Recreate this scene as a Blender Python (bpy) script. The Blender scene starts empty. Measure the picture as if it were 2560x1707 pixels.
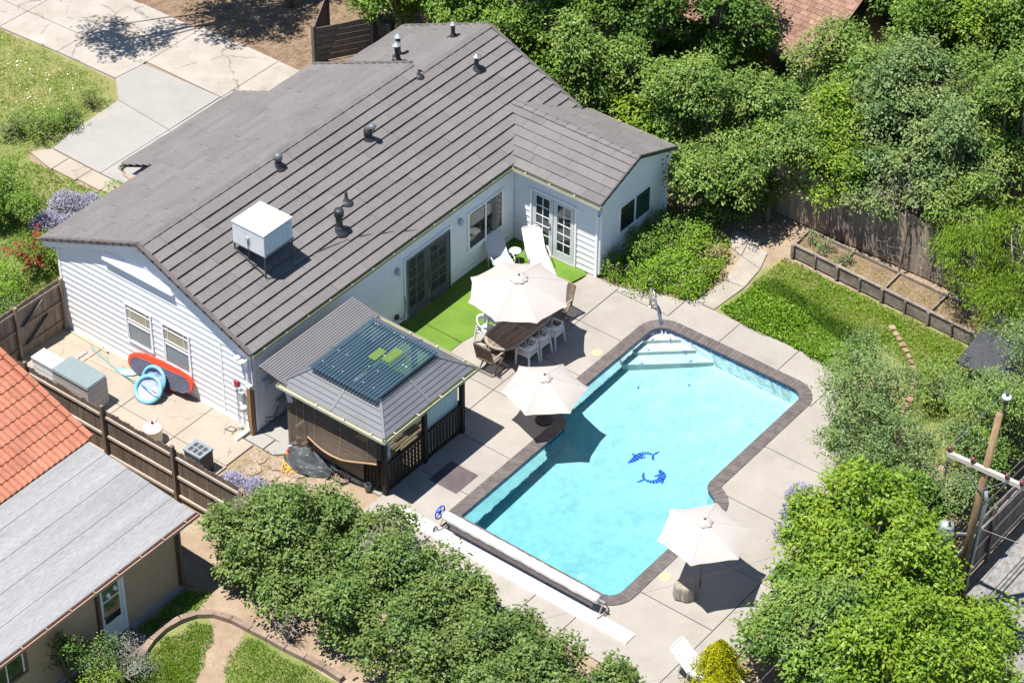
import bpy, math, random
import numpy as np
from mathutils import Vector, Matrix
from mathutils.geometry import delaunay_2d_cdt
random.seed(7)
sc = bpy.context.scene
COL = sc.collection
R = math.radians

# ---------------------------------------------------------------- camera
def cam_axes(yaw, pitch, roll):
    cy, sy, cp, sp = math.cos(yaw), math.sin(yaw), math.cos(pitch), math.sin(pitch)
    F = Vector((cy*cp, sy*cp, -sp)); Rt = Vector((sy, -cy, 0)); U = Rt.cross(F)
    R2 = Rt*math.cos(roll) + U*math.sin(roll); U2 = -Rt*math.sin(roll) + U*math.cos(roll)
    return R2, U2, F
cam_d = bpy.data.cameras.new('camera'); cam = bpy.data.objects.new('camera', cam_d); COL.objects.link(cam)
Rv, Uv, Fv = cam_axes(R(37.84067767), R(38.9569067), R(0.49077505))
cam.matrix_world = Matrix(((Rv.x, Uv.x, -Fv.x, -38.10609), (Rv.y, Uv.y, -Fv.y, -38.46245), (Rv.z, Uv.z, -Fv.z, 46.66493), (0, 0, 0, 1)))
cam_d.sensor_width = 36; cam_d.lens = 6451.5/2560*36; cam_d.clip_start = 1; cam_d.clip_end = 2000
sc.camera = cam
# ---------------------------------------------------------------- light
SUN = Vector((0.265, -0.157, -1.0)).normalized()          # direction the light travels
world = bpy.data.worlds.new('World'); sc.world = world; world.use_nodes = True
wn = world.node_tree.nodes; wl = world.node_tree.links
sky = wn.new('ShaderNodeTexSky'); sky.sky_type = 'NISHITA'; sky.sun_disc = False
sky.sun_elevation = math.asin(-SUN.z); sky.sun_rotation = math.atan2(-SUN.x, -SUN.y)
sky.altitude = 1600; sky.air_density = 1.0; sky.dust_density = 0.2; sky.ozone_density = 2.5
bg = wn['Background']; bg.inputs['Strength'].default_value = 0.08
wl.new(sky.outputs[0], bg.inputs['Color'])
sd = bpy.data.lights.new('sun', 'SUN'); sd.energy = 4.6; sd.angle = R(0.55); sd.color = (1.0, 0.955, 0.89)
so = bpy.data.objects.new('sun', sd); COL.objects.link(so)
so.rotation_euler = SUN.to_track_quat('-Z', 'Y').to_euler(); so.location = (-10, 6, 40)
vs = sc.view_settings; vs.view_transform = 'Standard'; vs.look = 'None'; vs.exposure = 1.14; vs.gamma = 1.0; vs.use_curve_mapping = False
sc.cycles.max_bounces = 8; sc.cycles.transparent_max_bounces = 24; sc.cycles.diffuse_bounces = 4

# ---------------------------------------------------------------- helpers
def col4(c): return (c[0], c[1], c[2], 1.0)
MATS = {}
def mat(name, col, rough=0.7, var=0.12, scale=2.0, col2=None, bump=0.0, bscale=30.0, metal=0.0, spec=0.3, rnd=0.0, stretch=(1, 1, 1), fine=0.08, fscale=25.0, alpha=None, obj_space=False, coat=0.0, crack=0.0, stain=0.0):
    m = bpy.data.materials.new(name); m.use_nodes = True
    n = m.node_tree.nodes; l = m.node_tree.links; b = n['Principled BSDF']
    if obj_space:
        tc = n.new('ShaderNodeTexCoord'); pos = tc.outputs['Object']
    else:
        tc = n.new('ShaderNodeNewGeometry'); pos = tc.outputs['Position']
    mp = n.new('ShaderNodeVectorMath'); mp.operation = 'MULTIPLY'; mp.inputs[1].default_value = stretch
    l.new(pos, mp.inputs[0])
    n1 = n.new('ShaderNodeTexNoise'); n1.inputs['Scale'].default_value = scale; n1.inputs['Detail'].default_value = 6; n1.inputs['Roughness'].default_value = 0.65
    l.new(mp.outputs[0], n1.inputs['Vector'])
    rp = n.new('ShaderNodeValToRGB'); rp.color_ramp.elements[0].position = 0.33; rp.color_ramp.elements[1].position = 0.67
    c2 = col2 if col2 else tuple(min(1, x*(1+var)) for x in col)
    c1 = col if col2 else tuple(x*(1-var) for x in col)
    rp.color_ramp.elements[0].color = col4(c1); rp.color_ramp.elements[1].color = col4(c2)
    l.new(n1.outputs['Fac'], rp.inputs[0])
    out = rp.outputs[0]
    n2 = n.new('ShaderNodeTexNoise'); n2.inputs['Scale'].default_value = fscale; n2.inputs['Detail'].default_value = 3
    l.new(mp.outputs[0], n2.inputs['Vector'])
    mr = n.new('ShaderNodeMapRange'); mr.inputs[1].default_value = 0.3; mr.inputs[2].default_value = 0.7; mr.inputs[3].default_value = 1-fine; mr.inputs[4].default_value = 1+fine
    l.new(n2.outputs['Fac'], mr.inputs[0]); fac = mr.outputs[0]
    if rnd:
        oi = n.new('ShaderNodeObjectInfo'); m2 = n.new('ShaderNodeMapRange'); m2.inputs[3].default_value = 1-rnd; m2.inputs[4].default_value = 1+rnd
        l.new(oi.outputs['Random'], m2.inputs[0]); mm = n.new('ShaderNodeMath'); mm.operation = 'MULTIPLY'
        l.new(fac, mm.inputs[0]); l.new(m2.outputs[0], mm.inputs[1]); fac = mm.outputs[0]
    if crack:       # hairline cracks: warped cell edges, broken up by a second noise
        wz = n.new('ShaderNodeTexNoise'); wz.inputs['Scale'].default_value = 1.3; wz.inputs['Detail'].default_value = 5; l.new(mp.outputs[0], wz.inputs['Vector'])
        ad = n.new('ShaderNodeVectorMath'); ad.operation = 'MULTIPLY_ADD'; ad.inputs[1].default_value = (0.9, 0.9, 0.9); l.new(wz.outputs['Color'], ad.inputs[0]); l.new(mp.outputs[0], ad.inputs[2])
        vo = n.new('ShaderNodeTexVoronoi'); vo.feature = 'DISTANCE_TO_EDGE'; vo.inputs['Scale'].default_value = 0.42; l.new(ad.outputs[0], vo.inputs['Vector'])
        c1_ = n.new('ShaderNodeMapRange'); c1_.inputs[1].default_value = 0.0; c1_.inputs[2].default_value = 0.010; c1_.inputs[3].default_value = 1-crack; c1_.inputs[4].default_value = 1.0; l.new(vo.outputs['Distance'], c1_.inputs[0])
        mk = n.new('ShaderNodeMapRange'); mk.inputs[1].default_value = 0.48; mk.inputs[2].default_value = 0.56; l.new(n1.outputs['Fac'], mk.inputs[0])
        mc = n.new('ShaderNodeMath'); mc.operation = 'MAXIMUM'; l.new(c1_.outputs[0], mc.inputs[0]); l.new(mk.outputs[0], mc.inputs[1])
        mz = n.new('ShaderNodeMath'); mz.operation = 'MULTIPLY'; l.new(fac, mz.inputs[0]); l.new(mc.outputs[0], mz.inputs[1]); fac = mz.outputs[0]
    if stain:       # blotchy water stains and specks of dirt
        s1 = n.new('ShaderNodeTexNoise'); s1.inputs['Scale'].default_value = 0.9; s1.inputs['Detail'].default_value = 9; s1.inputs['Roughness'].default_value = 0.72; l.new(mp.outputs[0], s1.inputs['Vector'])
        s2_ = n.new('ShaderNodeMapRange'); s2_.inputs[1].default_value = 0.53; s2_.inputs[2].default_value = 0.72; s2_.inputs[3].default_value = 1.0; s2_.inputs[4].default_value = 1-stain; l.new(s1.outputs['Fac'], s2_.inputs[0])
        mz2 = n.new('ShaderNodeMath'); mz2.operation = 'MULTIPLY'; l.new(fac, mz2.inputs[0]); l.new(s2_.outputs[0], mz2.inputs[1]); fac = mz2.outputs[0]
    vm = n.new('ShaderNodeVectorMath'); vm.operation = 'SCALE'; l.new(out, vm.inputs[0]); l.new(fac, vm.inputs['Scale'])
    l.new(vm.outputs[0], b.inputs['Base Color'])
    b.inputs['Roughness'].default_value = rough; b.inputs['Metallic'].default_value = metal; b.inputs['Specular IOR Level'].default_value = spec
    if coat: b.inputs['Coat Weight'].default_value = coat
    if alpha is not None: b.inputs['Alpha'].default_value = alpha
    if bump:
        bn = n.new('ShaderNodeTexNoise'); bn.inputs['Scale'].default_value = bscale; bn.inputs['Detail'].default_value = 4
        l.new(mp.outputs[0], bn.inputs['Vector'])
        bp = n.new('ShaderNodeBump'); bp.inputs['Strength'].default_value = bump; bp.inputs['Distance'].default_value = 0.02
        l.new(bn.outputs['Fac'], bp.inputs['Height']); l.new(bp.outputs[0], b.inputs['Normal'])
    MATS[name] = m
    return m

def leaf_mat(name, dark, light, trans=0.35, hue2=None, nscale=1.3):
    m = bpy.data.materials.new(name); m.use_nodes = True
    n = m.node_tree.nodes; l = m.node_tree.links; n.remove(n['Principled BSDF'])
    at = n.new('ShaderNodeAttribute'); at.attribute_name = 'var'
    mx = n.new('ShaderNodeMix'); mx.data_type = 'RGBA'; trans *= 0.72; mx.inputs[6].default_value = col4(dark); mx.inputs[7].default_value = col4(light)
    l.new(at.outputs['Fac'], mx.inputs[0])
    g = n.new('ShaderNodeNewGeometry'); nz = n.new('ShaderNodeTexNoise'); nz.inputs['Scale'].default_value = nscale; nz.inputs['Detail'].default_value = 3
    l.new(g.outputs['Position'], nz.inputs['Vector'])
    rp = n.new('ShaderNodeMapRange'); rp.inputs[1].default_value = 0.38; rp.inputs[2].default_value = 0.66; l.new(nz.outputs['Fac'], rp.inputs[0])
    m2 = n.new('ShaderNodeMix'); m2.data_type = 'RGBA'; m2.inputs[7].default_value = col4(hue2 if hue2 else tuple(0.6*a+0.4*b for a, b in zip(light, dark)))
    sc_ = n.new('ShaderNodeMath'); sc_.operation = 'MULTIPLY'; sc_.inputs[1].default_value = 0.6; l.new(rp.outputs[0], sc_.inputs[0])
    l.new(sc_.outputs[0], m2.inputs[0]); l.new(mx.outputs[2], m2.inputs[6])
    d = n.new('ShaderNodeBsdfDiffuse'); t = n.new('ShaderNodeBsdfTranslucent'); gl = n.new('ShaderNodeBsdfGlossy'); gl.inputs['Roughness'].default_value = 0.5
    l.new(m2.outputs[2], d.inputs[0])
    tv = n.new('ShaderNodeMix'); tv.data_type = 'RGBA'; tv.blend_type = 'MULTIPLY'; tv.inputs[0].default_value = 1; tv.inputs[7].default_value = (1.15, 1.1, 0.45, 1); l.new(m2.outputs[2], tv.inputs[6]); l.new(tv.outputs[2], t.inputs[0])
    s1 = n.new('ShaderNodeMixShader'); s1.inputs[0].default_value = trans; l.new(d.outputs[0], s1.inputs[1]); l.new(t.outputs[0], s1.inputs[2])
    s2 = n.new('ShaderNodeMixShader'); s2.inputs[0].default_value = 0.02; l.new(s1.outputs[0], s2.inputs[1]); l.new(gl.outputs[0], s2.inputs[2])
    l.new(s2.outputs[0], n['Material Output'].inputs['Surface'])
    MATS[name] = m
    return m

class MB:
    def __init__(s): s.v = []; s.f = []
    def add(s, vs, fs):
        o = len(s.v); s.v += [tuple(p) for p in vs]; s.f += [tuple(i+o for i in f) for f in fs]; return s
    def hexa(s, p):   # p: 4 bottom (ccw) + 4 top
        return s.add(p, [(3, 2, 1, 0), (4, 5, 6, 7), (0, 1, 5, 4), (1, 2, 6, 5), (2, 3, 7, 6), (3, 0, 4, 7)])
    def box(s, x0, x1, y0, y1, z0, z1):
        return s.hexa([(x0, y0, z0), (x1, y0, z0), (x1, y1, z0), (x0, y1, z0), (x0, y0, z1), (x1, y0, z1), (x1, y1, z1), (x0, y1, z1)])
    def bar(s, a, b, w, h, up=(0, 0, 1)):       # rectangular bar from a to b
        a = Vector(a); b = Vector(b); d = (b-a).normalized(); up = Vector(up)
        if abs(d.dot(up)) > 0.98: up = Vector((0, 1, 0))
        sd_ = d.cross(up).normalized()*w/2; u = sd_.cross(d).normalized()*h/2
        return s.hexa([a-sd_-u, a+sd_-u, b+sd_-u, b-sd_-u, a-sd_+u, a+sd_+u, b+sd_+u, b-sd_+u])
    def tube(s, pts, r, n=8, cap=True):
        pts = [Vector(p) for p in pts]; rs = r if isinstance(r, (list, tuple)) else [r]*len(pts)
        o = len(s.v); prev = None
        for i, p in enumerate(pts):
            d = (pts[min(i+1, len(pts)-1)]-pts[max(i-1, 0)]).normalized()
            if prev is None: a = d.orthogonal().normalized()
            else: a = (prev-d*prev.dot(d)); a = a.normalized() if a.length > 1e-6 else d.orthogonal().normalized()
            prev = a; b = d.cross(a)
            for k in range(n):
                t = 2*math.pi*k/n; s.v.append(tuple(p+(a*math.cos(t)+b*math.sin(t))*rs[i]))
        for i in range(len(pts)-1):
            for k in range(n):
                k2 = (k+1) % n; s.f.append((o+i*n+k, o+i*n+k2, o+(i+1)*n+k2, o+(i+1)*n+k))
        if cap:
            s.f.append(tuple(o+k for k in reversed(range(n)))); e = o+(len(pts)-1)*n; s.f.append(tuple(e+k for k in range(n)))
        return s
    def lathe(s, prof, n=16, c=(0, 0, 0)):
        o = len(s.v)
        for r, z in prof:
            for k in range(n):
                t = 2*math.pi*k/n; s.v.append((c[0]+r*math.cos(t), c[1]+r*math.sin(t), c[2]+z))
        for i in range(len(prof)-1):
            for k in range(n):
                k2 = (k+1) % n; s.f.append((o+i*n+k, o+i*n+k2, o+(i+1)*n+k2, o+(i+1)*n+k))
        s.f.append(tuple(o+k for k in reversed(range(n)))); e = o+(len(prof)-1)*n; s.f.append(tuple(e+k for k in range(n)))
        return s
    def prism(s, poly, z0, z1):
        n = len(poly); o = len(s.v)
        s.v += [(x, y, z0) for x, y in poly]+[(x, y, z1) for x, y in poly]
        s.f += [tuple(o+k for k in reversed(range(n))), tuple(o+n+k for k in range(n))]
        for k in range(n): s.f.append((o+k, o+(k+1) % n, o+n+(k+1) % n, o+n+k))
        return s
    def plate(s, quad, th):       # quad + thickness vector
        th = Vector(th); q = [Vector(p) for p in quad]
        return s.hexa(q+[p+th for p in q])
    def mesh(s, name, m=None, smooth=False):
        me = bpy.data.meshes.new(name); me.from_pydata(s.v, [], s.f)
        if smooth: me.polygons.foreach_set('use_smooth', [True]*len(me.polygons))
        if m: me.materials.append(m if not isinstance(m, str) else MATS[m])
        me.update(); return me
    def build(s, name, m, parent=None, smooth=False, loc=None, kind=None):
        return put(name, s.mesh(name, m, smooth), parent, loc, kind=kind)
def put(name, me, parent=None, loc=None, rz=0.0, kind=None):
    o = bpy.data.objects.new(name, me); COL.objects.link(o)
    if parent: o.parent = parent
    if loc is not None: o.location = loc
    if rz: o.rotation_euler = (0, 0, rz)
    if kind: o['kind'] = kind
    return o
def tag(o, label, cat, group=None):
    o['label'] = label; o['category'] = cat
    if group: o['group'] = group
    return o
def thing(name, label, cat, loc=(0, 0, 0), rz=0.0, group=None):
    o = bpy.data.objects.new(name, None); COL.objects.link(o); o.location = loc; o.rotation_euler = (0, 0, rz); o.empty_display_size = 0.2
    return tag(o, label, cat, group)
def dup(root, loc, rz, label=None, group=None):
    r = root.copy(); COL.objects.link(r); r.location = loc; r.rotation_euler = (0, 0, rz)
    if label: r['label'] = label
    if group: r['group'] = group
    for ch in list(root.children):
        c = ch.copy(); COL.objects.link(c); c.parent = r
        for g in list(ch.children):
            d = g.copy(); COL.objects.link(d); d.parent = c
    return r
def inpoly(x, y, poly):
    c = False; n = len(poly); j = n-1
    for i in range(n):
        xi, yi = poly[i]; xj, yj = poly[j]
        if (yi > y) != (yj > y) and x < (xj-xi)*(y-yi)/(yj-yi)+xi: c = not c
        j = i
    return c
def slab_mb(poly, holes, z0, z1):
    vs = [Vector(p) for p in poly]; es = [(i, (i+1) % len(poly)) for i in range(len(poly))]
    for h in holes:
        o = len(vs); vs += [Vector(p) for p in h]; es += [(o+i, o+(i+1) % len(h)) for i in range(len(h))]
    V, E, Fc, *_ = delaunay_2d_cdt(vs, es, [], 0, 1e-5)
    keep = []
    for f in Fc:
        cx = sum(V[i].x for i in f)/len(f); cy = sum(V[i].y for i in f)/len(f)
        if inpoly(cx, cy, poly) and not any(inpoly(cx, cy, h) for h in holes):
            a, b, c = V[f[0]], V[f[1]], V[f[2]]
            keep.append(tuple(f) if (b-a).cross(c-a) > 0 else tuple(reversed(f)))
    mb = MB(); n = len(V)
    if not keep: return None
    if z0 is None:
        mb.add([(p.x, p.y, z1) for p in V], keep)
    else:
        cnt = {}
        for f in keep:
            for i in range(len(f)):
                e = (f[i], f[(i+1) % len(f)]); cnt[e] = 1
        side = [(a+n, b+n, b, a) for (a, b) in cnt if (b, a) not in cnt]
        fs = [tuple(i for i in f) for f in keep]+[tuple(i+n for i in reversed(f)) for f in keep]
        mb.add([(p.x, p.y, z1) for p in V]+[(p.x, p.y, z0) for p in V], fs+[(a, b, c, d) for a, b, c, d in side])
    return mb
def struct(name, mb, m, parent=None):
    o = mb.build(name, m, parent)
    if not parent: o['kind'] = 'structure'
    return o
def rect(x0, x1, y0, y1): return [(x0, y0), (x1, y0), (x1, y1), (x0, y1)]
def wob(poly, step=0.35, amp=0.06, seed=1):      # densify + jitter an organic outline
    rg = random.Random(seed); out = []
    for i in range(len(poly)):
        a = poly[i]; b = poly[(i+1) % len(poly)]; L = math.hypot(b[0]-a[0], b[1]-a[1]); n = max(1, int(L/step))
        for k in range(n):
            t = k/n; out.append((a[0]+(b[0]-a[0])*t+rg.uniform(-amp, amp), a[1]+(b[1]-a[1])*t+rg.uniform(-amp, amp)))
    return out

# ---------------------------------------------------------------- foliage
def leaf_mesh(name, P, N, L, W, rg, m, droop=0.25, var=None, out=None):
    n = len(P)
    if n == 0: return None
    rnd = rg.normal(size=(n, 3))
    if out is not None: rnd = rnd*0.75+out*0.95
    T = rnd-(rnd*N).sum(1)[:, None]*N; T /= np.linalg.norm(T, axis=1)[:, None]+1e-9
    T[:, 2] -= droop; T /= np.linalg.norm(T, axis=1)[:, None]
    B = np.cross(N, T); B /= np.linalg.norm(B, axis=1)[:, None]+1e-9; N2 = np.cross(T, B)
    l = (L*rg.uniform(0.65, 1.25, n))[:, None]; w = (W*rg.uniform(0.7, 1.2, n))[:, None]
    V = np.empty((n, 4, 3)); V[:, 0] = P; V[:, 1] = P+T*l*0.45+B*w*0.5+N2*w*0.18; V[:, 2] = P+T*l; V[:, 3] = P+T*l*0.45-B*w*0.5+N2*w*0.18
    me = bpy.data.meshes.new(name); me.vertices.add(n*4); me.vertices.foreach_set('co', V.reshape(-1).astype(np.float32))
    me.loops.add(n*4); me.loops.foreach_set('vertex_index', np.arange(n*4, dtype=np.int32))
    me.polygons.add(n); me.polygons.foreach_set('loop_start', np.arange(0, n*4, 4, dtype=np.int32))
    try: me.polygons.foreach_set('loop_total', np.full(n, 4, dtype=np.int32))
    except Exception: pass
    a = me.attributes.new('var', 'FLOAT', 'POINT'); vv = rg.uniform(0, 1, n) if var is None else var
    a.data.foreach_set('value', np.repeat(vv, 4).astype(np.float32))
    me.materials.append(MATS[m]); me.update(calc_edges=True)
    return me
def sph(rg, n):
    d = rg.normal(size=(n, 3)); return d/np.linalg.norm(d, axis=1)[:, None]
NLEAF = [0]
def crown_points(rg, lobes, sub=0.42, dens=1.0, leaves=5, spread=0.09, zmin=0.02, low=-0.12, gaps=0.30):
    """leaf sprays on uneven clumps over the lobes; returns position, normal, tint, outward direction"""
    lobes = np.array(lobes, float); P = []; N = []; V = []; O = []
    for (cx, cy, cz, rx, ry, rz) in lobes:
        area = 4*math.pi*(((rx*ry)**1.6+(rx*rz)**1.6+(ry*rz)**1.6)/3)**(1/1.6)
        ns = max(6, int(area/(sub*sub*1.25)))
        d = sph(rg, ns); d = d[d[:, 2] > low]
        hole = sph(rg, 4); d = d[~((d@hole.T).max(1) > 1-gaps*0.5*rg.uniform(0.2, 1.0))]
        rad = np.array((rx, ry, rz)); sc_ = np.maximum(0.3, 1-sub*0.55/rad)
        c = np.array((cx, cy, cz))+d*rad*sc_*rg.uniform(0.62, 1.20, len(d))[:, None]
        r = sub*np.clip(rg.lognormal(-0.22, 0.42, len(d)), 0.35, 1.6)
        for i in range(len(d)):
            nc = max(4, int(4*math.pi*r[i]**2*26*dens)); q = sph(rg, nc)
            q = q[((q*d[i]).sum(1) > -0.5) & (q[:, 2] > -0.28)]
            k = leaves; m_ = len(q)
            # each spray is a short twig: leaves strung along its direction
            tw = q*0.8+d[i]*0.35+rg.normal(0, 0.35, q.shape); tw /= np.linalg.norm(tw, axis=1)[:, None]
            cp = c[i]+q*r[i]*rg.uniform(0.55, 1.12, m_)[:, None]*np.array((1, 1, 0.85))
            cv = np.clip(rg.normal(0.5, 0.20, m_)+rg.normal(0, 0.24), 0, 1)
            s = np.tile(np.linspace(-0.5, 1.0, k), m_)[:, None]
            tt = np.repeat(tw, k, 0); pp = np.repeat(cp, k, 0)+tt*s*spread*1.5+rg.normal(0, spread*0.55, (m_*k, 3))
            nn = np.repeat(q, k, 0)*0.35+np.array((0, 0, 0.75))+rg.normal(0, 0.42, pp.shape); nn /= np.linalg.norm(nn, axis=1)[:, None]
            P.append(pp); N.append(nn); O.append(tt); V.append(np.clip(np.repeat(cv, k)+rg.normal(0, 0.15, len(pp)), 0, 1))
    P = np.concatenate(P); N = np.concatenate(N); V = np.concatenate(V); O = np.concatenate(O)
    ok = P[:, 2] > zmin
    for (cx, cy, cz, rx, ry, rz) in lobes:      # drop leaves buried deep inside any lobe
        q = (P-np.array((cx, cy, cz)))/np.array((rx, ry, rz)); ok &= (q*q).sum(1) > 0.26
    return P[ok], N[ok], V[ok], O[ok]
def branches(mb, base, lobes, r0, rg, twigs=3):
    base = Vector(base)
    for (cx, cy, cz, rx, ry, rz) in lobes:
        c = Vector((cx, cy, cz)); mid = base.lerp(c, 0.5)+Vector((rg.uniform(-.15, .15), rg.uniform(-.15, .15), 0.1))
        mb.tube([base, mid, c], [r0, r0*0.65, r0*0.35], 6)
        for k in range(twigs):
            d = Vector(sph(rg, 1)[0]); d.z = abs(d.z)*0.7+0.1
            e = c+Vector((d.x*rx, d.y*ry, d.z*rz))*0.93; m_ = c.lerp(e, .5)+Vector(sph(rg, 1)[0])*0.1
            mb.tube([c.lerp(mid, .3), m_, e], [r0*0.35, r0*0.22, r0*0.08], 5)
def plant(name, label, cat, base, lobes, lm, L=0.085, W=0.045, seed=1, dens=1.0, sub=0.42, r0=0.06, group=None, bark='bark', leaves=5, spread=0.09, trunk=None, low=-0.12, droop=0.25, twigs=3, crown_name='crown'):
    rg = np.random.default_rng(seed)
    t = thing(name, label, cat, base, 0, group); b = np.array(base)
    lb = [(x-b[0], y-b[1], z-b[2], rx, ry, rz) for (x, y, z, rx, ry, rz) in lobes]
    P, N, V, O = crown_points(rg, lb, sub, dens, leaves, spread, low=low)
    NLEAF[0] += len(P)
    put(crown_name, leaf_mesh(crown_name, P, N, L, W, rg, lm, droop, V, O), t)
    mb = MB()
    top = (0, 0, 0.05)
    if trunk:
        mb.tube([(0, 0, -0.1), (0, 0, trunk*0.5), (trunk*0.04, 0.02, trunk)], [r0*2.2, r0*1.7, r0*1.4], 8); top = (trunk*0.04, 0.02, trunk*0.96)
    branches(mb, top, lb, r0, rg, twigs)
    mb.build('trunk', bark, t, True)
    return t
def blob(c, r, n, seed, zs=1.0, jit=0.55, size=(0.45, 0.7)):
    """n overlapping lobes filling an ellipsoidal crown at c with radii r"""
    rg = np.random.default_rng(seed); out = []
    for d in sph(rg, n):
        s = rg.uniform(*size)
        out.append((c[0]+d[0]*r[0]*jit, c[1]+d[1]*r[1]*jit, c[2]+d[2]*r[2]*jit*zs, r[0]*s, r[1]*s, r[2]*s))
    return out
# ---------------------------------------------------------------- materials
mat('soil', (0.20, 0.145, 0.095), 0.95, col2=(0.29, 0.225, 0.16), scale=1.2, bump=0.4, fine=0.2, fscale=40)
mat('lawn_soil', (0.10, 0.145, 0.028), 0.95, col2=(0.215, 0.195, 0.085), scale=0.55, bump=0.4, fine=0.25, fscale=30)
mat('mulch', (0.115, 0.075, 0.05), 0.95, col2=(0.22, 0.15, 0.105), scale=3, bump=0.8, bscale=60, fine=0.35, fscale=60)
mat('gravel', (0.14, 0.135, 0.13), 0.95, col2=(0.26, 0.25, 0.24), scale=6, bump=0.9, bscale=70, fine=0.4, fscale=70)
mat('concrete', (0.232, 0.210, 0.186), 0.85, col2=(0.278, 0.256, 0.230), scale=0.7, bump=0.12, fine=0.06, fscale=30, rnd=0.05, stain=.16)
mat('concrete_grey', (0.235, 0.227, 0.21), 0.85, col2=(0.268, 0.258, 0.238), scale=0.8, bump=0.1, fine=0.04, fscale=40, rnd=0.03, stain=.10)
mat('concrete_old', (0.255, 0.225, 0.192), 0.9, col2=(0.32, 0.295, 0.262), scale=1.0, bump=0.2, fine=0.1, fscale=30, rnd=0.02, crack=.6, stain=.15)
mat('concrete_patio', (0.265, 0.223, 0.178), 0.9, col2=(0.315, 0.278, 0.229), scale=0.9, bump=0.15, fine=0.06, fscale=30, rnd=0.03, stain=.18, crack=.3)
mat('flag', (0.25, 0.185, 0.14), 0.9, col2=(0.31, 0.24, 0.19), scale=2.5, bump=0.3, fine=0.12, rnd=0.08)
mat('path_stone', (0.24, 0.21, 0.175), 0.9, col2=(0.30, 0.27, 0.23), scale=2, bump=0.3, fine=0.12, rnd=0.05)
mat('edging', (0.17, 0.125, 0.095), 0.9, col2=(0.24, 0.18, 0.14), scale=3, bump=0.3, fine=0.2, rnd=0.12)
mat('coping', (0.078, 0.066, 0.062), 0.8, col2=(0.120, 0.104, 0.098), scale=5, bump=0.4, fine=0.18, fscale=50, rnd=0.12)
mat('plaster', (0.365, 0.393, 0.387), 0.6, col2=(0.435, 0.447, 0.437), scale=1.3, fine=0.10, fscale=5, spec=0.2, stain=.16)
mat('turf', (0.080, 0.155, 0.016), 0.95, col2=(0.118, 0.205, 0.028), scale=0.8, bump=0.6, bscale=120, fine=0.2, fscale=90, stain=.2)
mat('siding', (0.74, 0.75, 0.765), 0.5, var=0.02, scale=1.0, fine=0.02, fscale=6, rnd=0.02, stain=.06)
mat('trim', (0.80, 0.80, 0.81), 0.45, var=0.03, fine=0.02)
mat('roof', (0.120, 0.110, 0.108), 0.85, col2=(0.143, 0.132, 0.130), scale=0.9, bump=0.2, bscale=90, fine=0.08, fscale=12, rnd=0.08, stain=.18)
mat('roof_edge', (0.10, 0.088, 0.086), 0.85, var=0.15, bump=0.2, fine=0.12, rnd=0.08)
mat('roof_base', (0.012, 0.01, 0.011), 0.95, var=0.1)
mat('vent_metal', (0.032, 0.032, 0.036), 0.45, var=0.2, spec=0.4)
mat('galv', (0.17, 0.18, 0.195), 0.5, var=0.2, metal=0.3, fine=0.12)
mat('cooler_white', (0.62, 0.63, 0.63), 0.5, col2=(0.46, 0.49, 0.51), scale=1.8, fine=0.04)
mat('cooler_pad', (0.36, 0.50, 0.60), 0.7, col2=(0.42, 0.54, 0.58), scale=3, fine=0.15, fscale=30, stretch=(2, 2, .6))
mat('dark_steel', (0.06, 0.055, 0.055), 0.5, var=0.2)
mat('gutter', (0.27, 0.28, 0.17), 0.55, col2=(0.34, 0.35, 0.23), scale=4, fine=0.08)
mat('gutter_tan', (0.40, 0.385, 0.29), 0.5, var=0.08)
mat('gutter_brown', (0.30, 0.20, 0.155), 0.5, var=0.1)
mat('glass', (0.018, 0.024, 0.026), 0.06, var=0.2, spec=0.7)
mat('glass_green', (0.05, 0.085, 0.06), 0.05, col2=(0.02, 0.04, 0.05), scale=2.2, spec=0.6)
mat('blind_glass', (0.36, 0.33, 0.24), 0.15, var=0.06, spec=0.6, scale=1)
mat('screen_glass', (0.22, 0.25, 0.275), 0.35, var=0.12, spec=0.5, scale=3)
mat('screen_mesh', (0.05, 0.06, 0.065), 0.9, var=0.1, alpha=0.38)
mat('door_paint', (0.50, 0.54, 0.55), 0.5, var=0.05)
mat('wood_grey', (0.19, 0.145, 0.105), 0.9, col2=(0.29, 0.235, 0.18), scale=5, stretch=(1, 1, .12), bump=0.4, fine=0.2, fscale=30, rnd=0.2)
mat('wood_dark', (0.10, 0.072, 0.055), 0.9, col2=(0.165, 0.125, 0.098), scale=6, stretch=(1, 1, .12), bump=0.4, fine=0.2, fscale=30, rnd=0.2)
mat('wood_rail', (0.33, 0.27, 0.215), 0.9, col2=(0.42, 0.355, 0.30), scale=5, stretch=(1, .2, 1), bump=0.3, fine=0.15, rnd=0.1)
mat('wood_black', (0.022, 0.018, 0.016), 0.7, var=0.3, scale=6, fine=0.2)
mat('wood_charcoal', (0.085, 0.078, 0.074), 0.85, col2=(0.13, 0.118, 0.11), scale=4, fine=0.2, rnd=0.12)
mat('bed_timber', (0.13, 0.105, 0.08), 0.9, col2=(0.25, 0.215, 0.18), scale=4, fine=0.2, bump=0.3, rnd=0.12)
mat('post_wood', (0.25, 0.145, 0.07), 0.85, col2=(0.34, 0.21, 0.115), scale=7, stretch=(1, 1, .1), bump=0.4, fine=0.2)
mat('pole_wood', (0.17, 0.11, 0.055), 0.9, col2=(0.27, 0.19, 0.11), scale=5, stretch=(1, 1, .1), bump=0.5, fine=0.25)
mat('arm_wood', (0.42, 0.38, 0.34), 0.9, var=0.12, scale=4, fine=0.15)
mat('teak', (0.13, 0.095, 0.068), 0.85, col2=(0.20, 0.155, 0.12), scale=8, stretch=(.15, 1, 1), fine=0.2, rnd=0.2)
mat('teak_edge', (0.22, 0.19, 0.155), 0.85, var=0.15, scale=6, fine=0.15, rnd=0.05)
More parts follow.
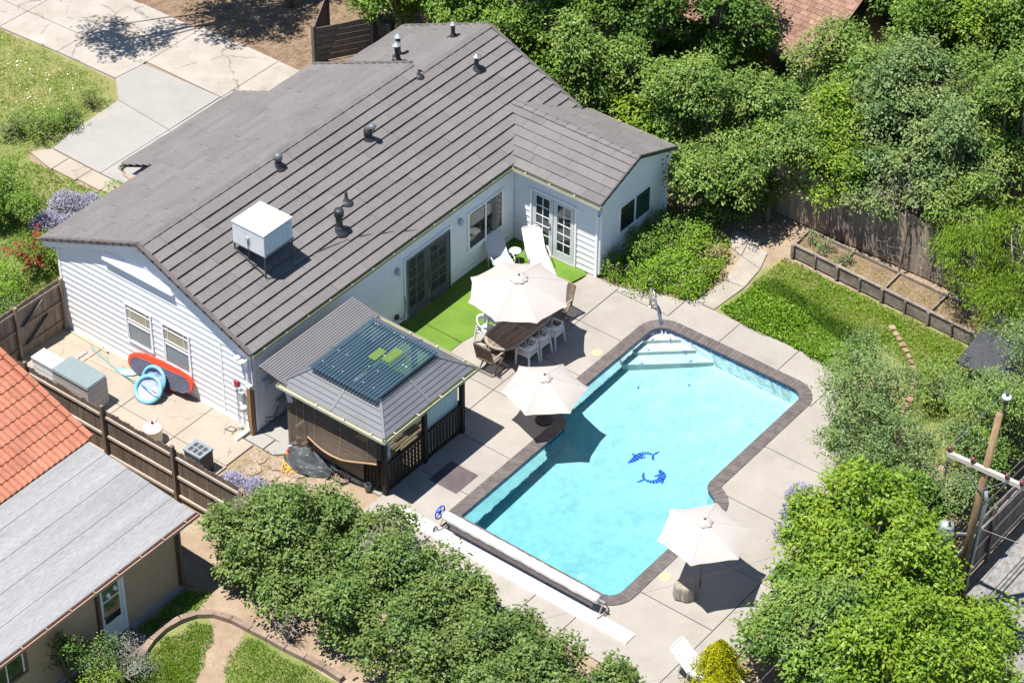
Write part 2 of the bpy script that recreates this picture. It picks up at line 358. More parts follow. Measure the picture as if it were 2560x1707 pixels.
mat('canvas', (0.40, 0.362, 0.335), 0.9, var=0.02, scale=2, fine=0.02, fscale=12)
mat('white_plastic', (0.56, 0.57, 0.58), 0.4, var=0.03, rnd=0.02)
mat('chair_plastic', (0.52, 0.56, 0.575), 0.45, var=0.03, rnd=0.02)
mat('gz_roof', (0.088, 0.094, 0.106), 0.5, col2=(0.104, 0.110, 0.122), scale=1.2, fine=0.05, spec=0.4, stain=.1)
mat('gz_seam', (0.06, 0.065, 0.075), 0.6)
mat('lean_metal', (0.155, 0.150, 0.155), 0.5, var=0.05, scale=2, fine=0.04, spec=0.4)
mat('bamboo', (0.090, 0.068, 0.050), 0.85, col2=(0.150, 0.114, 0.085), scale=5, stretch=(1, .2, 6), fine=0.25, fscale=30, rnd=0.15)
mat('bamboo_light', (0.26, 0.165, 0.092), 0.8, col2=(0.33, 0.22, 0.13), scale=5, fine=0.15)
mat('mat_deck', (0.42, 0.29, 0.15), 0.85, col2=(0.52, 0.37, 0.21), scale=4, stretch=(.2, 3, 1), fine=0.2, rnd=0.08)
mat('rubber', (0.045, 0.036, 0.038), 0.85, var=0.2, fine=0.15)
mat('rubber_mat', (0.10, 0.082, 0.085), 0.8, var=0.15, fine=0.15)
mat('tarp', (0.055, 0.062, 0.068), 0.5, var=0.25, bump=0.4, bscale=8)
mat('orange', (0.75, 0.22, 0.03), 0.5, var=0.1)
mat('cord_yellow', (0.80, 0.42, 0.06), 0.6)
mat('hose', (0.16, 0.12, 0.095), 0.6)
mat('chrome', (0.75, 0.72, 0.70), 0.18, var=0.05, metal=1.0)
mat('lid', (0.42, 0.32, 0.20), 0.6, var=0.05)
mat('blue_plastic', (0.02, 0.075, 0.50), 0.4, var=0.2)
mat('reel_cover', (0.44, 0.45, 0.445), 0.38, col2=(0.55, 0.56, 0.555), scale=3, bump=0.5, bscale=9, fine=0.05, spec=0.5)
mat('board_white', (0.86, 0.86, 0.865), 0.5, var=0.02)
mat('mosaic', (0.006, 0.03, 0.32), 0.3, col2=(0.008, 0.08, 0.40), scale=5, spec=0.5, rnd=0.25)
mat('mosaic_pale', (0.01, 0.13, 0.30), 0.3, var=0.2, spec=0.5, rnd=0.2)
mat('terracotta', (0.27, 0.098, 0.058), 0.8, col2=(0.35, 0.140, 0.088), scale=1.6, bump=0.15, fine=0.12, fscale=12, rnd=0.12, stain=.15)
mat('roll_roof', (0.185, 0.184, 0.187), 0.9, col2=(0.245, 0.244, 0.248), scale=1.2, stretch=(.12, 1.6, 1), bump=0.3, bscale=80, fine=0.25, fscale=45, stain=.12)
mat('nb_siding', (0.33, 0.235, 0.15), 0.75, var=0.05, scale=2, fine=0.05, rnd=0.03)
mat('nb_trim', (0.105, 0.07, 0.055), 0.7, var=0.15)
mat('nb_door', (0.50, 0.55, 0.57), 0.5, var=0.05)
mat('step_red', (0.20, 0.12, 0.12), 0.85, var=0.15)
mat('deckbox_lid', (0.165, 0.205, 0.215), 0.6, var=0.05, fine=0.04)
mat('deckbox', (0.36, 0.335, 0.325), 0.6, var=0.05)
mat('sup_red', (0.50, 0.06, 0.028), 0.4, var=0.06)
mat('sup_navy', (0.055, 0.085, 0.125), 0.5, var=0.15)
mat('ring_blue', (0.15, 0.37, 0.52), 0.35, var=0.08, spec=0.5)
mat('ring_mesh', (0.25, 0.28, 0.42), 0.6, col2=(0.36, 0.40, 0.52), scale=9, bump=0.8, bscale=10)
mat('teal', (0.06, 0.30, 0.33), 0.4, var=0.1)
mat('filter_tan', (0.62, 0.58, 0.48), 0.5, var=0.1)
mat('heater', (0.045, 0.055, 0.065), 0.45, var=0.2)
mat('heater_top', (0.19, 0.23, 0.26), 0.4, var=0.1)
mat('box_grey', (0.33, 0.36, 0.36), 0.5, var=0.1)
mat('box_light', (0.55, 0.58, 0.60), 0.5, var=0.08)
mat('meter_red', (0.32, 0.03, 0.05), 0.5)
mat('shed_black', (0.022, 0.023, 0.026), 0.75, var=0.3, scale=4, fine=0.2, rnd=0.15)
mat('shed_roof', (0.035, 0.037, 0.042), 0.75, var=0.3, scale=2, fine=0.25)
mat('shingle', (0.17, 0.095, 0.068), 0.9, col2=(0.24, 0.15, 0.11), scale=4, fine=0.15, rnd=0.22, bump=0.2)
mat('bark', (0.17, 0.135, 0.105), 0.95, var=0.3, scale=8, bump=0.6, fine=0.2)
mat('twig', (0.26, 0.225, 0.19), 0.9, var=0.25, scale=8, fine=0.2)
mat('insul', (0.13, 0.035, 0.03), 0.3, var=0.2, spec=0.6)
mat('wire', (0.20, 0.20, 0.205), 0.5, metal=0.3)
mat('wire_dark', (0.05, 0.05, 0.05), 0.6)
mat('transformer', (0.30, 0.335, 0.36), 0.35, var=0.08, metal=0.3)
mat('stump', (0.20, 0.175, 0.15), 0.9, col2=(0.30, 0.265, 0.23), scale=9, stretch=(1, 1, .15), bump=0.5, fine=0.2)
mat('curtain', (0.56, 0.72, 0.74), 0.85, var=0.05)
mat('brick_red', (0.27, 0.175, 0.125), 0.9, var=0.2, scale=4, rnd=0.2, fine=0.15)
mat('bbq_black', (0.02, 0.018, 0.02), 0.5)
mat('bins', (0.05, 0.055, 0.06), 0.4, var=0.2)
mat('vent_cap', (0.10, 0.105, 0.115), 0.4, var=0.2, spec=0.5)
mat('seam_tape', (0.40, 0.36, 0.33), 0.9, var=0.05)
mat('lime_view', (0.085, 0.140, 0.030), 0.5, var=0.08)  # paints the green glimpsed through the gazebo's clear sheet
leaf_mat('leaf_lilac', (0.036, 0.088, 0.014), (0.150, 0.230, 0.058), 0.30, hue2=(0.155, 0.195, 0.05))
leaf_mat('leaf_bright', (0.045, 0.125, 0.008), (0.225, 0.335, 0.030), 0.40, hue2=(0.20, 0.28, 0.02))
leaf_mat('leaf_mid', (0.036, 0.100, 0.010), (0.175, 0.280, 0.038), 0.36, hue2=(0.14, 0.235, 0.03))
leaf_mat('leaf_elm', (0.045, 0.115, 0.016), (0.205, 0.305, 0.062), 0.36, hue2=(0.20, 0.265, 0.06))
leaf_mat('leaf_grey', (0.044, 0.105, 0.028), (0.190, 0.270, 0.100), 0.30, hue2=(0.20, 0.25, 0.075))
leaf_mat('leaf_dark', (0.024, 0.066, 0.010), (0.085, 0.165, 0.024), 0.30, hue2=(0.11, 0.19, 0.02))
leaf_mat('leaf_yellow', (0.27, 0.29, 0.008), (0.50, 0.48, 0.012), 0.3, hue2=(0.36, 0.38, 0.01))
leaf_mat('leaf_ground', (0.075, 0.170, 0.010), (0.200, 0.335, 0.032), 0.36, hue2=(0.17, 0.29, 0.02))
leaf_mat('grass', (0.120, 0.215, 0.012), (0.265, 0.360, 0.045), 0.36, hue2=(0.28, 0.32, 0.05), nscale=0.8)
leaf_mat('grass_dry', (0.22, 0.20, 0.07), (0.42, 0.36, 0.17), 0.3)
leaf_mat('lavender', (0.22, 0.20, 0.33), (0.42, 0.40, 0.55), 0.2, hue2=(0.30, 0.31, 0.36))
leaf_mat('sage', (0.13, 0.17, 0.13), (0.30, 0.34, 0.26), 0.3)
leaf_mat('red_flower', (0.30, 0.006, 0.022), (0.52, 0.02, 0.06), 0.3, hue2=(0.45, 0.02, 0.05))
leaf_mat('silver_twig', (0.28, 0.26, 0.22), (0.48, 0.45, 0.38), 0.1)
leaf_mat('white_petal', (0.7, 0.7, 0.66), (0.85, 0.85, 0.8), 0.2)

def node_mat(name, build):
    m = bpy.data.materials.new(name); m.use_nodes = True; build(m.node_tree.nodes, m.node_tree.links, m.node_tree.nodes['Principled BSDF']); MATS[name] = m
def _tile(n, l, b):
    g = n.new('ShaderNodeNewGeometry'); v = n.new('ShaderNodeTexVoronoi'); v.distance = 'CHEBYCHEV'; v.inputs['Scale'].default_value = 15; v.inputs['Randomness'].default_value = 0.25
    l.new(g.outputs['Position'], v.inputs['Vector']); rp = n.new('ShaderNodeValToRGB'); e = rp.color_ramp.elements
    e[0].color = (0.003, 0.012, 0.05, 1); e[1].color = (0.04, 0.16, 0.34, 1); e.new(0.55).color = (0.007, 0.042, 0.16, 1)
    l.new(v.outputs['Color'], rp.inputs[0]); l.new(rp.outputs[0], b.inputs['Base Color']); b.inputs['Roughness'].default_value = 0.2
node_mat('band_tile', _tile)
def _water(n, l, b):
    n.remove(b); fr = n.new('ShaderNodeFresnel'); fr.inputs['IOR'].default_value = 1.33
    t = n.new('ShaderNodeBsdfTransparent'); gl = n.new('ShaderNodeBsdfGlossy'); gl.inputs['Roughness'].default_value = 0.02
    g = n.new('ShaderNodeNewGeometry'); nz = n.new('ShaderNodeTexNoise'); nz.inputs['Scale'].default_value = 3.5; nz.inputs['Detail'].default_value = 3
    l.new(g.outputs['Position'], nz.inputs['Vector']); bp = n.new('ShaderNodeBump'); bp.inputs['Strength'].default_value = 0.22; bp.inputs['Distance'].default_value = 0.06
    l.new(nz.outputs['Fac'], bp.inputs['Height']); l.new(bp.outputs[0], gl.inputs['Normal']); l.new(bp.outputs[0], fr.inputs['Normal'])
    ms = n.new('ShaderNodeMixShader'); l.new(fr.outputs[0], ms.inputs[0]); l.new(t.outputs[0], ms.inputs[1]); l.new(gl.outputs[0], ms.inputs[2])
    va = n.new('ShaderNodeVolumeAbsorption'); va.inputs['Color'].default_value = (0.17, 0.80, 0.875, 1); va.inputs['Density'].default_value = 0.74
    o = n['Material Output']; l.new(ms.outputs[0], o.inputs['Surface']); l.new(va.outputs[0], o.inputs['Volume'])
node_mat('water', _water)
def _poly(n, l, b):       # smoky translucent corrugated sheet
    n.remove(b); t = n.new('ShaderNodeBsdfTransparent'); t.inputs[0].default_value = (0.55, 0.66, 0.72, 1); gl = n.new('ShaderNodeBsdfGlossy'); gl.inputs['Roughness'].default_value = 0.10
    d = n.new('ShaderNodeBsdfDiffuse'); d.inputs[0].default_value = (0.060, 0.110, 0.148, 1); lw = n.new('ShaderNodeFresnel'); lw.inputs[0].default_value = 1.45
    m1 = n.new('ShaderNodeMixShader'); m1.inputs[0].default_value = 0.60; l.new(t.outputs[0], m1.inputs[1]); l.new(d.outputs[0], m1.inputs[2])
    m2 = n.new('ShaderNodeMixShader'); l.new(lw.outputs[0], m2.inputs[0]); l.new(m1.outputs[0], m2.inputs[1]); l.new(gl.outputs[0], m2.inputs[2]); l.new(m2.outputs[0], n['Material Output'].inputs['Surface'])
node_mat('polycarb', _poly)
def _canvas(n, l, b):
    d = n.new('ShaderNodeBsdfTranslucent'); d.inputs[0].default_value = (0.52, 0.43, 0.37, 1); g = n.new('ShaderNodeNewGeometry'); nz = n.new('ShaderNodeTexNoise'); nz.inputs['Scale'].default_value = 2.0; l.new(g.outputs['Position'], nz.inputs['Vector'])
    rp = n.new('ShaderNodeValToRGB'); rp.color_ramp.elements[0].color = (0.53, 0.482, 0.45, 1); rp.color_ramp.elements[1].color = (0.60, 0.548, 0.515, 1); l.new(nz.outputs['Fac'], rp.inputs[0]); l.new(rp.outputs[0], b.inputs['Base Color']); b.inputs['Roughness'].default_value = 0.9
    ms = n.new('ShaderNodeMixShader'); ms.inputs[0].default_value = 0.42; l.new(b.outputs[0], ms.inputs[1]); l.new(d.outputs[0], ms.inputs[2]); l.new(ms.outputs[0], n['Material Output'].inputs['Surface'])
node_mat('canvas', _canvas)
def _curt(n, l, b):
    n.remove(b); d = n.new('ShaderNodeBsdfDiffuse'); d.inputs[0].default_value = (0.60, 0.74, 0.77, 1); t = n.new('ShaderNodeBsdfTranslucent'); t.inputs[0].default_value = (0.6, 0.74, 0.77, 1)
    m1 = n.new('ShaderNodeMixShader'); m1.inputs[0].default_value = 0.4; l.new(d.outputs[0], m1.inputs[1]); l.new(t.outputs[0], m1.inputs[2]); l.new(m1.outputs[0], n['Material Output'].inputs['Surface'])
node_mat('sheer', _curt)

# ---------------------------------------------------------------- pool outline
def arc(cx, cy, r, a0, a1, n=7): return [(cx+r*math.cos(R(a0+(a1-a0)*i/n)), cy+r*math.sin(R(a0+(a1-a0)*i/n))) for i in range(n+1)]
POOL = ([(0.80, -6.53)]+[(5.20, -6.52)]+arc(5.45, -6.22, 0.30, -90, -10, 5)+[(5.80, -6.03)]+list(reversed(arc(6.05, -6.03, 0.17, 95, 180, 3)))[1:]
        + [(10.30, -5.86)]+list(reversed(arc(10.28, -6.38, 0.52, 0, 90, 7)))[1:]+[(10.80, -10.45)]+list(reversed(arc(10.33, -10.49, 0.47, -90, 0, 7)))
        + [(6.1, -10.96)]+arc(5.98, -11.16, 0.20, 90, 160, 3)+list(reversed(arc(5.38, -11.27, 0.33, -90, 0, 4)))[:1]+[(5.72, -11.3)]+list(reversed(arc(5.40, -11.28, 0.32, -90, -20, 4)))
        + [(1.25, -11.60)]+list(reversed(arc(1.22, -11.18, 0.42, 180, 270, 6)))[1:]+[(0.80, -6.75)])
def dedupe(p):
    o = []
    for q in p:
        if not o or math.hypot(q[0]-o[-1][0], q[1]-o[-1][1]) > 0.03: o.append(q)
    return o
# explicit notch corners, drawn in order (clockwise seen from above)
POOL = dedupe([(0.80, -6.53), (5.25, -6.52), (5.42, -6.50), (5.58, -6.42), (5.69, -6.29), (5.75, -6.15), (5.80, -6.00), (5.90, -5.90), (6.05, -5.86), (10.28, -5.86)]
    + [(10.28+0.52*math.sin(R(a)), -6.38+0.52*math.cos(R(a))) for a in range(13, 91, 13)] + [(10.80, -6.5), (10.80, -10.49)]
    + [(10.33+0.47*math.cos(R(a)), -10.49-0.47*math.sin(R(a))) for a in range(13, 91, 13)]
    + [(6.10, -10.96), (5.93, -10.99), (5.82, -11.07), (5.75, -11.18), (5.68, -11.32), (5.60, -11.44), (5.48, -11.54), (5.33, -11.60), (1.22, -11.60)]
    + [(1.22-0.42*math.sin(R(a)), -11.18-0.42*math.cos(R(a))) for a in range(15, 91, 15)])
def offset(poly, d):
    out = []; n = len(poly)
    for i in range(n):
        a = Vector(poly[i-1]); b = Vector(poly[i]); c = Vector(poly[(i+1) % n])
        e1 = (b-a).normalized(); e2 = (c-b).normalized(); n1 = Vector((-e1.y, e1.x)); n2 = Vector((-e2.y, e2.x))
        m = (n1+n2).normalized(); k = d/max(0.5, m.dot(n1)); out.append((b.x+m.x*k, b.y+m.y*k))
    return out
COPE_OUT = offset(POOL, 0.345); MID = offset(POOL, 0.12)
# ---------------------------------------------------------------- ground
BIG = rect(-260, 300, -260, 300)
g_ = struct('ground', slab_mb(BIG, [MID], None, -0.06), 'soil')
def sheet(name, poly, z, m, holes=()): return struct(name, slab_mb(poly, list(holes), None, z), m)
sheet('lawn_ground', wob([(-40, 7.9), (5.1, 7.9), (5.3, 11.75), (5.2, 14.4), (5.6, 15.0), (6.1, 14.35), (7.2, 14.62), (9.3, 14.7), (10.1, 15.6), (10.08, 18.3), (9.9, 20.9), (9.8, 40), (-40, 40)], 0.4, 0.05, 3), -0.052, 'lawn_soil')
sheet('mulch_ground', wob([(14.0, 9), (24, 7), (40, 7), (40, 40), (13.9, 40), (13.95, 17.2), (14.1, 14.6), (14.3, 12.1)], 0.5, 0.04, 4), -0.050, 'mulch')
sheet('alley', wob([(-20, -18.55), (60, -18.45), (60, -60), (-20, -60)], 0.6, 0.05, 5), -0.048, 'gravel')
sheet('neighbour_lawn_ground', wob([(-9.5, -2.7), (-5.9, -3.75), (-5.75, -5.0), (-5.7, -7.3), (-6.4, -20), (-30, -20), (-30, -2.7)], 0.4, 0.05, 6), -0.046, 'lawn_soil')
sheet('garden_ground', wob([(12.25, -6.5), (13.8, -6.9), (14.8, -6.75), (15.7, -6.8), (15.7, -13.4), (14, -15.5), (11, -16), (9.5, -13.4), (11.2, -12), (12.2, -10.6), (12.25, -8)], 0.4, 0.05, 8), -0.044, 'lawn_soil')
sheet('dirt_path', wob([(-5.95, -3.75), (-5.8, -4.9), (-6.05, -5.1), (-6.9, -5.35), (-7.7, -6.0), (-9.2, -7.4), (-10.5, -8.8), (-10.9, -8.2), (-9.3, -6.6), (-8.0, -5.25), (-7.0, -4.6), (-6.3, -4.2)], 0.25, 0.05, 9), -0.040, 'soil')
# driveway slabs
drv = bpy.data.objects.new('driveway', None); COL.objects.link(drv); drv['kind'] = 'structure'
def slabs(parent, polys, m, z0=-0.1, z1=0.0, gap=0.012, holes=(), name='slab'):
    for p in polys:
        q = offset(p, gap) if sum((p[i][0]-p[i-1][0])*(p[i][1]+p[i-1][1]) for i in range(len(p))) < 0 else offset(list(reversed(p)), gap)
        mb = slab_mb(q, holes, z0, z1+random.uniform(-0.004, 0.004))
        if mb: mb.build(name, m, parent)
slabs(drv, [[(6.02, 12.15), (9.08, 12.15), (9.30, 14.62), (7.2, 14.5), (6.05, 14.3)], [(9.08, 12.15), (11.5, 12.17), (11.35, 15.5), (10.16, 15.62), (9.30, 14.62)],
            rect(6.02, 9.04, 8.2, 12.15), rect(9.04, 11.5, 8.2, 12.15)], 'concrete_grey')
slabs(drv, [rect(11.5, 14.28, 12.13, 15.52), rect(11.5, 14.28, 8.4, 12.13), rect(11.33, 14.05, 15.52, 18.26), [(10.16, 15.62), (11.33, 15.5), (11.33, 18.26), (10.09, 18.28)],
            [(10.09, 18.28), (11.33, 18.26), (11.25, 20.9), (9.95, 20.92)], [(11.33, 18.26), (14.0, 18.22), (13.95, 20.9), (11.25, 20.9)],
            [(9.95, 20.92), (11.25, 20.9), (11.2, 24), (9.9, 24)], [(11.25, 20.9), (13.95, 20.9), (13.9, 24), (11.2, 24)], [(9.9, 24), (13.9, 24), (13.9, 30), (9.9, 30)]], 'concrete_old')
slabs(drv, [[(5.2, 13.5), (6.0, 13.5), (6.02, 14.3), (5.45, 14.72)], rect(5.25, 6.0, 12.5, 13.5), rect(5.35, 6.0, 11.5, 12.5), rect(5.4, 6.0, 8.2, 11.5)], 'concrete_patio')
# side patio slabs
pat = bpy.data.objects.new('side_patio', None); COL.objects.link(pat); pat['kind'] = 'structure'
slabs(pat, [rect(-1.58, -0.02, 5.9, 7.5), rect(-3.15, -1.58, 5.9, 7.5), rect(-1.58, -0.02, 3.68, 5.9), rect(-3.15, -1.58, 3.68, 5.9), rect(-1.58, -0.02, 1.63, 3.68), rect(-3.15, -1.58, 1.63, 3.68),
            rect(-3.15, -1.58, -0.35, 1.63), [(-1.58, -0.3), (-0.46, -0.3), (-0.46, 0.1), (-0.02, 0.1), (-0.02, 1.63), (-1.58, 1.63)]], 'concrete_patio')
slabs(pat, [rect(-0.44, 0.05, -0.62, 0.08), rect(0.05, 1.8, -1.2, 0.0), rect(1.8, 3.9, -1.2, 0.0), [(-0.45, -0.64), (0.03, -0.64), (0.15, -1.2), (-0.1, -1.35), (-0.45, -1.0)]], 'concrete_grey')
# pool deck
deck = bpy.data.objects.new('pool_deck', None); COL.objects.link(deck); deck['kind'] = 'structure'
H = [MID]
slabs(deck, [rect(0.1, 1.8, -4.35, -1.2), rect(1.8, 3.45, -4.35, -1.2), rect(3.45, 5.45, -3.98, -1.9), rect(5.45, 5.93, -3.98, -1.0), rect(5.93, 7.45, -3.98, -1.95), rect(7.45, 9.45, -3.98, -1.95), rect(9.45, 11.3, -3.98, -2.85),
              rect(-1.15, 1.6, -6.4, -4.35), rect(1.6, 3.45, -6.4, -4.35), rect(3.45, 5.45, -6.6, -3.98), rect(5.45, 7.45, -6.6, -3.98), rect(7.45, 9.45, -6.2, -3.98),
              [(9.45, -6.2), (11.25, -6.2), (11.25, -3.98), (9.45, -3.98)], [(9.45, -2.85), (11.43, -2.85), (11.43, -3.98), (9.45, -3.98)],
              [(11.25, -3.98), (11.45, -3.98), (11.9, -4.9), (12.15, -6.1), (12.3, -6.35), (12.3, -5.87), (11.25, -5.87)][::1], rect(10.4, 12.3, -7.72, -5.87), rect(10.4, 12.3, -9.75, -7.72),
              [(10.4, -9.75), (12.3, -9.75), (12.25, -10.6), (11.85, -11.35), (10.4, -11.35)], [(8.2, -10.6), (10.4, -10.6), (10.4, -11.35), (11.85, -11.35), (11.2, -12.1), (9.8, -13.0), (8.2, -13.4)],
              [(5.9, -10.6), (8.2, -10.6), (8.2, -13.4), (5.9, -14.2)], [(3.7, -11.2), (5.9, -11.2), (5.9, -14.2), (3.7, -14.2)], [(1.5, -11.2), (3.7, -11.2), (3.7, -14.2), (1.5, -14.2)],
              [(-1.15, -11.2), (1.5, -11.2), (1.5, -14.2), (-1.15, -14.2)], [(-1.15, -14.2), (3.7, -14.2), (3.7, -15.2), (-1.15, -15.2)], rect(3.7, 6.5, -15.0, -14.2),
              rect(-1.15, 1.4, -8.2, -6.4), rect(-1.15, 1.4, -9.9, -8.2), rect(-1.15, 1.4, -11.2, -9.9)], 'concrete', holes=H)
# flagstones between patio and blinds, with grass in the joints
rg = random.Random(5)
for i, (x, y, rx, ry) in enumerate([(-0.75, -0.75, .26, .3), (-1.2, -0.95, .26, .28), (-0.62, -1.35, .28, .27), (-1.1, -1.5, .25, .26), (-0.55, -1.95, .26, .3), (-1.0, -2.05, .24, .26), (-1.5, -1.4, .2, .3), (-0.5, -2.6, .3, .28), (-1.0, -2.6, .22, .24)]):
    n = 7; poly = [(x+rx*rg.uniform(.8, 1.12)*math.cos(2*math.pi*k/n+.3*i), y+ry*rg.uniform(.8, 1.12)*math.sin(2*math.pi*k/n+.3*i)) for k in range(n)]
    MB().prism(poly, -0.1, -0.025+0.004*(i % 3)).build('flagstone', 'flag', pat)
# path at the right of the shrubs
pth = bpy.data.objects.new('garden_path', None); COL.objects.link(pth); pth['kind'] = 'structure'
slabs(pth, [[(12.33, -6.05), (12.33, -6.75), (13.79, -6.85), (13.7, -6.2)], [(13.7, -6.2), (13.79, -6.85), (14.8, -6.72), (15.0, -5.9)], [(15.0, -5.9), (14.8, -6.72), (15.6, -6.45), (15.95, -5.6)], [(15.0, -5.9), (15.95, -5.6), (15.99, -5.0), (15.2, -5.3)]], 'path_stone', -0.08, -0.008)
# artificial turf strip
MB().prism([(4.3, -1.93), (11.33, -1.93), (11.33, -2.84), (11.42, -2.84), (11.42, -0.005), (4.0, -0.005), (4.0, -1.15)][::1], -0.05, 0.012)
tf = bpy.data.objects.new('artificial_turf', None); COL.objects.link(tf); tf['kind'] = 'structure'
slab_mb([(3.75, -1.2), (3.95, -1.93), (6.50, -1.96), (6.54, -0.01), (3.75, -0.01)], [], -0.04, 0.014).build('turf_strip', 'turf', tf)
slab_mb([(6.545, -1.96), (9.2, -2.4), (11.32, -2.84), (11.42, -2.7), (11.42, -0.01), (6.55, -0.01)], [], -0.04, 0.013).build('turf_strip', 'turf', tf)
# ---------------------------------------------------------------- pool
pool = thing('swimming_pool', 'turquoise swimming pool with dark brick coping and blue waterline tiles', 'pool', (0, 0, 0))
def floor_z(x): return -0.60-0.044*(10.8-x)
n = len(POOL); mb = MB()
band = MB()
for i in range(n):
    a = POOL[i]; b = POOL[(i+1) % n]
    band.add([(a[0], a[1], -0.015), (b[0], b[1], -0.015), (b[0], b[1], -0.215), (a[0], a[1], -0.215)], [(0, 1, 2, 3)])
    mb.add([(a[0], a[1], -0.215), (b[0], b[1], -0.215), (b[0], b[1], floor_z(b[0])), (a[0], a[1], floor_z(a[0]))], [(0, 1, 2, 3)])
mb.build('pool_wall', 'plaster', pool); band.build('tile_band', 'band_tile', pool)
fl = slab_mb(offset(POOL, 0.03), [], None, 0); fl.v = [(x, y, floor_z(x)) for x, y, z in fl.v]; fl.build('pool_floor', 'plaster', pool)
def bez(a, c, b, n=8): return [((1-t)**2*a[0]+2*t*(1-t)*c[0]+t*t*b[0], (1-t)**2*a[1]+2*t*(1-t)*c[1]+t*t*b[1]) for t in [i/n for i in range(n+1)]]
for a, c, b, z in (((10.02, -5.80), (10.42, -6.18), (10.84, -6.72), -0.215), ((9.54, -5.80), (10.1, -6.42), (10.84, -7.25), -0.335), ((9.02, -5.80), (9.85, -6.80), (10.84, -7.88), -0.455)):
    MB().prism([(10.86, -5.80)]+bez(a, c, b), -0.9, z).build('step', 'plaster', pool)
wt = slab_mb(offset(POOL, -0.002), [], -1.15, -0.165); wt.build('water', 'water', pool)
# coping bricks
per = []; acc = 0
for i in range(n):
    a = Vector(POOL[i]); b = Vector(POOL[(i+1) % n]); a2 = Vector(COPE_OUT[i]); b2 = Vector(COPE_OUT[(i+1) % n])
    per.append((a, b, a2, b2, (b-a).length)); acc += (b-a).length
cnt = 0
for (a, b, a2, b2, L) in per:
    k = max(1, round(L/0.118))
    for j in range(k):
        t0 = (j+0.035)/k; t1 = (j+0.965)/k
        p0 = a.lerp(b, t0); p1 = a.lerp(b, t1); q0 = a2.lerp(b2, t0); q1 = a2.lerp(b2, t1); z = 0.028+random.uniform(-0.003, 0.003)
        i0 = p0+(p0-q0)*0.07; i1 = p1+(p1-q1)*0.07
        MB().hexa([(i0.x, i0.y, -0.03), (i1.x, i1.y, -0.03), (q1.x, q1.y, -0.02), (q0.x, q0.y, -0.02), (i0.x, i0.y, z-0.012), (i1.x, i1.y, z-0.012), (q1.x, q1.y, z), (q0.x, q0.y, z)][::1]).build('coping_brick', 'coping', pool)
        cnt += 1
slab_mb(offset(POOL, 0.335), [offset(POOL, 0.012)], -0.08, 0.012).build('coping_mortar', 'coping', pool)
# dolphins laid in mosaic on the pool floor
def mosaic(name, label, outline_parts, X0, rows):
    t = thing(name, label, 'mosaic', X0)
    for (pts, m) in outline_parts:
        for q in pts:
            MB().prism(q, 0, 0.012).build('mosaic_tile', m, t)
    return t
def body_tiles(spine, widths, cols, gap=0.012, a0=0.0):
    """quads along a curved spine; spine list of (x,y)"""
    out = []
    for i in range(len(spine)-1):
        a = Vector(spine[i]); b = Vector(spine[i+1]); d = (b-a).normalized(); nn = Vector((-d.y, d.x))
        na = nn if i == 0 else ((Vector(spine[i])-Vector(spine[i-1])).normalized()+d).normalized().orthogonal()
        nb = nn if i == len(spine)-2 else ((Vector(spine[i+2])-b).normalized()+d).normalized().orthogonal()
        for c in range(cols):
            u0 = -1+2*c/cols; u1 = -1+2*(c+1)/cols
            w0 = widths[i]/2; w1 = widths[i+1]/2
            q = [a+d*gap/2+na*(u0*w0), b-d*gap/2+nb*(u0*w1), b-d*gap/2+nb*(u1*w1), a+d*gap/2+na*(u1*w0)]
            cc = sum((Vector(p) for p in q), Vector((0, 0)))/4
            q = [cc+(p-cc)*0.93 for p in q]
            ar = sum(q[k].x*q[(k+1) % 4].y-q[(k+1) % 4].x*q[k].y for k in range(4))
            if ar < 0: q = q[::-1]
            out.append([(p.x, p.y) for p in q])
    return out
def dolphin(label, base, spine, widths, fins, tail_cols=2):
    widths = [w_*1.12 for w_ in widths]; bz = floor_z(base[0]); t = thing('dolphin_mosaic', label, 'mosaic', (base[0], base[1], bz))
    def addt(q, m):
        cx = sum(p[0] for p in q)/len(q); z = floor_z(cx)-bz
        MB().prism([(p[0]-base[0], p[1]-base[1]) for p in q], z-0.004, z+0.010).build('mosaic_tile', m, t)
    k = len(spine)-1
    for j, q in enumerate(body_tiles(spine, widths, 3)): addt(q, 'mosaic' if j//3 < k*0.65 else 'mosaic_pale')
    for fin, w in fins:
        for q in body_tiles(fin, [w*0.6]+[w]*(len(fin)-2)+[w*0.2], 2): addt(q, 'mosaic')
    return t
dolphin('dark blue tile dolphin on pool floor with its snout pointing down-left', (6.4, -8.35),
        [(6.06, -8.245), (6.13, -8.27), (6.21, -8.295), (6.30, -8.31), (6.40, -8.32), (6.49, -8.33), (6.58, -8.348), (6.64, -8.385), (6.69, -8.43), (6.72, -8.50), (6.74, -8.585)],
        [0.02, 0.09, 0.13, 0.16, 0.19, 0.17, 0.14, 0.12, 0.10, 0.08, 0.05],
        [([(6.37, -8.26), (6.42, -8.20), (6.44, -8.11)], 0.08), ([(6.42, -8.42), (6.48, -8.46), (6.55, -8.52)], 0.07), ([(6.745, -8.60), (6.80, -8.645), (6.89, -8.645), (6.957, -8.695)], 0.07), ([(6.735, -8.61), (6.68, -8.66), (6.61, -8.70), (6.576, -8.77)], 0.07)])
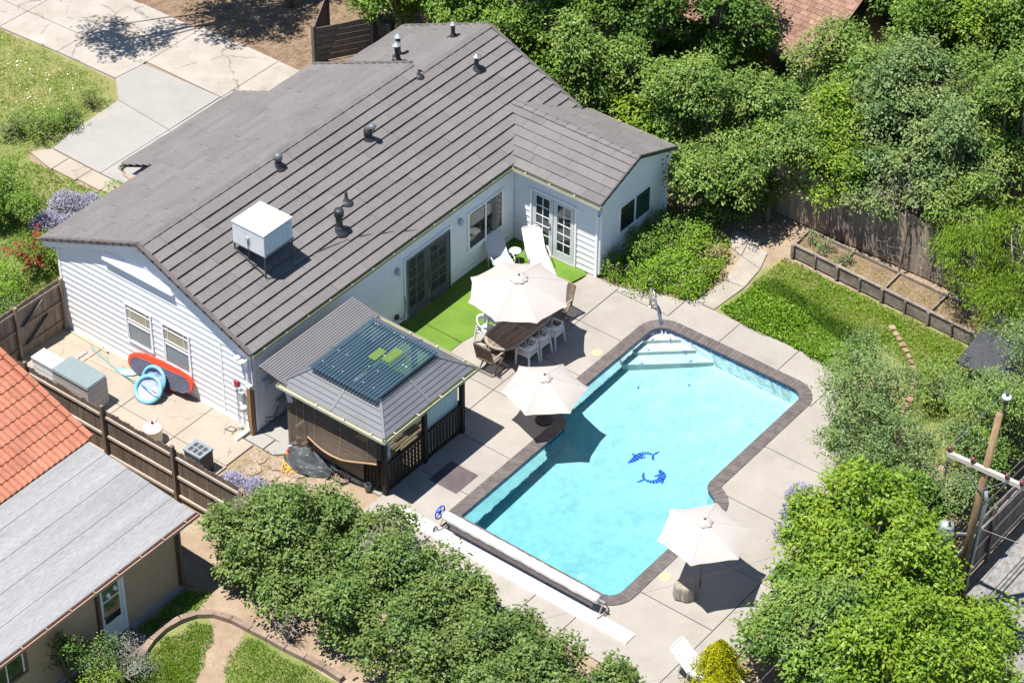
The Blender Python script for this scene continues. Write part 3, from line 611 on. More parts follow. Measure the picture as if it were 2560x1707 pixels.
dolphin('dark blue tile dolphin on pool floor curled with raised snout and tail', (6.0, -9.2),
        [(6.37, -9.10), (6.33, -9.15), (6.30, -9.22), (6.25, -9.295), (6.17, -9.34), (6.06, -9.345), (5.98, -9.325), (5.91, -9.285), (5.85, -9.22), (5.82, -9.15), (5.81, -9.07), (5.815, -9.0)],
        [0.03, 0.09, 0.14, 0.17, 0.19, 0.18, 0.15, 0.13, 0.11, 0.09, 0.07, 0.05],
        [([(6.20, -9.21), (6.14, -9.19), (6.065, -9.14)], 0.08), ([(6.08, -9.42), (6.02, -9.45), (5.94, -9.50)], 0.08), ([(5.81, -9.0), (5.87, -8.91), (5.95, -8.86), (6.024, -8.82)], 0.075), ([(5.80, -9.0), (5.73, -8.97), (5.66, -8.94), (5.592, -8.90)], 0.075)])
for i, (x, y) in enumerate([(1.85, -8.63), (1.84, -9.84)]):
    d = thing('pool_drain', ['round white drain grate on pool floor, nearer the dolphins', 'round white drain grate on pool floor, nearer the log stump'][i], 'drain', (x, y, floor_z(x)), 0, 'pool floor drains')
    MB().lathe([(0.0, 0.0), (0.13, 0.0), (0.13, 0.015), (0.105, 0.02), (0.0, 0.02)], 20).build('rim', 'white_plastic', d)
    for a in range(6):
        MB().box(-0.012+0.055*math.cos(a*1.047), 0.012+0.055*math.cos(a*1.047), -0.012+0.055*math.sin(a*1.047), 0.012+0.055*math.sin(a*1.047), 0.018, 0.024).build('slot', 'box_grey', d)
for i, (x, y, z) in enumerate([(10.30, -6.02, -.213), (10.62, -6.42, -.213), (9.95, -6.12, -.333), (10.55, -6.98, -.333), (9.45, -6.25, -.453), (10.42, -7.3, -.453), (8.75, -6.65, None), (9.7, -7.75, None)]):
    z = floor_z(x)+0.003 if z is None else z
    t = thing('step_marker', 'small blue fish tile on '+['the top pool step, house side', 'the top pool step, far end', 'the second pool step, house side', 'the second pool step, far end', 'the third pool step, house side', 'the third pool step, far end', 'the pool floor below the steps, house side', 'the pool floor below the steps, far side'][i], 'tile', (x, y, z), 0.6*i, 'fish tiles on the pool steps')
    MB().prism([(-.06, 0), (-.01, -.028), (.035, 0), (-.01, .028)], 0, .008).build('fish_body', 'mosaic', t)
    MB().prism([(.03, 0), (.065, -.025), (.065, .025)], 0, .008).build('fish_tail', 'mosaic_pale', t)
for i, (x, y, r) in enumerate([(2.33, -12.13, .165), (8.59, -5.28, .165)]):
    t = thing('skimmer_lid', ['round tan skimmer lid in deck beside the log stump', 'round tan skimmer lid in deck between dining table and pool'][i], 'lid', (x, y, 0.002), 0.7, 'skimmer lids')
    MB().lathe([(0, 0), (r, 0), (r, .008), (r-.015, .014), (0, .014)], 24).build('cover', 'lid', t)
    for s in (-.05, .05): MB().lathe([(0, .012), (.012, .012), (.012, .017), (0, .017)], 8, (s, 0, 0)).build('finger_hole', 'dark_steel', t)

# ================================================================ main house
house = thing('main_house', 'white sided bungalow with dark grey metal shingle roof beside the pool', 'house', (0, 0, 0))
RY, RZ, SL = 3.9, 4.66, 0.448           # ridge line, front pitch
SR = 0.415                               # rear pitch
def zf(y): return RZ-SL*(RY-y)
def zr(y): return RZ-SR*(y-RY)
def wing_z(x): return 3.53-0.362*abs(x-13.05)
SID = 0.105
def siding(parent, org, ud, nd, span, z0, z1, opens=(), m='siding', step=SID, name='siding_board', thick=0.025):
    ci = 0
    org = Vector(org); ud = Vector(ud); nd = Vector(nd); z = z0
    while z < z1-0.01:
        ci += 1; thk = thick if ci % 2 else thick*0.5
        zt = min(z+step, z1); a0, a1 = span(z); b0, b1 = span(zt); zm = (z+zt)/2
        cuts = sorted([(o[0], o[1]) for o in opens if o[2] < zm < o[3]])
        segs = []; s0, t0 = a0, b0
        for c0, c1 in cuts:
            if c0 > s0: segs.append((s0, c0, t0, c0))
            s0 = t0 = c1
        segs.append((s0, a1, t0, b1))
        for (u0, u1, w0, w1) in segs:
            if u1-u0 < 0.03: continue
            if w1-w0 < 0.01: w0 = w1 = (u0+u1)/2; w1 += 0.01
            p = lambda u, zz, d: org+ud*u+Vector((0, 0, zz))+nd*d
            MB().hexa([p(u0, z, 0), p(u1, z, 0), p(w1, zt, 0), p(w0, zt, 0), p(u0, z, thk), p(u1, z, thk), p(w1, zt, 0.004), p(w0, zt, 0.004)]).build(name, m, parent)
        z += step
# solid cores behind the siding
MB().add([(0.01, 0.01, -0.1), (0.01, 7.4, -0.1), (0.01, 7.4, 3.05), (0.01, RY, 4.5), (0.01, 0.01, 2.80), (11.45, 0.01, -0.1), (11.45, 7.4, -0.1), (11.45, 7.4, 3.05), (11.45, RY, 4.5), (11.45, 0.01, 2.80)],
         [(0, 1, 2, 3, 4), (9, 8, 7, 6, 5), (0, 4, 9, 5), (1, 6, 7, 2), (2, 7, 8, 3), (3, 8, 9, 4)]).build('wall', 'siding', house)
MB().add([(11.46, 0.0, -0.1), (11.46, -3.09, -0.1), (11.46, -3.09, 2.85), (13.05, -3.09, 3.43), (14.83, -3.09, 2.8), (14.83, -3.09, -0.1), (14.83, 6.6, -0.1), (14.83, 6.6, 2.8), (14.83, 3.6, 4.35), (14.83, 0, 2.8), (11.46, 6.6, -.1), (11.46, 6.6, 2.8)],
         [(0, 1, 2), (0, 2, 11, 10), (1, 5, 4, 3, 2), (5, 6, 7, 8, 9, 4), (10, 11, 7, 6)]).build('wall', 'siding', house)
# ---- gable end (faces -X)
def gable_span(z):
    lo = 0.05 if z < 2.86 else max(0.05, RY-(RZ-0.12-z)/SL); hi = 7.38 if z < 2.95 else min(7.38, RY+(RZ-0.12-z)/SR)
    return lo, hi
WIN = [(2.40, 3.34, 0.80, 2.14), (3.86, 4.78, 0.88, 2.14)]
siding(house, (0.0, 0, 0), (0, 1, 0), (-1, 0, 0), gable_span, 0.06, 4.5, WIN)
MB().box(-0.03, 0.0, -0.02, 7.42, -0.05, 0.06).build('base_trim', 'trim', house)
for y0, y1 in ((-0.03, 0.06), (7.34, 7.43)): MB().box(-0.035, -0.001, y0, y1, 0.06, 2.9).build('corner_board', 'trim', house)
MB().box(-0.03, -0.001, 1.135, 1.18, 0.06, 2.62).build('seam_strip', 'trim', house)
MB().hexa([(-0.125, 2.78, 3.44), (-0.125, 5.46, 3.44), (-0.0, 5.46, 3.42), (-0.0, 2.78, 3.42), (-0.05, 2.9, 3.68), (-0.05, 5.46, 3.68), (0.0, 5.46, 3.68), (0.0, 2.9, 3.68)]).build('ledge', 'trim', house)
def window(parent, label, plane, u0, u1, z0, z1, panes, muntins=(), proud=0.05, fw=0.055):
    """plane(u,z,d)->xyz"""
    def bx(a0, a1, b0, b1, d0, d1): return MB().hexa([plane(a0, b0, d0), plane(a1, b0, d0), plane(a1, b0, d1), plane(a0, b0, d1), plane(a0, b1, d0), plane(a1, b1, d0), plane(a1, b1, d1), plane(a0, b1, d1)])
    w = bx(u0-.0, u1+.0, z0, z1, 0.0, 0.012).build('window', 'dark_steel', parent)
    if label: w['label'] = label
    for a in ((u0-fw, u0, z0-fw, z1+fw), (u1, u1+fw, z0-fw, z1+fw), (u0, u1, z1, z1+fw), (u0, u1, z0-fw*1.3, z0)): bx(*a, 0.001, proud).build('frame', 'trim', w)
    for (a0, a1, b0, b1, m, d) in panes: bx(a0, a1, b0, b1, 0.013, d).build('pane', m, w)
    for (a0, a1, b0, b1) in muntins: bx(a0, a1, b0, b1, 0.014, 0.040).build('muntin', 'trim', w)
    return w
pg = lambda u, z, d: (-d-0.001, u, z)
for (a, b, z0, z1) in WIN:
    zm = (z0+z1)/2+0.02; w_ = b-a
    mun = [(a, b, zm-.03, zm+.02), (a+.16*w_, a+.16*w_+.016, zm, z1), (b-.16*w_-.016, b-.16*w_, zm, z1), (a, b, z1-.15*(z1-zm)*1.6, z1-.15*(z1-zm)*1.6+.016), (a, b, zm+.17*(z1-zm), zm+.17*(z1-zm)+.016), (a, a+.035, z0, zm), (b-.035, b, z0, zm)]
    window(house, None, pg, a, b, z0, z1, [(a, b, zm, z1, 'blind_glass', .026), (a, b, z0, zm, 'screen_glass', .018)], mun)
# ---- pool side wall (faces -Y)
pw = lambda u, z, d: (u, -d-0.001, z)
OPW = [(6.35, 8.35, -0.1, 2.18), (9.25, 10.85, 0.82, 2.12), (1.0, 1.75, 1.2, 1.9)]
siding(house, (0, 0.0, 0), (1, 0, 0), (0, -1, 0), lambda z: (0.05, 11.44), 0.03, 2.78, OPW)
MB().box(-0.035, 0.06, -0.034, -0.0, -0.02, 2.8).build('corner_board', 'trim', house)
def french(parent, label, plane, u0, u1, h, mesh=True, lm='door_paint', glass='glass'):
    def bx(a0, a1, b0, b1, d0, d1): return MB().hexa([plane(a0, b0, d0), plane(a1, b0, d0), plane(a1, b0, d1), plane(a0, b0, d1), plane(a0, b1, d0), plane(a1, b1, d0), plane(a1, b1, d1), plane(a0, b1, d1)])
    d = bx(u0, u1, 0.0, h, 0.0, 0.01).build('french_door', 'door_paint', parent); d['label'] = label
    for a in ((u0-.06, u0, 0, h+.06), (u1, u1+.06, 0, h+.06), (u0, u1, h, h+.06)): bx(*a, 0.001, 0.055).build('frame', 'trim', d)
    um = (u0+u1)/2
    bx(u0, u1, 0.0, 0.03, 0.011, 0.09).build('threshold', 'concrete_grey', d)
    for a, b in ((u0+.03, um-.02), (um+.02, u1-.03)):
        for q in ((a, a+.13, .04, h-.01), (b-.13, b, .04, h-.01), (a+.13, b-.13, h-.14, h-.01), (a+.13, b-.13, .04, .30)): bx(*q, 0.011, 0.036).build('stile', lm, d)
        ga, gb, g0, g1 = a+.13, b-.13, .30, h-.14; cw = (gb-ga)/2; rh = (g1-g0)/5
        for i in range(2):
            for j in range(5): bx(ga+i*cw+.012, ga+(i+1)*cw-.012, g0+j*rh+.012, g0+(j+1)*rh-.012, 0.011, 0.022).build('pane', glass, d)
        bx(ga+cw-.012, ga+cw+.012, g0, g1, 0.012, 0.032).build('muntin', 'trim', d)
        for j in range(1, 5): bx(ga, gb, g0+j*rh-.012, g0+j*rh+.012, 0.012, 0.031).build('muntin', 'trim', d)
    for z in (0.98, 1.14): 
        c = plane(um-.10, z, 0.07); MB().lathe([(0, -.03), (.028, -.02), (.032, 0), (.028, .02), (0, .03)], 8, c).build('handle', 'dark_steel', d, True)
    if mesh:
        bx(u0+.02, um-.01, 0.12, h-.02, 0.092, 0.094).build('insect_screen', 'screen_mesh', d); bx(um+.03, u1-.02, 0.05, h-.02, 0.092, 0.094).build('insect_screen', 'screen_mesh', d)
        k = [plane(um+.02+.03*math.sin(i), h-.03-(h-.2)*i/8, .10) for i in range(9)]; MB().tube(k, .016, 5).build('screen_edge', 'wire_dark', d)
        k = [plane(um+.02, .18, .10), plane(um-.35, .10, .12), plane(u0+.35, .17, .12), plane(u0+.05, .02, .11)]; MB().tube(k, .018, 5).build('screen_edge', 'wire_dark', d)
        k = [plane(um+.06, .06, .11), plane(um+.5, .12, .13), plane(u1-.05, .05, .11)]; MB().tube(k, .014, 5).build('screen_edge', 'wire_dark', d)
        MB().tube([plane(u1-.04, 0.05, .095), plane(u1-.05, h-.03, .095)], .012, 5).build('screen_edge', 'wire_dark', d)
french(house, 'pair of french doors behind a loose dark insect screen', pw, 6.35, 8.35, 2.15)
window(house, 'wide sliding window on the pool side wall', pw, 9.25, 10.85, 0.84, 2.1, [(9.25, 10.05, .84, 2.1, 'glass', .02), (10.05, 10.85, .84, 2.1, 'glass', .026)], [(10.02, 10.08, .84, 2.1), (9.25, 9.29, .84, 2.1), (10.81, 10.85, .84, 2.1)])
window(house, None, pw, 1.0, 1.75, 1.22, 1.88, [(1.0, 1.75, 1.22, 1.88, 'glass', .02)])
for x, z in ((6.0, 1.98), (8.85, 2.1)):
    lp = MB().box(x-.06, x+.06, -.06, -.02, z-.09, z+.09).build('wall_lamp', 'box_grey', house)
    MB().lathe([(.0, -.12), (.06, -.11), (.075, 0), (.05, .09), (0, .1)], 10, (x, -.10, z)).build('lamp_shade', 'box_light', lp, True)
vb = MB().box(5.85, 5.97, -.10, -.02, .30, .44).build('outlet_box', 'dark_steel', house)
MB().tube([(5.93, -.1, .33), (6.1, -.12, .22), (6.27, -.1, .45), (6.28, -.07, .9)], .012, 5).build('cable', 'wire_dark', vb)
MB().box(5.45, 5.57, -.07, -.02, .36, .5).build('outlet_box', 'box_light', house)
# boxes on the wall behind the gazebo
for (x0, x1, z0, z1, d, m) in ((.28, .48, 1.30, 1.62, .09, 'box_light'), (.52, .72, 1.42, 1.68, .11, 'box_grey'), (.78, .98, .38, .62, .12, 'box_grey'), (1.02, 1.14, .45, .66, .09, 'box_grey')):
    MB().box(x0, x1, -d-.02, -.02, z0, z1).build('utility_box', m, house)
for a, b in (((.3, -.06, .35), (.8, -.1, .5)), ((.28, -.06, .2), (.82, -.1, .46))):
    mdl = ((a[0]+b[0])/2, -.14, min(a[2], b[2])-.12); MB().tube([a, mdl, b], .012, 5).build('cable', 'wire_dark', house)
# ---- wing: door wall (faces -X) and end wall (faces -Y)
wd = lambda u, z, d: (11.45-d-.001, -u, z)
siding(house, (11.45, 0, 0), (0, -1, 0), (-1, 0, 0), lambda z: (0.03, 3.06), 0.03, 2.80, [(0.70, 2.30, -.1, 2.16)])
french(house, 'pair of french doors on the wing, facing the loungers', wd, 0.70, 2.30, 2.12, False)
MB().box(11.415, 11.45, -3.13, -3.04, -.02, 2.78).build('corner_board', 'trim', house)
MB().box(11.42, 11.50, -3.135, -3.10, -.02, 2.78).build('corner_board', 'trim', house)
we = lambda u, z, d: (u, -3.10-d-.001, z)
siding(house, (0, -3.10, 0), (1, 0, 0), (0, -1, 0), lambda z: (11.5, 14.8) if z < 2.86 else (13.05-(3.42-z)/.362, 13.05+(3.42-z)/.362), 0.03, 3.40, [(12.55, 14.05, .95, 1.9)])
window(house, 'sliding window on the end wall of the wing', we, 12.55, 14.05, .97, 1.88, [(12.55, 13.3, .97, 1.88, 'glass', .02), (13.3, 14.05, .97, 1.88, 'glass_green', .026)], [(13.27, 13.33, .97, 1.88)])
MB().box(14.76, 14.85, -3.135, -3.10, -.02, 2.78).build('corner_board', 'trim', house)
cm = MB().box(11.40, 11.47, -3.24, -3.12, 2.42, 2.5).build('security_camera', 'white_plastic', house)
MB().tube([(11.40, -3.20, 2.46), (11.27, -3.27, 2.38)], .055, 10).build('lens_barrel', 'white_plastic', cm); MB().tube([(11.275, -3.268, 2.383), (11.26, -3.275, 2.374)], .036, 8).build('lens', 'dark_steel', cm)
# ---- downspouts
MB().tube([(-.06, -.14, 2.78), (-.10, .02, 2.66), (-.10, .12, 2.5), (-.07, .12, .25), (-.10, .14, .09)], .048, 8).build('downspout', 'trim', house)
MB().bar((-.08, .17, .05), (-.66, .19, .04), .11, .08).build('downspout', 'trim', house)
MB().tube([(11.30, -3.25, 2.78), (11.42, -3.19, 2.45), (11.50, -3.175, 2.2), (11.50, -3.175, .1)], .045, 8).build('downspout', 'trim', house)
MB().tube([(14.93, -3.28, 2.78), (14.9, -3.2, 2.5), (14.83, -3.18, 2.3), (14.83, -3.18, .1)], .05, 8).build('downspout', 'trim', house)
# ================================================================ roof
roof = MB().plate([(-.16, -.06, zf(-.06)-.06), (14.74, -.06, zf(-.06)-.06), (14.74, 3.55, zf(3.55)-.06), (-.16, 3.55, zf(3.55)-.06)], (0, 0, .03))
roof.plate([(-.16, 3.5, zf(3.5)-.06), (11.38, 3.5, zf(3.5)-.06), (11.38, RY, zf(RY)-.06), (-.16, RY, zf(RY)-.06)], (0, 0, .03))
roof.plate([(-.16, RY, RZ-.06), (11.38, RY, RZ-.06), (11.38, 7.85, zr(7.85)-.06), (-.16, 7.85, zr(7.85)-.06)], (0, 0, .03))
roof.plate([(4.42, 7.8, zr(7.8)-.06), (9.45, 7.8, zr(7.8)-.06), (9.45, 9.28, zr(9.28)-.06), (4.42, 9.28, zr(9.28)-.06)], (0, 0, .03))
roof.plate([(11.38, 3.57, 4.45), (14.74, 3.57, 4.45), (14.74, 7.0, 3.09), (11.38, 7.0, 3.09)], (0, 0, .03))
roof.plate([(11.22, -3.38, wing_z(11.22)-.06), (13.05, -3.38, 3.47), (13.05, 1.2, 3.47), (11.22, -.1, wing_z(11.22)-.06)], (0, 0, .03))
roof.plate([(13.05, -3.38, 3.47), (14.93, -3.38, wing_z(14.93)-.06), (14.93, -.1, wing_z(14.93)-.06), (13.05, 1.2, 3.47)], (0, 0, .03))
roof = roof.build('roof', 'roof_base', house)
def courses(O, S, T, slope, rows, srange, dt=0.30, plen=1.28, rise=0.078, m='roof', name='roof_panel', seed=3):
    """O origin at eave; S unit vector along eave; T horizontal unit vector up-slope"""
    rg = random.Random(seed); O = Vector(O); S = Vector(S); T = Vector(T); Z = Vector((0, 0, 1)); N = (Z-T*slope).normalized()
    for i in range(rows):
        s0, s1 = srange(i*dt, (i+1)*dt); off = -rg.uniform(0, plen); s = s0; k = 0
        x = s0+off
        while x < s1-0.02:
            a = max(x+.004, s0); b = min(x+plen-.004, s1); x += plen
            if b-a < 0.05: continue
            lo = i*dt-.028; hi = (i+1)*dt+.01; h0 = rise*rg.uniform(.9, 1.12); h1 = rise*rg.uniform(.9, 1.12)
            P = lambda s_, t_, h: O+S*s_+T*t_+Z*(t_*slope)+N*h
            nseg = max(1, int((b-a)/.33)); mb = MB()
            for q in range(nseg):
                u0 = a+(b-a)*q/nseg; u1 = a+(b-a)*(q+1)/nseg
                e0 = h0+(h1-h0)*q/nseg+(.006 if q % 2 else -.004)*(0 < q); e1 = h0+(h1-h0)*(q+1)/nseg+(.006 if (q+1) % 2 else -.004)*(q+1 < nseg)
                mb.hexa([P(u0, lo, e0-.016), P(u1, lo, e1-.016), P(u1, hi, .0), P(u0, hi, .0), P(u0, lo, e0), P(u1, lo, e1), P(u1, hi, .012), P(u0, hi, .012)])
            mb.build(name, m, roof)
courses((0, -.1, zf(-.1)), (1, 0, 0), (0, 1, 0), SL, 12, lambda a, b: (-.16, 14.70))
courses((0, -.1, zf(-.1)), (1, 0, 0), (0, 1, 0), SL, 1, lambda a, b: (-.16, 11.36), seed=8) if False else None
courses((0, 3.5, zf(3.5)), (1, 0, 0), (0, 1, 0), SL, 1, lambda a, b: (-.16, 11.36), dt=0.38, seed=9)
courses((0, 7.86, zr(7.86)), (-1, 0, 0), (0, -1, 0), SR, 13, lambda a, b: (-11.36, .16), seed=4, dt=.304)
courses((0, 9.30, zr(9.30)), (-1, 0, 0), (0, -1, 0), SR, 5, lambda a, b: (-9.45, -4.42), seed=5, dt=.29)
courses((0, 7.02, 3.10), (-1, 0, 0), (0, -1, 0), .413, 11, lambda a, b: (-14.72, -11.40), seed=6, dt=.31)
VX = lambda t: -.1+(t*.362)/SL     # y where the wing meets the main slope
courses((11.2, 0, wing_z(11.2)), (0, 1, 0), (1, 0, 0), .362, 6, lambda a, b: (-3.38, VX(a)+.06), dt=.306, rise=.048, seed=11)
courses((14.95, 0, wing_z(14.95)), (0, 1, 0), (-1, 0, 0), .362, 6, lambda a, b: (-3.38, VX(a)+.06), dt=.312, rise=.04, seed=12, plen=.8)
def caps(a, b, w, sl1, sl2, side, m='roof', step=.40, name='ridge_cap'):
    a = Vector(a); b = Vector(b); d = (b-a); L = d.length; d.normalize(); sd_ = Vector(side); n_ = int(L/step)
    for i in range(n_+1):
        p = a+d*(i*step); q = a+d*min(L, (i+1)*step+.03)
        if (q-p).length < .1: continue
        up0 = Vector((0, 0, .055)); up1 = Vector((0, 0, .075))
        l0 = sd_*w+Vector((0, 0, -w*sl1)); r0 = -sd_*w+Vector((0, 0, -w*sl2)); th = Vector((0, 0, -.025))
        mb = MB().hexa([p+l0+up0+th, q+l0+up1+th, q+up1+th, p+up0+th, p+l0+up0, q+l0+up1, q+up1, p+up0]); mb.hexa([p+up0+th, q+up1+th, q+r0+up1+th, p+r0+up0+th, p+up0, q+up1, q+r0+up1, p+r0+up0])
        mb.build(name, m, roof)
caps((-.2, RY, RZ), (11.42, RY, RZ), .13, SR, SL, (0, 1, 0))
caps((11.45, 3.57, 4.51), (14.76, 3.57, 4.51), .13, SR, SL, (0, 1, 0))
caps((13.05, 1.3, 3.53), (13.05, -3.42, 3.53), .12, .362, .362, (1, 0, 0))
def rake(a, b, w, h, m='roof_edge', step=.33, name='rake_trim', drop=.05):
    a = Vector(a); b = Vector(b); n_ = max(1, int((b-a).length/step))
    for i in range(n_):
        p = a.lerp(b, i/n_); q = a.lerp(b, (i+1)/n_+.01); MB().bar(p+Vector((0, 0, .022)), q+Vector((0, 0, .034)), w, h).build(name, m, roof)
rake((-.16, -.12, zf(-.12)), (-.16, RY, RZ), .13, .10); rake((-.16, 7.9, zr(7.9)), (-.16, RY, RZ), .12, .10)
rake((14.73, .0, zf(.0)), (14.73, 3.57, 4.51), .12, .08); rake((14.73, 7.02, 3.10), (14.73, 3.57, 4.51), .12, .10); rake((11.38, 7.9, zr(7.9)), (11.38, RY, RZ), .13, .11)
rake((11.18, -3.40, wing_z(11.18)), (13.05, -3.40, 3.53), .05, .10, 'vent_metal'); rake((14.97, -3.40, wing_z(14.97)), (13.05, -3.40, 3.53), .05, .10, 'vent_metal')
# rake boards and soffits on the gable end
MB().bar((-.12, -.1, zf(-.1)-.14), (-.12, RY, RZ-.14), .035, .15).build('rake_board', 'trim', house)
MB().bar((-.12, 7.86, zr(7.86)-.16), (-.12, RY, RZ-.16), .035, .20).build('rake_board', 'trim', house)
MB().plate([(-.12, 0, zf(0)-.20), (0, 0, zf(0)-.20), (0, RY, RZ-.20), (-.12, RY, RZ-.20)], (0, 0, .02)).build('soffit', 'trim', house)
MB().plate([(-.12, 7.86, zr(7.86)-.24), (0, 7.86, zr(7.86)-.24), (0, RY, RZ-.24), (-.12, RY, RZ-.24)], (0, 0, .02)).build('soffit', 'trim', house)
MB().box(-.14, 11.3, 7.4, 7.86, 2.84, 2.87).build('soffit', 'trim', house)
MB().box(4.5, 9.4, 7.41, 9.0, -.1, 2.2).build('wall', 'siding', house)
def gutter(a, b, m='gutter', w=.12, h=.10, parent=None, hangers=.9, out=None, hm='gutter_tan'):
    a = Vector(a); b = Vector(b); d = (b-a).normalized(); o = Vector(out); t = .008; Z = Vector((0, 0, 1)); mb = MB()
    mb.plate([a, b, b+o*w, a+o*w], (0, 0, t)); mb.plate([a, b, b+o*t, a+o*t], (0, 0, h)); mb.plate([a+o*w, b+o*w, b+o*(w+t), a+o*(w+t)], (0, 0, h))
    for p in (a, b-d*t): mb.plate([p, p+d*t, p+d*t+o*w, p+o*w], (0, 0, h))
    g = mb.build('gutter', m, parent)
    n_ = int((b-a).length/hangers)
    for i in range(1, n_+1):
        p = a+d*((i-.5)*hangers)+Z*(h-.005); MB().bar(p-o*.01, p+o*(w+.012), .035, .014).build('gutter_hanger', hm, g)
    return g
gutter((-.14, -.075, 2.735), (11.15, -.075, 2.735), parent=house, out=(0, -1, 0))
gutter((11.22, -.2, 2.735), (11.22, -3.42, 2.735), m='gutter_tan', parent=house, out=(-1, 0, 0))
gutter((14.93, -3.40, 2.735), (14.93, -.1, 2.735), m='gutter_tan', parent=house, out=(1, 0, 0))
gutter((4.36, 9.30, 2.26), (9.45, 9.30, 2.26), m='gutter_tan', parent=house, out=(0, 1, 0))
gutter((-.14, 7.88, 2.90), (4.4, 7.88, 2.90), m='gutter_brown', parent=house, out=(0, 1, 0))
MB().tube([(4.44, 9.36, 2.26), (4.40, 9.2, 2.12), (4.40, 8.3, 2.0), (4.42, 7.6, 1.9)], .045, 8).build('downspout', 'gutter_brown', house)
# ---- vents on the roof
def pipe(x, y, r, h, zfun, cap=None, flash=.13, m='vent_metal', lean=(0, 0)):
    z = zfun(y)
    v = MB().lathe([(flash*1.5, -.10), (flash*1.5, .03), (flash*.8, .09), (r*1.35, .13), (r*1.3, .19), (r, .2), (r, .22)], 14, (x, y, z)).build('roof_vent', m, roof, True)
    MB().tube([(x, y, z), (x+lean[0]*h, y+lean[1]*h, z+h)], r, 12).build('pipe', m, v)
    if cap == 'dome': MB().lathe([(r*1.45, -.10), (r*1.5, .0), (r*1.35, .06), (r*.8, .10), (0, .115)], 14, (x, y, z+h)).build('cap', 'vent_cap', v, True)
    if cap == 'black': MB().lathe([(r*1.4, -.16), (r*1.45, .0), (r*1.3, .05), (r*.8, .08), (0, .09)], 14, (x, y, z+h)).build('cap', 'vent_metal', v, True)
    if cap == 'cone': MB().lathe([(r*2.1, 0), (r*2.1, .015), (0, .11)], 14, (x+lean[0]*h, y+lean[1]*h, z+h+.03)).build('cap', 'galv', v)
pipe(5.1, 3.52, .085, .40, zf, 'dome'); pipe(8.13, 2.80, .09, .30, zf, 'black'); pipe(4.95, 1.15, .10, .72, zf, 'black', .17); pipe(5.86, 1.68, .045, .38, zf)
pipe(13.0, 2.68, .07, .46, zf, 'cone'); pipe(11.22, 3.45, .03, .26, zf, None, .11)
zr2 = lambda y: 4.51-.413*(y-3.57)
pipe(12.45, 5.3, .075, .72, zr2, 'cone'); pipe(11.85, 4.75, .075, .70, zr2, 'cone', lean=(-.06, .1)); pipe(13.75, 4.2, .065, .50, zr2, 'cone'); pipe(11.7, 4.85, .05, .30, zr2)
hd = MB().tube([(8.13, 2.80, zf(2.8)+.26), (8.13, 2.78, zf(2.8)+.40), (8.16, 2.68, zf(2.8)+.46), (8.20, 2.58, zf(2.8)+.42)], .10, 10).build('vent_hood', 'vent_cap', roof, True)
MB().tube([(3.2, 1.2, zf(1.2)+.06), (4.0, 1.0, zf(1.0)+.06), (5.2, .75, zf(.75)+.06), (6.3, .25, zf(.25)+.06), (6.9, -.08, zf(-.08)+.06)], .012, 5).build('cable', 'wire_dark', roof)
# ---- evaporative cooler standing on the roof
ec = thing('evaporative_cooler', 'white box evaporative cooler on steel legs standing on the dark roof', 'air cooler', (1.97, 1.2, zf(1.2)))
def L(x, y, z): return (x-1.97, y-1.2, z-zf(1.2))
c0 = (1.96, 3.10, 1.2, 2.36, 4.28, 4.98)
MB().box(c0[0]-1.97, c0[1]-1.97, c0[2]-1.2, c0[3]-1.2, c0[4]-zf(1.2), c0[5]-zf(1.2)-.03).build('cabinet', 'cooler_white', ec)
MB().box(c0[0]-1.985, c0[1]-1.955, c0[2]-1.215, c0[3]-1.185, c0[5]-zf(1.2)-.03, c0[5]-zf(1.2)).build('top_cover', 'cooler_white', ec)
MB().box(.06, c0[1]-1.97-.06, -.012, .0, c0[4]-zf(1.2)+.07, c0[5]-zf(1.2)-.06).build('pad_panel', 'cooler_pad', ec)
for i in range(1, 6): MB().box(.06+i*.17-.008, .06+i*.17+.008, -.022, -.010, c0[4]-zf(1.2)+.07, c0[5]-zf(1.2)-.06).build('louvre', 'cooler_white', ec)
MB().box(-.02, 1.15, -.03, 1.18, c0[4]-zf(1.2)-.03, c0[4]-zf(1.2)).build('base_pan', 'galv', ec)
for (x, y) in ((1.98, 1.22), (3.08, 1.22), (1.98, 2.34), (3.08, 2.34)):
    MB().tube([L(x, y, zf(y)+.02), L(x, y, 4.26)], .025, 8).build('leg', 'dark_steel', ec); MB().box(*(x-1.97-.07, x-1.97+.07, y-1.2-.07, y-1.2+.07), zf(y)-zf(1.2)+.02, zf(y)-zf(1.2)+.055).build('foot', 'galv', ec)
MB().tube([L(1.98, 1.22, 3.62), L(1.98, 2.34, 4.06)], .018, 6).build('brace', 'dark_steel', ec); MB().tube([L(1.98, 1.22, 3.7), L(3.08, 1.22, 3.7)], .0, 6) 
MB().box(-.06, -.01, .55, .63, 1.16, 1.24).build('junction_box', 'box_grey', ec)
MB().tube([(-.04, .59, 1.18), (-.05, .56, .75), (-.08, .52, .4), (.05, .4, .33)], .012, 5).build('cable', 'wire_dark', ec)
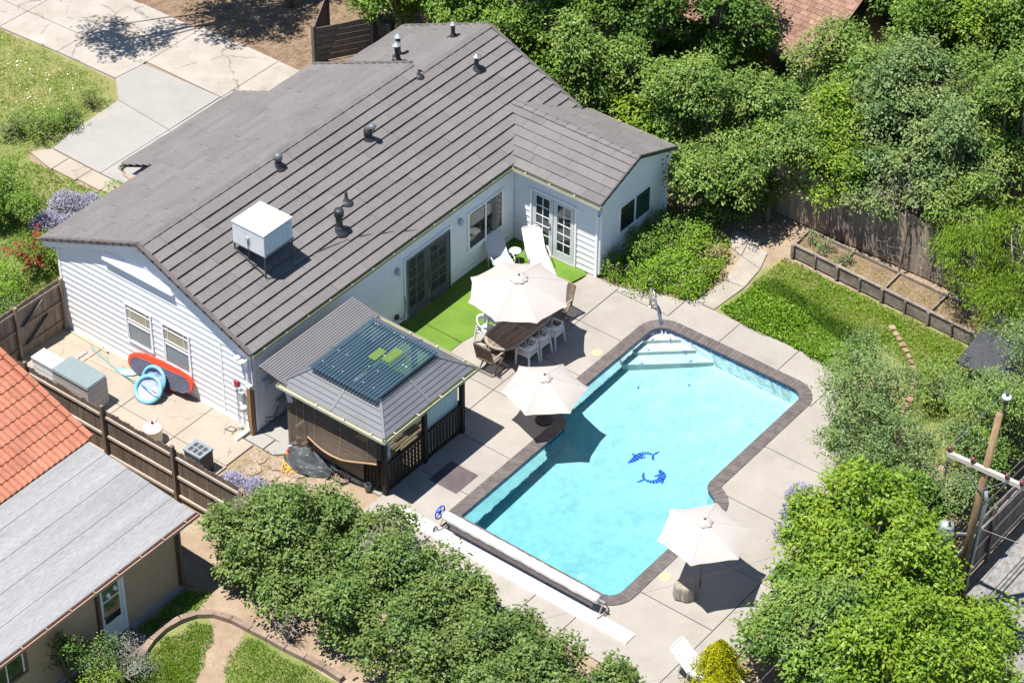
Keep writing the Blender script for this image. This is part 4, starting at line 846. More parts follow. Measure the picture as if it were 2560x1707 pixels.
# ---- gable corner fittings
MB().box(-.14, -.03, .33, .50, .95, 1.25).build('electric_meter', 'box_grey', house); MB().box(-.11, -.03, .52, .66, 1.38, 1.55).build('utility_box', 'meter_red', house); MB().box(-.10, -.03, .45, .72, 1.28, 1.36).build('utility_box', 'box_light', house)
MB().lathe([(0, -.05), (.10, -.05), (.10, .03), (.06, .06), (0, .06)], 12, (-.16, .30, .80)).build('electric_meter', 'box_light', house, True)
for yy in (.24, .42, .62): MB().tube([(-.05, yy, .08), (-.05, yy+.01, .9), (-.05, yy, 1.3)], .014, 5).build('conduit', 'box_grey', house)
MB().lathe([(0, 0), (.05, 0), (.06, .1), (.03, .16), (0, .17)], 8, (-.2, .42, .0)).build('outdoor_tap', 'box_light', house)
MB().tube([(-.2, .42, .1), (-.45, .5, .03), (-.5, .75, .01), (-.3, .7, .01), (-.28, .5, .01), (-.55, .45, .01)], .010, 5).build('cable', 'wire_dark', house)
MB().lathe([(0, 0), (.05, 0), (.09, .08), (.02, .10), (0, .10)], 10, (-.16, .20, 2.42)).build('flood_light', 'white_plastic', house); MB().lathe([(0, 0), (.05, 0), (.09, .08), (.02, .10), (0, .10)], 10, (-.16, .40, 2.46)).build('flood_light', 'white_plastic', house)
gp = thing('gate_post', 'weathered brown timber post with white cap at the house corner', 'post', (-.16, .02, 0))
MB().box(-.06, .06, -.06, .06, 0, 1.66).build('shaft', 'post_wood', gp); MB().box(-.07, .07, -.07, .07, 1.66, 1.74).build('cap', 'white_plastic', gp)
# ================================================================ gazebo
gz = thing('gazebo', 'dark timber gazebo with grey hipped metal roof beside the house', 'gazebo', (0.22, -4.45, 0))
gx, gy = 0.22, -4.45
class GB(MB):
    def build(s, name, m, parent=None, smooth=False, loc=None, kind=None):
        s.v = [(x-gx, y-gy, z) for x, y, z in s.v]; return MB.build(s, name, m, parent, smooth, loc, kind)
X0, X1, Y0, Y1, ZE = -.12, 3.66, -4.76, -1.07, 2.38
px_, py_ = (0.25, 1.9, 3.50), (-4.43, -2.75, -1.10)
for x in px_:
    for y in py_:
        if x == 1.9 and y == -2.75: continue
        GB().box(x-.06, x+.06, y-.06, y+.06, 0, 2.34).build('post', 'wood_black', gz)
for y in (-4.43, -1.10): GB().box(.19, 3.56, y-.045, y+.045, 2.18, 2.33).build('beam', 'wood_black', gz)
for x in (.25, 3.50): GB().box(x-.045, x+.045, -4.49, -1.04, 2.181, 2.331).build('beam', 'wood_black', gz)
def rail(a, b, n_, z0=.10, z1=1.0):
    a = Vector(a); b = Vector(b); d = (b-a).normalized()
    for z, h in ((z1, .07), (z0, .07)): GB().bar(a+Vector((0, 0, z)), b+Vector((0, 0, z)), .06, h).build('rail', 'wood_black', gz)
    for i in range(n_):
        p = a.lerp(b, (i+.5)/n_); GB().bar(p+Vector((0, 0, z0)), p+Vector((0, 0, z1)), .075, .03, up=(d.y, -d.x, 0)).build('baluster', 'wood_black', gz)
rail((.31, -4.43, 0), (1.84, -4.43, 0), 11); rail((1.96, -4.43, 0), (3.44, -4.43, 0), 11)
rail((.25, -4.37, 0), (.25, -2.81, 0), 12); rail((3.5, -4.37, 0), (3.5, -2.81, 0), 11)
for i in range(14):
    y = -4.3+i*.23; GB().box(.3, 3.45, y, y+.222, -.002, .035+.002*(i % 2)).build('floor_plank', 'mat_deck', gz)
# hipped skirt, four slopes of horizontal panels
IZ = 2.80; I = (.70, 2.94, -3.95, -1.78)
def skirt(o0, o1, i0, i1, rows=6, seam_mid=True):
    o0, o1, i0, i1 = map(Vector, (o0, o1, i0, i1)); nrm = (o1-o0).cross(i0-o0).normalized()
    if nrm.z < 0: nrm = -nrm
    GB().plate([o0-nrm*.03, o1-nrm*.03, i1-nrm*.03, i0-nrm*.03], nrm*.012).build('roof_deck', 'gz_seam', gz)
    for r in range(rows):
        a = o0.lerp(i0, r/rows); b = o1.lerp(i1, r/rows); c = o1.lerp(i1, (r+1)/rows-.022); d = o0.lerp(i0, (r+1)/rows-.022)
        parts = [(0, .5), (.5, 1)]
        for s, e in parts:
            q = [a.lerp(b, s), a.lerp(b, e), d.lerp(c, e), d.lerp(c, s)]
            GB().plate([p-nrm*.016 for p in q], nrm*.018).build('roof_panel', 'gz_roof', gz)
    GB().bar(o0.lerp(o1, .5)+nrm*.008, i0.lerp(i1, .5)+nrm*.008, .075, .02, up=nrm).build('seam_cover', 'gz_roof', gz)
A, B, Cc, D_ = (X0, Y1, ZE), (X0, Y0, ZE), (X1, Y0, ZE), (X1, Y1, ZE); a_, b_, c_, d_ = (I[0], I[3], IZ), (I[0], I[2], IZ), (I[1], I[2], IZ), (I[1], I[3], IZ)
skirt(A, B, a_, b_); skirt(B, Cc, b_, c_); skirt(Cc, D_, c_, d_); skirt(D_, A, d_, a_, rows=1)
for o, i in ((A, a_), (B, b_), (Cc, c_), (D_, d_)): GB().bar(Vector(o)+Vector((0, 0, .012)), Vector(i)+Vector((0, 0, .012)), .07, .03).build('hip_cap', 'gz_roof', gz)
g2 = lambda a, b, out: None
def gz_gutter(a, b, out):
    a = Vector(a)-Vector((gx, gy, 0)); b = Vector(b)-Vector((gx, gy, 0)); gutter(a, b, 'gutter_tan' if out[0] else 'gutter', .11, .09, gz, .95, out)
gz_gutter((X0+.01, Y0-.05, ZE-.10), (X0+.01, Y1+.02, ZE-.10), (-1, 0, 0)); gz_gutter((X0-.10, Y0+.01, ZE-.10), (X1+.10, Y0+.01, ZE-.10), (0, -1, 0)); gz_gutter((X1-.01, Y0-.05, ZE-.10), (X1-.01, Y1+.02, ZE-.10), (1, 0, 0))
# inner ring frame, added lime plates painted as the green showing through, and the corrugated translucent sheet on top
for q in (((I[0], I[2]), (I[1], I[2])), ((I[0], I[3]), (I[1], I[3])), ((I[0], I[2]), (I[0], I[3])), ((I[1], I[2]), (I[1], I[3]))): GB().bar((*q[0], IZ+.03), (*q[1], IZ+.03), .06, .08).build('ring_beam', 'wood_black', gz)
for y in (-3.4, -2.85, -2.3): GB().bar((I[0], y, IZ+.02), (I[1], y, IZ+.02), .05, .05).build('rafter', 'wood_black', gz)
for x0, x1, y0, y1 in ((1.62, 2.12, -2.98, -2.72), (1.78, 2.40, -3.34, -3.06)): GB().box(x0, x1, y0, y1, IZ+.198, IZ+.204).build('lime_view_patch', 'lime_view', gz)
mb = GB(); NC = 22; per_ = (I[3]-I[2]+.16)/NC; pts = []
for i in range(NC*6+1):
    y = I[2]-.08+i*per_/6; pts.append((y, .03-.075*max(0, math.cos(2*math.pi*i/6))**3))
for x in (.40, I[1]+.04):
    for y, h in pts: mb.v.append((x, y, IZ+.165-(.0 if x > 1 else .02)+h))
n_ = len(pts)
for i in range(n_-1): mb.f.append((i, i+n_, i+1+n_, i+1))
mb.build('corrugated_sheet', 'polycarb', gz)
for i in range(22):
    x = random.choice((.75, 1.35, 1.95, 2.6, 2.85)); y = random.uniform(I[2]+.1, I[3]-.1); GB().lathe([(0, 0), (.016, 0), (.012, .012), (0, .014)], 6, (x, y, IZ+.195)).build('screw_cap', 'white_plastic', gz)
# curtains
def drape(pts, z0, z1, waves, amp, name='curtain', gather=None):
    mb = GB(); a = Vector(pts[0]); b = Vector(pts[1]); d = (b-a); nrm = Vector((-d.y, d.x, 0)).normalized(); N_ = waves*6; zs = [z0+(z1-z0)*k/6 for k in range(7)]
    for k, z in enumerate(zs):
        g_ = 1.0 if not gather else gather(k/6)
        for i in range(N_+1):
            u = i/N_; p = a+d*(0.5+(u-.5)*g_)+nrm*(amp*math.sin(2*math.pi*u*waves)*(1.1-.5*k/6)); mb.v.append((p.x, p.y, z))
    for k in range(6):
        for i in range(N_): mb.f.append((k*(N_+1)+i, k*(N_+1)+i+1, (k+1)*(N_+1)+i+1, (k+1)*(N_+1)+i))
    mb.build(name, 'sheer', gz, True)
drape([(2.0, -4.34, 0), (3.42, -4.34, 0)], .15, 2.12, 9, .035); drape([(.32, -4.34, 0), (.62, -4.34, 0)], .3, 2.12, 4, .04, gather=lambda t: .6+.5*abs(t-.5)); drape([(3.58, -4.42, 0), (3.74, -4.20, 0)], .12, 2.0, 3, .06, gather=lambda t: 1.6-1.2*t)
drape([(1.7, -1.16, 0), (1.95, -1.2, 0)], .5, 2.0, 3, .04)
MB().box(.5, 1.5, 1.9, 2.9, .36, .44)
tb = thing('gazebo_table', 'low wooden table standing inside the gazebo', 'table', (1.15, -3.4, 0)); MB().box(-.5, .5, -.45, .45, .40, .44).build('table_top', 'mat_deck', tb)
for sx in (-.43, .43):
    for sy in (-.38, .38): MB().box(sx-.03, sx+.03, sy-.03, sy+.03, .035, .40).build('leg', 'wood_black', tb)
# bamboo roll-up blinds on the side facing the fence
for i, (y0, y1, zb0, zb1, lab) in enumerate(((-1.18, -1.88, .20, .30, 'weathered bamboo blind hanging nearly to the ground on the gazebo side'), (-1.90, -4.36, .86, .80, 'loose bamboo blind with its pale bottom edge sagging open on the gazebo'))):
    bl = thing('bamboo_blind', lab, 'blind', (.03, y0, 0), 0, 'bamboo blinds on the gazebo')
    N_ = 22 if i == 0 else 26; rows = 30
    def pt(u, v):          # u along the blind, v from top 0 to bottom 1
        y = (y1-y0)*u; zb = zb0+(zb1-zb0)*u
        if i: zb = .84+.34*max(0, (u-.55)/.45)**1.3-.05*math.sin(u*6.2); x = -.02-.17*math.sin(math.pi*min(1, u*1.02))*max(0, (v-.35)/.65)**1.6
        else: x = -.03*v
        return (x, y, 2.2+(zb-2.2)*v)
    for r in range(rows):
        mb = MB(); v0 = r/rows; v1 = (r+.86)/rows
        for k in range(N_+1):
            p = pt(k/N_, v0); q = pt(k/N_, v1); mb.v += [p, q]
        for k in range(N_): mb.f.append((2*k, 2*k+1, 2*k+3, 2*k+2))
        o = mb.build('slat', 'bamboo', bl)
    MB().tube([pt(k/N_, 1.0) for k in range(N_+1)], .03 if i else .018, 8).build('bottom_roll', 'bamboo_light' if i else 'bamboo', bl)
    for u in (.12, .5, .88): MB().tube([(pt(u, v)[0]-.012, pt(u, v)[1], pt(u, v)[2]) for v in (0, .3, .6, .8, 1)], .004, 4).build('cord', 'gutter_tan', bl)
ll = thing('bamboo_screen', 'flat brown bamboo screen behind the sagging blind on the gazebo', 'blind', (.16, -1.9, 0))
for r in range(20): MB().box(-.006, .006, -1.85, 0, .20+r*.05, .245+r*.05).build('slat', 'bamboo', ll)
# lean-to sheet between house gutter and gazebo
ln = thing('lean_to_roof', 'grey corrugated metal sheet roof bridging house gutter and gazebo', 'roof', (0, -.34, 2.59))
mb = MB(); NC = 13; ys = -.02; 
for i in range(NC*6+1):
    t = i/(NC*6); y = ys-t*.97; z = .03-t*.18-.055*max(0, math.cos(2*math.pi*i/6))**3
    mb.v += [(-.14, y, z), (3.72, y, z), (-.14, y, z-.006), (3.72, y, z-.006)]
for i in range(NC*6): b_0 = i*4; mb.f += [(b_0, b_0+1, b_0+5, b_0+4), (b_0+2, b_0+6, b_0+7, b_0+3), (b_0, b_0+4, b_0+6, b_0+2), (b_0+1, b_0+3, b_0+7, b_0+5)]
mb.build('corrugated_sheet', 'lean_metal', ln)
MB().box(-.1, 3.7, -.06, -.0, -.12, -.05).build('ledger', 'wood_charcoal', ln)
for x in (0.05, 1.3, 2.5, 3.6): MB().bar((x, -.03, -.10), (x, -.95, -.28), .05, .05).build('rafter', 'wood_charcoal', ln)
bq = thing('storage_rack', 'dark storage rack standing against the wall under the lean-to roof', 'rack', (1.45, -.45, 0))
for sx in (-.3, .3):
    for sy in (-.22, .22): MB().box(sx-.02, sx+.02, sy-.02, sy+.02, 0, 1.3).build('leg', 'bbq_black', bq)
for z in (.25, .75, 1.28): MB().box(-.34, .34, -.25, .25, z, z+.04).build('shelf', 'bbq_black', bq)
sg = thing('hanging_towel', 'white towel hanging from the gazebo gutter corner near the post', 'towel', (-.02, -1.25, 1.75)); MB().plate([(-.02, -.03, 0), (.05, -.16, 0), (-.02, -.12, .5), (-.09, .01, .5)], (.012, .006, 0)).build('cloth', 'white_plastic', sg)
# ================================================================ deck furniture
def umbrella(label, x, y, R_, zr_, za, nrib, rot, pole=True, base=None, lean=(0, 0)):
    t = thing('patio_umbrella', label, 'umbrella', (x, y, 0), rot, 'cream patio umbrellas')
    for k in range(nrib):
        a0 = 2*math.pi*k/nrib; a1 = 2*math.pi*(k+1)/nrib; mb = MB(); NR, NA = 8, 6
        for i in range(NR+1):
            f = .06+.94*i/NR
            for j in range(NA+1):
                s = j/NA; a = a0+(a1-a0)*s; edge = math.cos((a1-a0)/2)/math.cos((s-.5)*(a1-a0)); sc_ = 1-(1-edge*.955)*f*f*(1 if 0 < s < 1 else 0)
                rr = R_*f*sc_; z = za-(za-zr_)*(f**1.12)-.05*math.sin(math.pi*s)*f*(1-f*.4)
                mb.v.append((rr*math.cos(a), rr*math.sin(a), z+(random.uniform(-.007, .007) if 0 < j < NA and 0 < i < NR else 0)))
        for i in range(NR):
            for j in range(NA): q = i*(NA+1)+j; mb.f.append((q, q+NA+1, q+NA+2, q+1))
        o = mb.build('canopy_panel', 'canvas', t, True)
        MB().tube([(R_*.08*math.cos(a0), R_*.08*math.sin(a0), za-.03), (R_*.99*math.cos(a0), R_*.99*math.sin(a0), zr_-.012)], .009, 5).build('rib', 'teak_edge', t)
        MB().tube([(R_*f_*math.cos(a0), R_*f_*math.sin(a0), za-(za-zr_)*f_**1.12+.002) for f_ in (.1, .3, .5, .7, .85, .995)], .0075, 5).build('seam', 'seam_tape', t)
    mb = MB(); m_ = nrib*4
    for i, (f, dz) in enumerate(((0.02, .10), (.07, .085), (.14, .035), (.165, .0))):
        for k in range(m_): a = 2*math.pi*k/m_; rf = f*R_*(1+.10*(i/3)*math.cos(a*nrib)); mb.v.append((rf*math.cos(a), rf*math.sin(a), za+dz-.03+.012*(i == 3)*math.cos(a*nrib)))
    for i in range(3):
        for k in range(m_): mb.f.append((i*m_+k, (i+1)*m_+k, (i+1)*m_+(k+1) % m_, i*m_+(k+1) % m_))
    mb.build('vent_cap', 'canvas', t, True)
    MB().lathe([(0, 0), (.032, .0), (.036, .03), (.02, .05), (0, .055)], 10, (0, 0, za+.065)).build('finial', 'rubber_mat', t, True)
    MB().tube([(lean[0], lean[1], 0), (0, 0, za)], .022, 10).build('pole', 'teak_edge', t)
    if base: MB().lathe([(0, 0), (base, 0), (base, .05), (base*.8, .075), (.06, .10), (.045, .32), (0, .32)], 24).build('base', 'rubber', t, True)
    return t
umbrella('large eight-sided cream umbrella shading the oval wooden dining table', 7.41, -3.33, 1.52, 1.98, 2.50, 8, .22)
umbrella('low six-sided cream umbrella on a black base by the pool edge', 5.28, -5.90, 1.23, 1.13, 1.58, 6, .22, base=.24)
umbrella('cream umbrella on a pole behind the log stump at the pool corner', 2.60, -13.04, 1.24, 1.86, 2.30, 6, .34)
# table
tb = thing('dining_table', 'oval weathered wooden slatted dining table under the large umbrella', 'table', (7.42, -3.33, 0))
HL, HW = 1.24, .55
def halfw(x): 
    e = HL-.55; return HW if abs(x) < e else math.sqrt(max(0, HW*HW-(abs(x)-e)**2*(HW*HW/.3025)))
ns = 40; ws = 2*HW/15
for i in range(15):
    y0 = -HW+i*ws; yc = y0+ws/2; 
    xe = HL-.55+.55*math.sqrt(max(0, 1-(yc/HW)**2))-.07
    if xe < .2: continue
    MB().box(-xe, -.03, y0+.004, y0+ws-.004, .715, .74).build('slat', 'teak', tb); MB().box(.03, xe, y0+.004, y0+ws-.004, .715, .74).build('slat', 'teak', tb)
mb = MB(); ring = [((HL-.55)*s+.55*math.cos(a), HW*math.sin(a)) for s, a in [(1 if abs(a_0) <= math.pi/2 else -1, a_0) for a_0 in [math.pi*(-.5+k/12) for k in range(13)]+[math.pi*(.5+k/12) for k in range(13)]]]
inn = [(x*(1-.07/HL*1.0), y*(1-.07/HW)) for x, y in ring]; N_ = len(ring)
mb.v = [(x, y, .705) for x, y in ring]+[(x, y, .745) for x, y in ring]+[(x, y, .705) for x, y in inn]+[(x, y, .745) for x, y in inn]
for k in range(N_):
    q = (k+1) % N_; mb.f += [(k, q, N_+q, N_+k), (N_+k, N_+q, 3*N_+q, 3*N_+k), (2*N_+k, 3*N_+k, 3*N_+q, 2*N_+q), (k, 2*N_+k, 2*N_+q, q)]
mb.build('table_rim', 'teak_edge', tb)
MB().box(-.03, .03, -HW+.05, HW-.05, .712, .743).build('cross_rail', 'teak_edge', tb)
for sx in (-.55, .55):
    MB().bar((sx, -.34, .0), (sx, -.30, .70), .07, .07).build('leg', 'teak', tb); MB().bar((sx, .34, .0), (sx, .30, .70), .07, .07).build('leg', 'teak', tb); MB().bar((sx-.2, 0, .05), (sx+.2, 0, .05), .5, .06).build('foot_rail', 'teak', tb)
MB().bar((-.6, 0, .3), (.6, 0, .3), .05, .07).build('stretcher', 'teak', tb)
# white chairs (local: faces +Y)
def white_chair(label):
    t = thing('white_chair', label, 'chair', (0, 0, 0), 0, 'white plastic chairs round the dining table')
    mb = MB(); prof = [(-.23, -.20), (-.20, -.235), (.20, -.235), (.23, -.20), (.235, .19), (.20, .235), (-.20, .235), (-.235, .19)]
    mb.prism(prof, .42, .455); mb.build('seat', 'white_plastic', t)
    for sx in (-1, 1):
        MB().bar((sx*.245, .22, 0), (sx*.215, .20, .68), .045, .045).build('leg', 'chair_plastic', t); MB().bar((sx*.25, -.27, 0), (sx*.205, -.20, .62), .045, .045).build('leg', 'chair_plastic', t)
    # curved arm and back band
    pts = [(.215, .23, .68)]+[(.24*math.sin(a)*1.0, -.02-.25*math.cos(a)*1.0, .68+.07*math.cos(a/1.0)**2) for a in [math.pi/2-math.pi*k/10 for k in range(11)]]+[(-.215, .23, .68)]
    mb = MB()
    for p in pts:
        for dz in (-.05, .05): mb.v.append((p[0], p[1], p[2]+dz*(1.7 if p[1] < -.1 else .5)))
    o_ = len(mb.v)
    for p in pts:
        c = Vector((p[0], p[1], 0)); s_ = 1.13
        for dz in (-.05, .05): mb.v.append((p[0]*s_, p[1]*s_ if p[1] < .1 else p[1], p[2]+dz*(1.7 if p[1] < -.1 else .5)))
    K = len(pts)
    for k in range(K-1):
        a = 2*k; mb.f += [(a, a+1, a+3, a+2), (o_+a, o_+a+2, o_+a+3, o_+a+1), (a+1, o_+a+1, o_+a+3, a+3), (a, a+2, o_+a+2, o_+a)]
    mb.f += [(0, o_, o_+1, 1), (2*K-2, 2*K-1, o_+2*K-1, o_+2*K-2)]
    mb.build('back_and_arms', 'chair_plastic', t, True)
    return t
wc = white_chair('white plastic armchair at pool side of table, nearest the low umbrella'); wc.location = (6.98, -3.98, 0); wc.rotation_euler = (0, 0, .04)
dup(wc, (7.54, -4.0, 0), -.03, 'middle white plastic armchair on the pool side of the dining table'); dup(wc, (8.14, -4.02, 0), .05, 'white plastic armchair on pool side of table, nearest the pool handrail')
dup(wc, (7.02, -2.48, 0), math.pi+.08, 'white plastic armchair on the turf side of the table, fully in view'); dup(wc, (7.62, -2.45, 0), math.pi-.05, 'white plastic armchair on turf side of table, hidden under the umbrella')
# teak folding chairs (local: faces +X)
def teak_chair(label):
    t = thing('folding_chair', label, 'chair', (0, 0, 0), 0, 'slatted wooden folding chairs')
    for i in range(9): y = -.24+i*.06; MB().bar((-.26, y, .50), (-.42, y, 1.06), .045, .016, up=(1, 0, .3)).build('back_slat', 'teak', t)
    for i in range(10): x = -.24+i*.052; MB().box(x-.02, x+.02, -.25, .25, .425, .445).build('seat_slat', 'teak', t)
    for s in (-1, 1):
        MB().bar((.26, s*.275, 0), (-.27, s*.275, .52), .04, .04).build('leg', 'teak', t); MB().bar((-.27, s*.255, .0), (.24, s*.255, .44), .04, .04).build('leg', 'teak', t)
        MB().bar((-.26, s*.285, .45), (-.43, s*.285, 1.09), .045, .03).build('back_post', 'teak', t); MB().bar((-.34, s*.29, .66), (.24, s*.29, .64), .055, .03).build('armrest', 'teak_edge', t); MB().bar((.20, s*.29, .42), (.22, s*.29, .64), .03, .03).build('arm_post', 'teak', t)
    MB().bar((-.425, -.3, 1.08), (-.425, .3, 1.08), .03, .06).build('top_rail', 'teak', t); MB().bar((-.27, -.27, .02), (-.27, .27, .02), .04, .04).build('foot_bar', 'teak', t); MB().bar((.26, -.27, .02), (.26, .27, .02), .04, .04).build('foot_bar', 'teak', t)
    return t
tc = teak_chair('slatted wooden folding chair at the table end nearest the gazebo'); tc.location = (6.12, -3.36, 0); tc.rotation_euler = (0, 0, .03)
dup(tc, (9.15, -3.42, 0), math.pi-.08, 'slatted wooden folding chair at the far table end, mostly hidden')
# loungers (local: +X toward the head; hinge at x=0)
def lounger(label, ang=R(42)):
    t = thing('sun_lounger', label, 'lounger', (0, 0, 0), 0, 'white strap sun loungers')
    W_ = .29; zs = .36; bl_ = .78; ex = (bl_*math.cos(ang), bl_*math.sin(ang))
    MB().tube([(0, -W_, zs), (-1.25, -W_, zs), (-1.30, -W_+.05, zs), (-1.30, W_-.05, zs), (-1.25, W_, zs), (0, W_, zs)], .016, 7).build('seat_frame', 'white_plastic', t)
    MB().tube([(0, -W_, zs), (ex[0]*.95, -W_, zs+ex[1]*.95), (ex[0], -W_+.06, zs+ex[1]), (ex[0], W_-.06, zs+ex[1]), (ex[0]*.95, W_, zs+ex[1]*.95), (0, W_, zs)], .016, 7).build('back_frame', 'white_plastic', t)
    for i in range(22): x = -.03-i*.057; MB().box(x-.048, x, -W_-.012, W_+.012, zs+.008, zs+.022).build('strap', 'white_plastic', t)
    for i in range(13):
        f0 = (i+.2)*.057; f1 = f0+.046; c_s, s_n = math.cos(ang), math.sin(ang); n0 = (-s_n*.016, c_s*.016)
        MB().hexa([(f0*c_s, -W_-.012, zs+f0*s_n), (f1*c_s, -W_-.012, zs+f1*s_n), (f1*c_s, W_+.012, zs+f1*s_n), (f0*c_s, W_+.012, zs+f0*s_n), (f0*c_s+n0[0], -W_-.012, zs+f0*s_n+n0[1]), (f1*c_s+n0[0], -W_-.012, zs+f1*s_n+n0[1]), (f1*c_s+n0[0], W_+.012, zs+f1*s_n+n0[1]), (f0*c_s+n0[0], W_+.012, zs+f0*s_n+n0[1])]).build('strap', 'white_plastic', t)
    for s in (-1, 1):
        MB().tube([(.02, s*W_*1.12, .0), (.0, s*W_*1.12, .30), (-.02, s*W_*1.14, .52), (-.10, s*W_*1.14, .56), (-.42, s*W_*1.14, .55), (-.48, s*W_*1.12, .50), (-.48, s*W_*1.12, .0)], .014, 7).build('armrest', 'white_plastic', t)
        MB().tube([(-1.15, s*W_, zs), (-1.18, s*W_, 0)], .015, 7).build('leg', 'white_plastic', t); MB().tube([(.30, s*W_*.9, .0), (.25, s*W_*.9, .55)], .013, 7).build('leg', 'white_plastic', t)
    return t
l1 = lounger('white strap lounger in front of the wing french doors'); l1.location = (10.91, -1.25, 0.012); l1.rotation_euler = (0, 0, R(52))
dup(l1, (10.02, -.55, .012), R(60), 'white strap lounger beside the sliding window, half shaded')
l3 = dup(l1, (-.12, -14.75, 0.0), R(92), 'white strap lounger cut off by the picture bottom, beside yellow conifer')
st = thing('side_table', 'small round white side table between the two loungers', 'table', (10.50, -.80, .012))
MB().lathe([(0, .40), (.17, .40), (.19, .415), (.17, .43), (0, .43)], 20).build('table_top', 'white_plastic', st, True)
for a in (0.4, 2.5, 4.6): MB().tube([(.12*math.cos(a), .12*math.sin(a), .41), (.17*math.cos(a), .17*math.sin(a), 0)], .013, 6).build('leg', 'white_plastic', st)
# log stump
sp = thing('log_stump', 'grey weathered log stump on the deck beside the umbrella pole', 'stump', (2.10, -12.92, 0))
mb = MB().lathe([(.0, 0), (.30, 0), (.32, .08), (.31, .25), (.30, .40), (.28, .45), (.14, .455), (0, .45)], 22); mb.v = [(x*(1+.10*math.sin(3*math.atan2(y, x)+.6)+.05*math.sin(7*math.atan2(y, x))), y*(1+.10*math.sin(3*math.atan2(y, x)+.6)+.05*math.sin(7*math.atan2(y, x)))*.9, z+.03*x) for x, y, z in mb.v]; mb.build('log', 'stump', sp)
mb = MB().lathe([(0, .452), (.255, .456), (.0, .466)], 22); mb.v = [(x*(1+.10*math.sin(3*math.atan2(y, x)+.6)), y*(1+.10*math.sin(3*math.atan2(y, x)+.6))*.9, z+.03*x) for x, y, z in mb.v]; mb.build('cut_face', 'teak_edge', sp)
# pool handrail
hr = thing('pool_handrail', 'polished steel handrail at the pool steps', 'handrail', (10.98, -5.70, 0))
for s, off in ((1, 0),):
    MB().tube([(.30, .50, 0), (.30, .50, .60), (.28, .47, .72), (.20, .38, .78), (.10, .24, .74), (-.28, -.32, -.02), (-.34, -.42, -.22)], .030, 9).build('rail_tube', 'chrome', hr, True)
    MB().tube([(.26, .44, .10), (.24, .40, .36), (.16, .28, .42), (.05, .10, .36), (-.20, -.38, -.05), (-.26, -.50, -.22)], .026, 9).build('rail_tube', 'chrome', hr, True)
MB().lathe([(0, 0), (.05, 0), (.05, .02), (.025, .035), (0, .035)], 12, (.30, .50, .0)).build('flange', 'chrome', hr)
# cover reel
rl = thing('pool_cover_reel', 'long roller reel wrapped in white pool cover with blue wheel', 'reel', (.22, -9.0, 0))
zc = .46; mb = MB(); prof = []
NS = 40
pts = [(random.uniform(-.006, .006), -2.55+5.05*i/NS, zc+random.uniform(-.006, .006)) for i in range(NS+1)]
mb.tube(pts, [.135+random.uniform(-.009, .009) for _ in pts], 16); mb.build('rolled_cover', 'reel_cover', rl, True)
MB().tube([(0, -2.75, zc), (0, 2.62, zc)], .03, 8).build('axle', 'galv', rl)
for k, y in enumerate((-2.70, 2.52)):
    MB().tube([(0, y, zc), (-.26, y, .06)], .018, 7).build('leg', 'gutter_brown', rl); MB().tube([(0, y, zc), (.24, y, .05)], .018, 7).build('leg', 'gutter_brown', rl); MB().tube([(-.30, y, .05), (.26, y, .05)], .014, 7).build('leg', 'gutter_brown', rl)
def ring(mb, c, r, rt, axis='y', n=20):
    pts = [(c[0]+r*math.cos(2*math.pi*k/n), c[1], c[2]+r*math.sin(2*math.pi*k/n)) for k in range(n+1)]
    return mb.tube(pts, rt, 6, False)
w = ring(MB(), (0, 2.66, zc), .19, .02).build('hand_wheel', 'blue_plastic', rl, True)
for k in range(5): a = 2*math.pi*k/5; MB().tube([(0, 2.66, zc), (.18*math.cos(a), 2.66, zc+.18*math.sin(a))], .014, 5).build('spoke', 'blue_plastic', w)
MB().tube([(0, 2.63, zc), (0, 2.70, zc)], .05, 10).build('hub', 'blue_plastic', w)
c_ = ring(MB(), (-.28, 2.60, .10), .085, .022).build('caster', 'rubber_mat', rl, True); MB().tube([(-.28, 2.57, .10), (-.28, 2.63, .10)], .05, 10).build('hub', 'white_plastic', c_)
MB().plate([(-.13, -2.45, zc-.22), (-.16, 2.2, zc-.22), (-.12, 2.2, zc-.08), (-.10, -2.45, zc-.08)], (.01, 0, 0)).build('cover_flap', 'rubber_mat', rl)
wb = thing('white_plank', 'long white flat plank lying on deck along the near pool end', 'plank', (0, -9.0, 0))
MB().box(-.26, .15, -3.76, 3.80, .002, .05).build('plank', 'board_white', wb)
for x, y in ((-.02, -3.35), (-.04, -2.9)): MB().bar((x-.12, y, .052), (x+.10, y+.02, .052), .02, .006).build('handle_slot', 'gutter_brown', wb)
# rubber mat
rm = thing('rubber_mat', 'square dark perforated rubber mat on deck in front of the gazebo', 'mat', (1.9, -5.43, 0.004))
for i in range(27):
    u = -.46+i*.92/26; MB().box(u-.009, u+.009, -.46, .46, 0, .014).build('strip', 'rubber_mat', rm); MB().box(-.46, .46, u-.009, u+.009, 0, .0125).build('strip', 'rubber_mat', rm)
# tarp, bucket, cord, hose by the blind
tp = thing('tarp_bundle', 'black crumpled tarp draped over a bundle below the bamboo blind', 'tarp', (-.10, -2.05, 0))
rg = random.Random(4); mb = MB(); NU, NV = 22, 14
for i in range(NU+1):
    for j in range(NV+1):
        u = i/NU; v = j/NV; y = .72-1.5*u; w_ = (.14+.34*math.sin(math.pi*min(1, .12+u*.95))**.8); x = (v-.5)*2*w_-.02*u
        hgt = (.34+.10*math.sin(5*u+1))*math.sin(math.pi*v)**.7*(math.sin(math.pi*(.08+.88*u))**.5); hgt += .055*math.sin(13*u+7*v+2*math.sin(9*v))+.04*math.sin(21*v-15*u)*math.sin(math.pi*v)
        mb.v.append((x, y, max(0.004, hgt)))
for i in range(NU):
    for j in range(NV): q = i*(NV+1)+j; mb.f.append((q, q+NV+1, q+NV+2, q+1))
mb.build('tarp_sheet', 'tarp', tp)
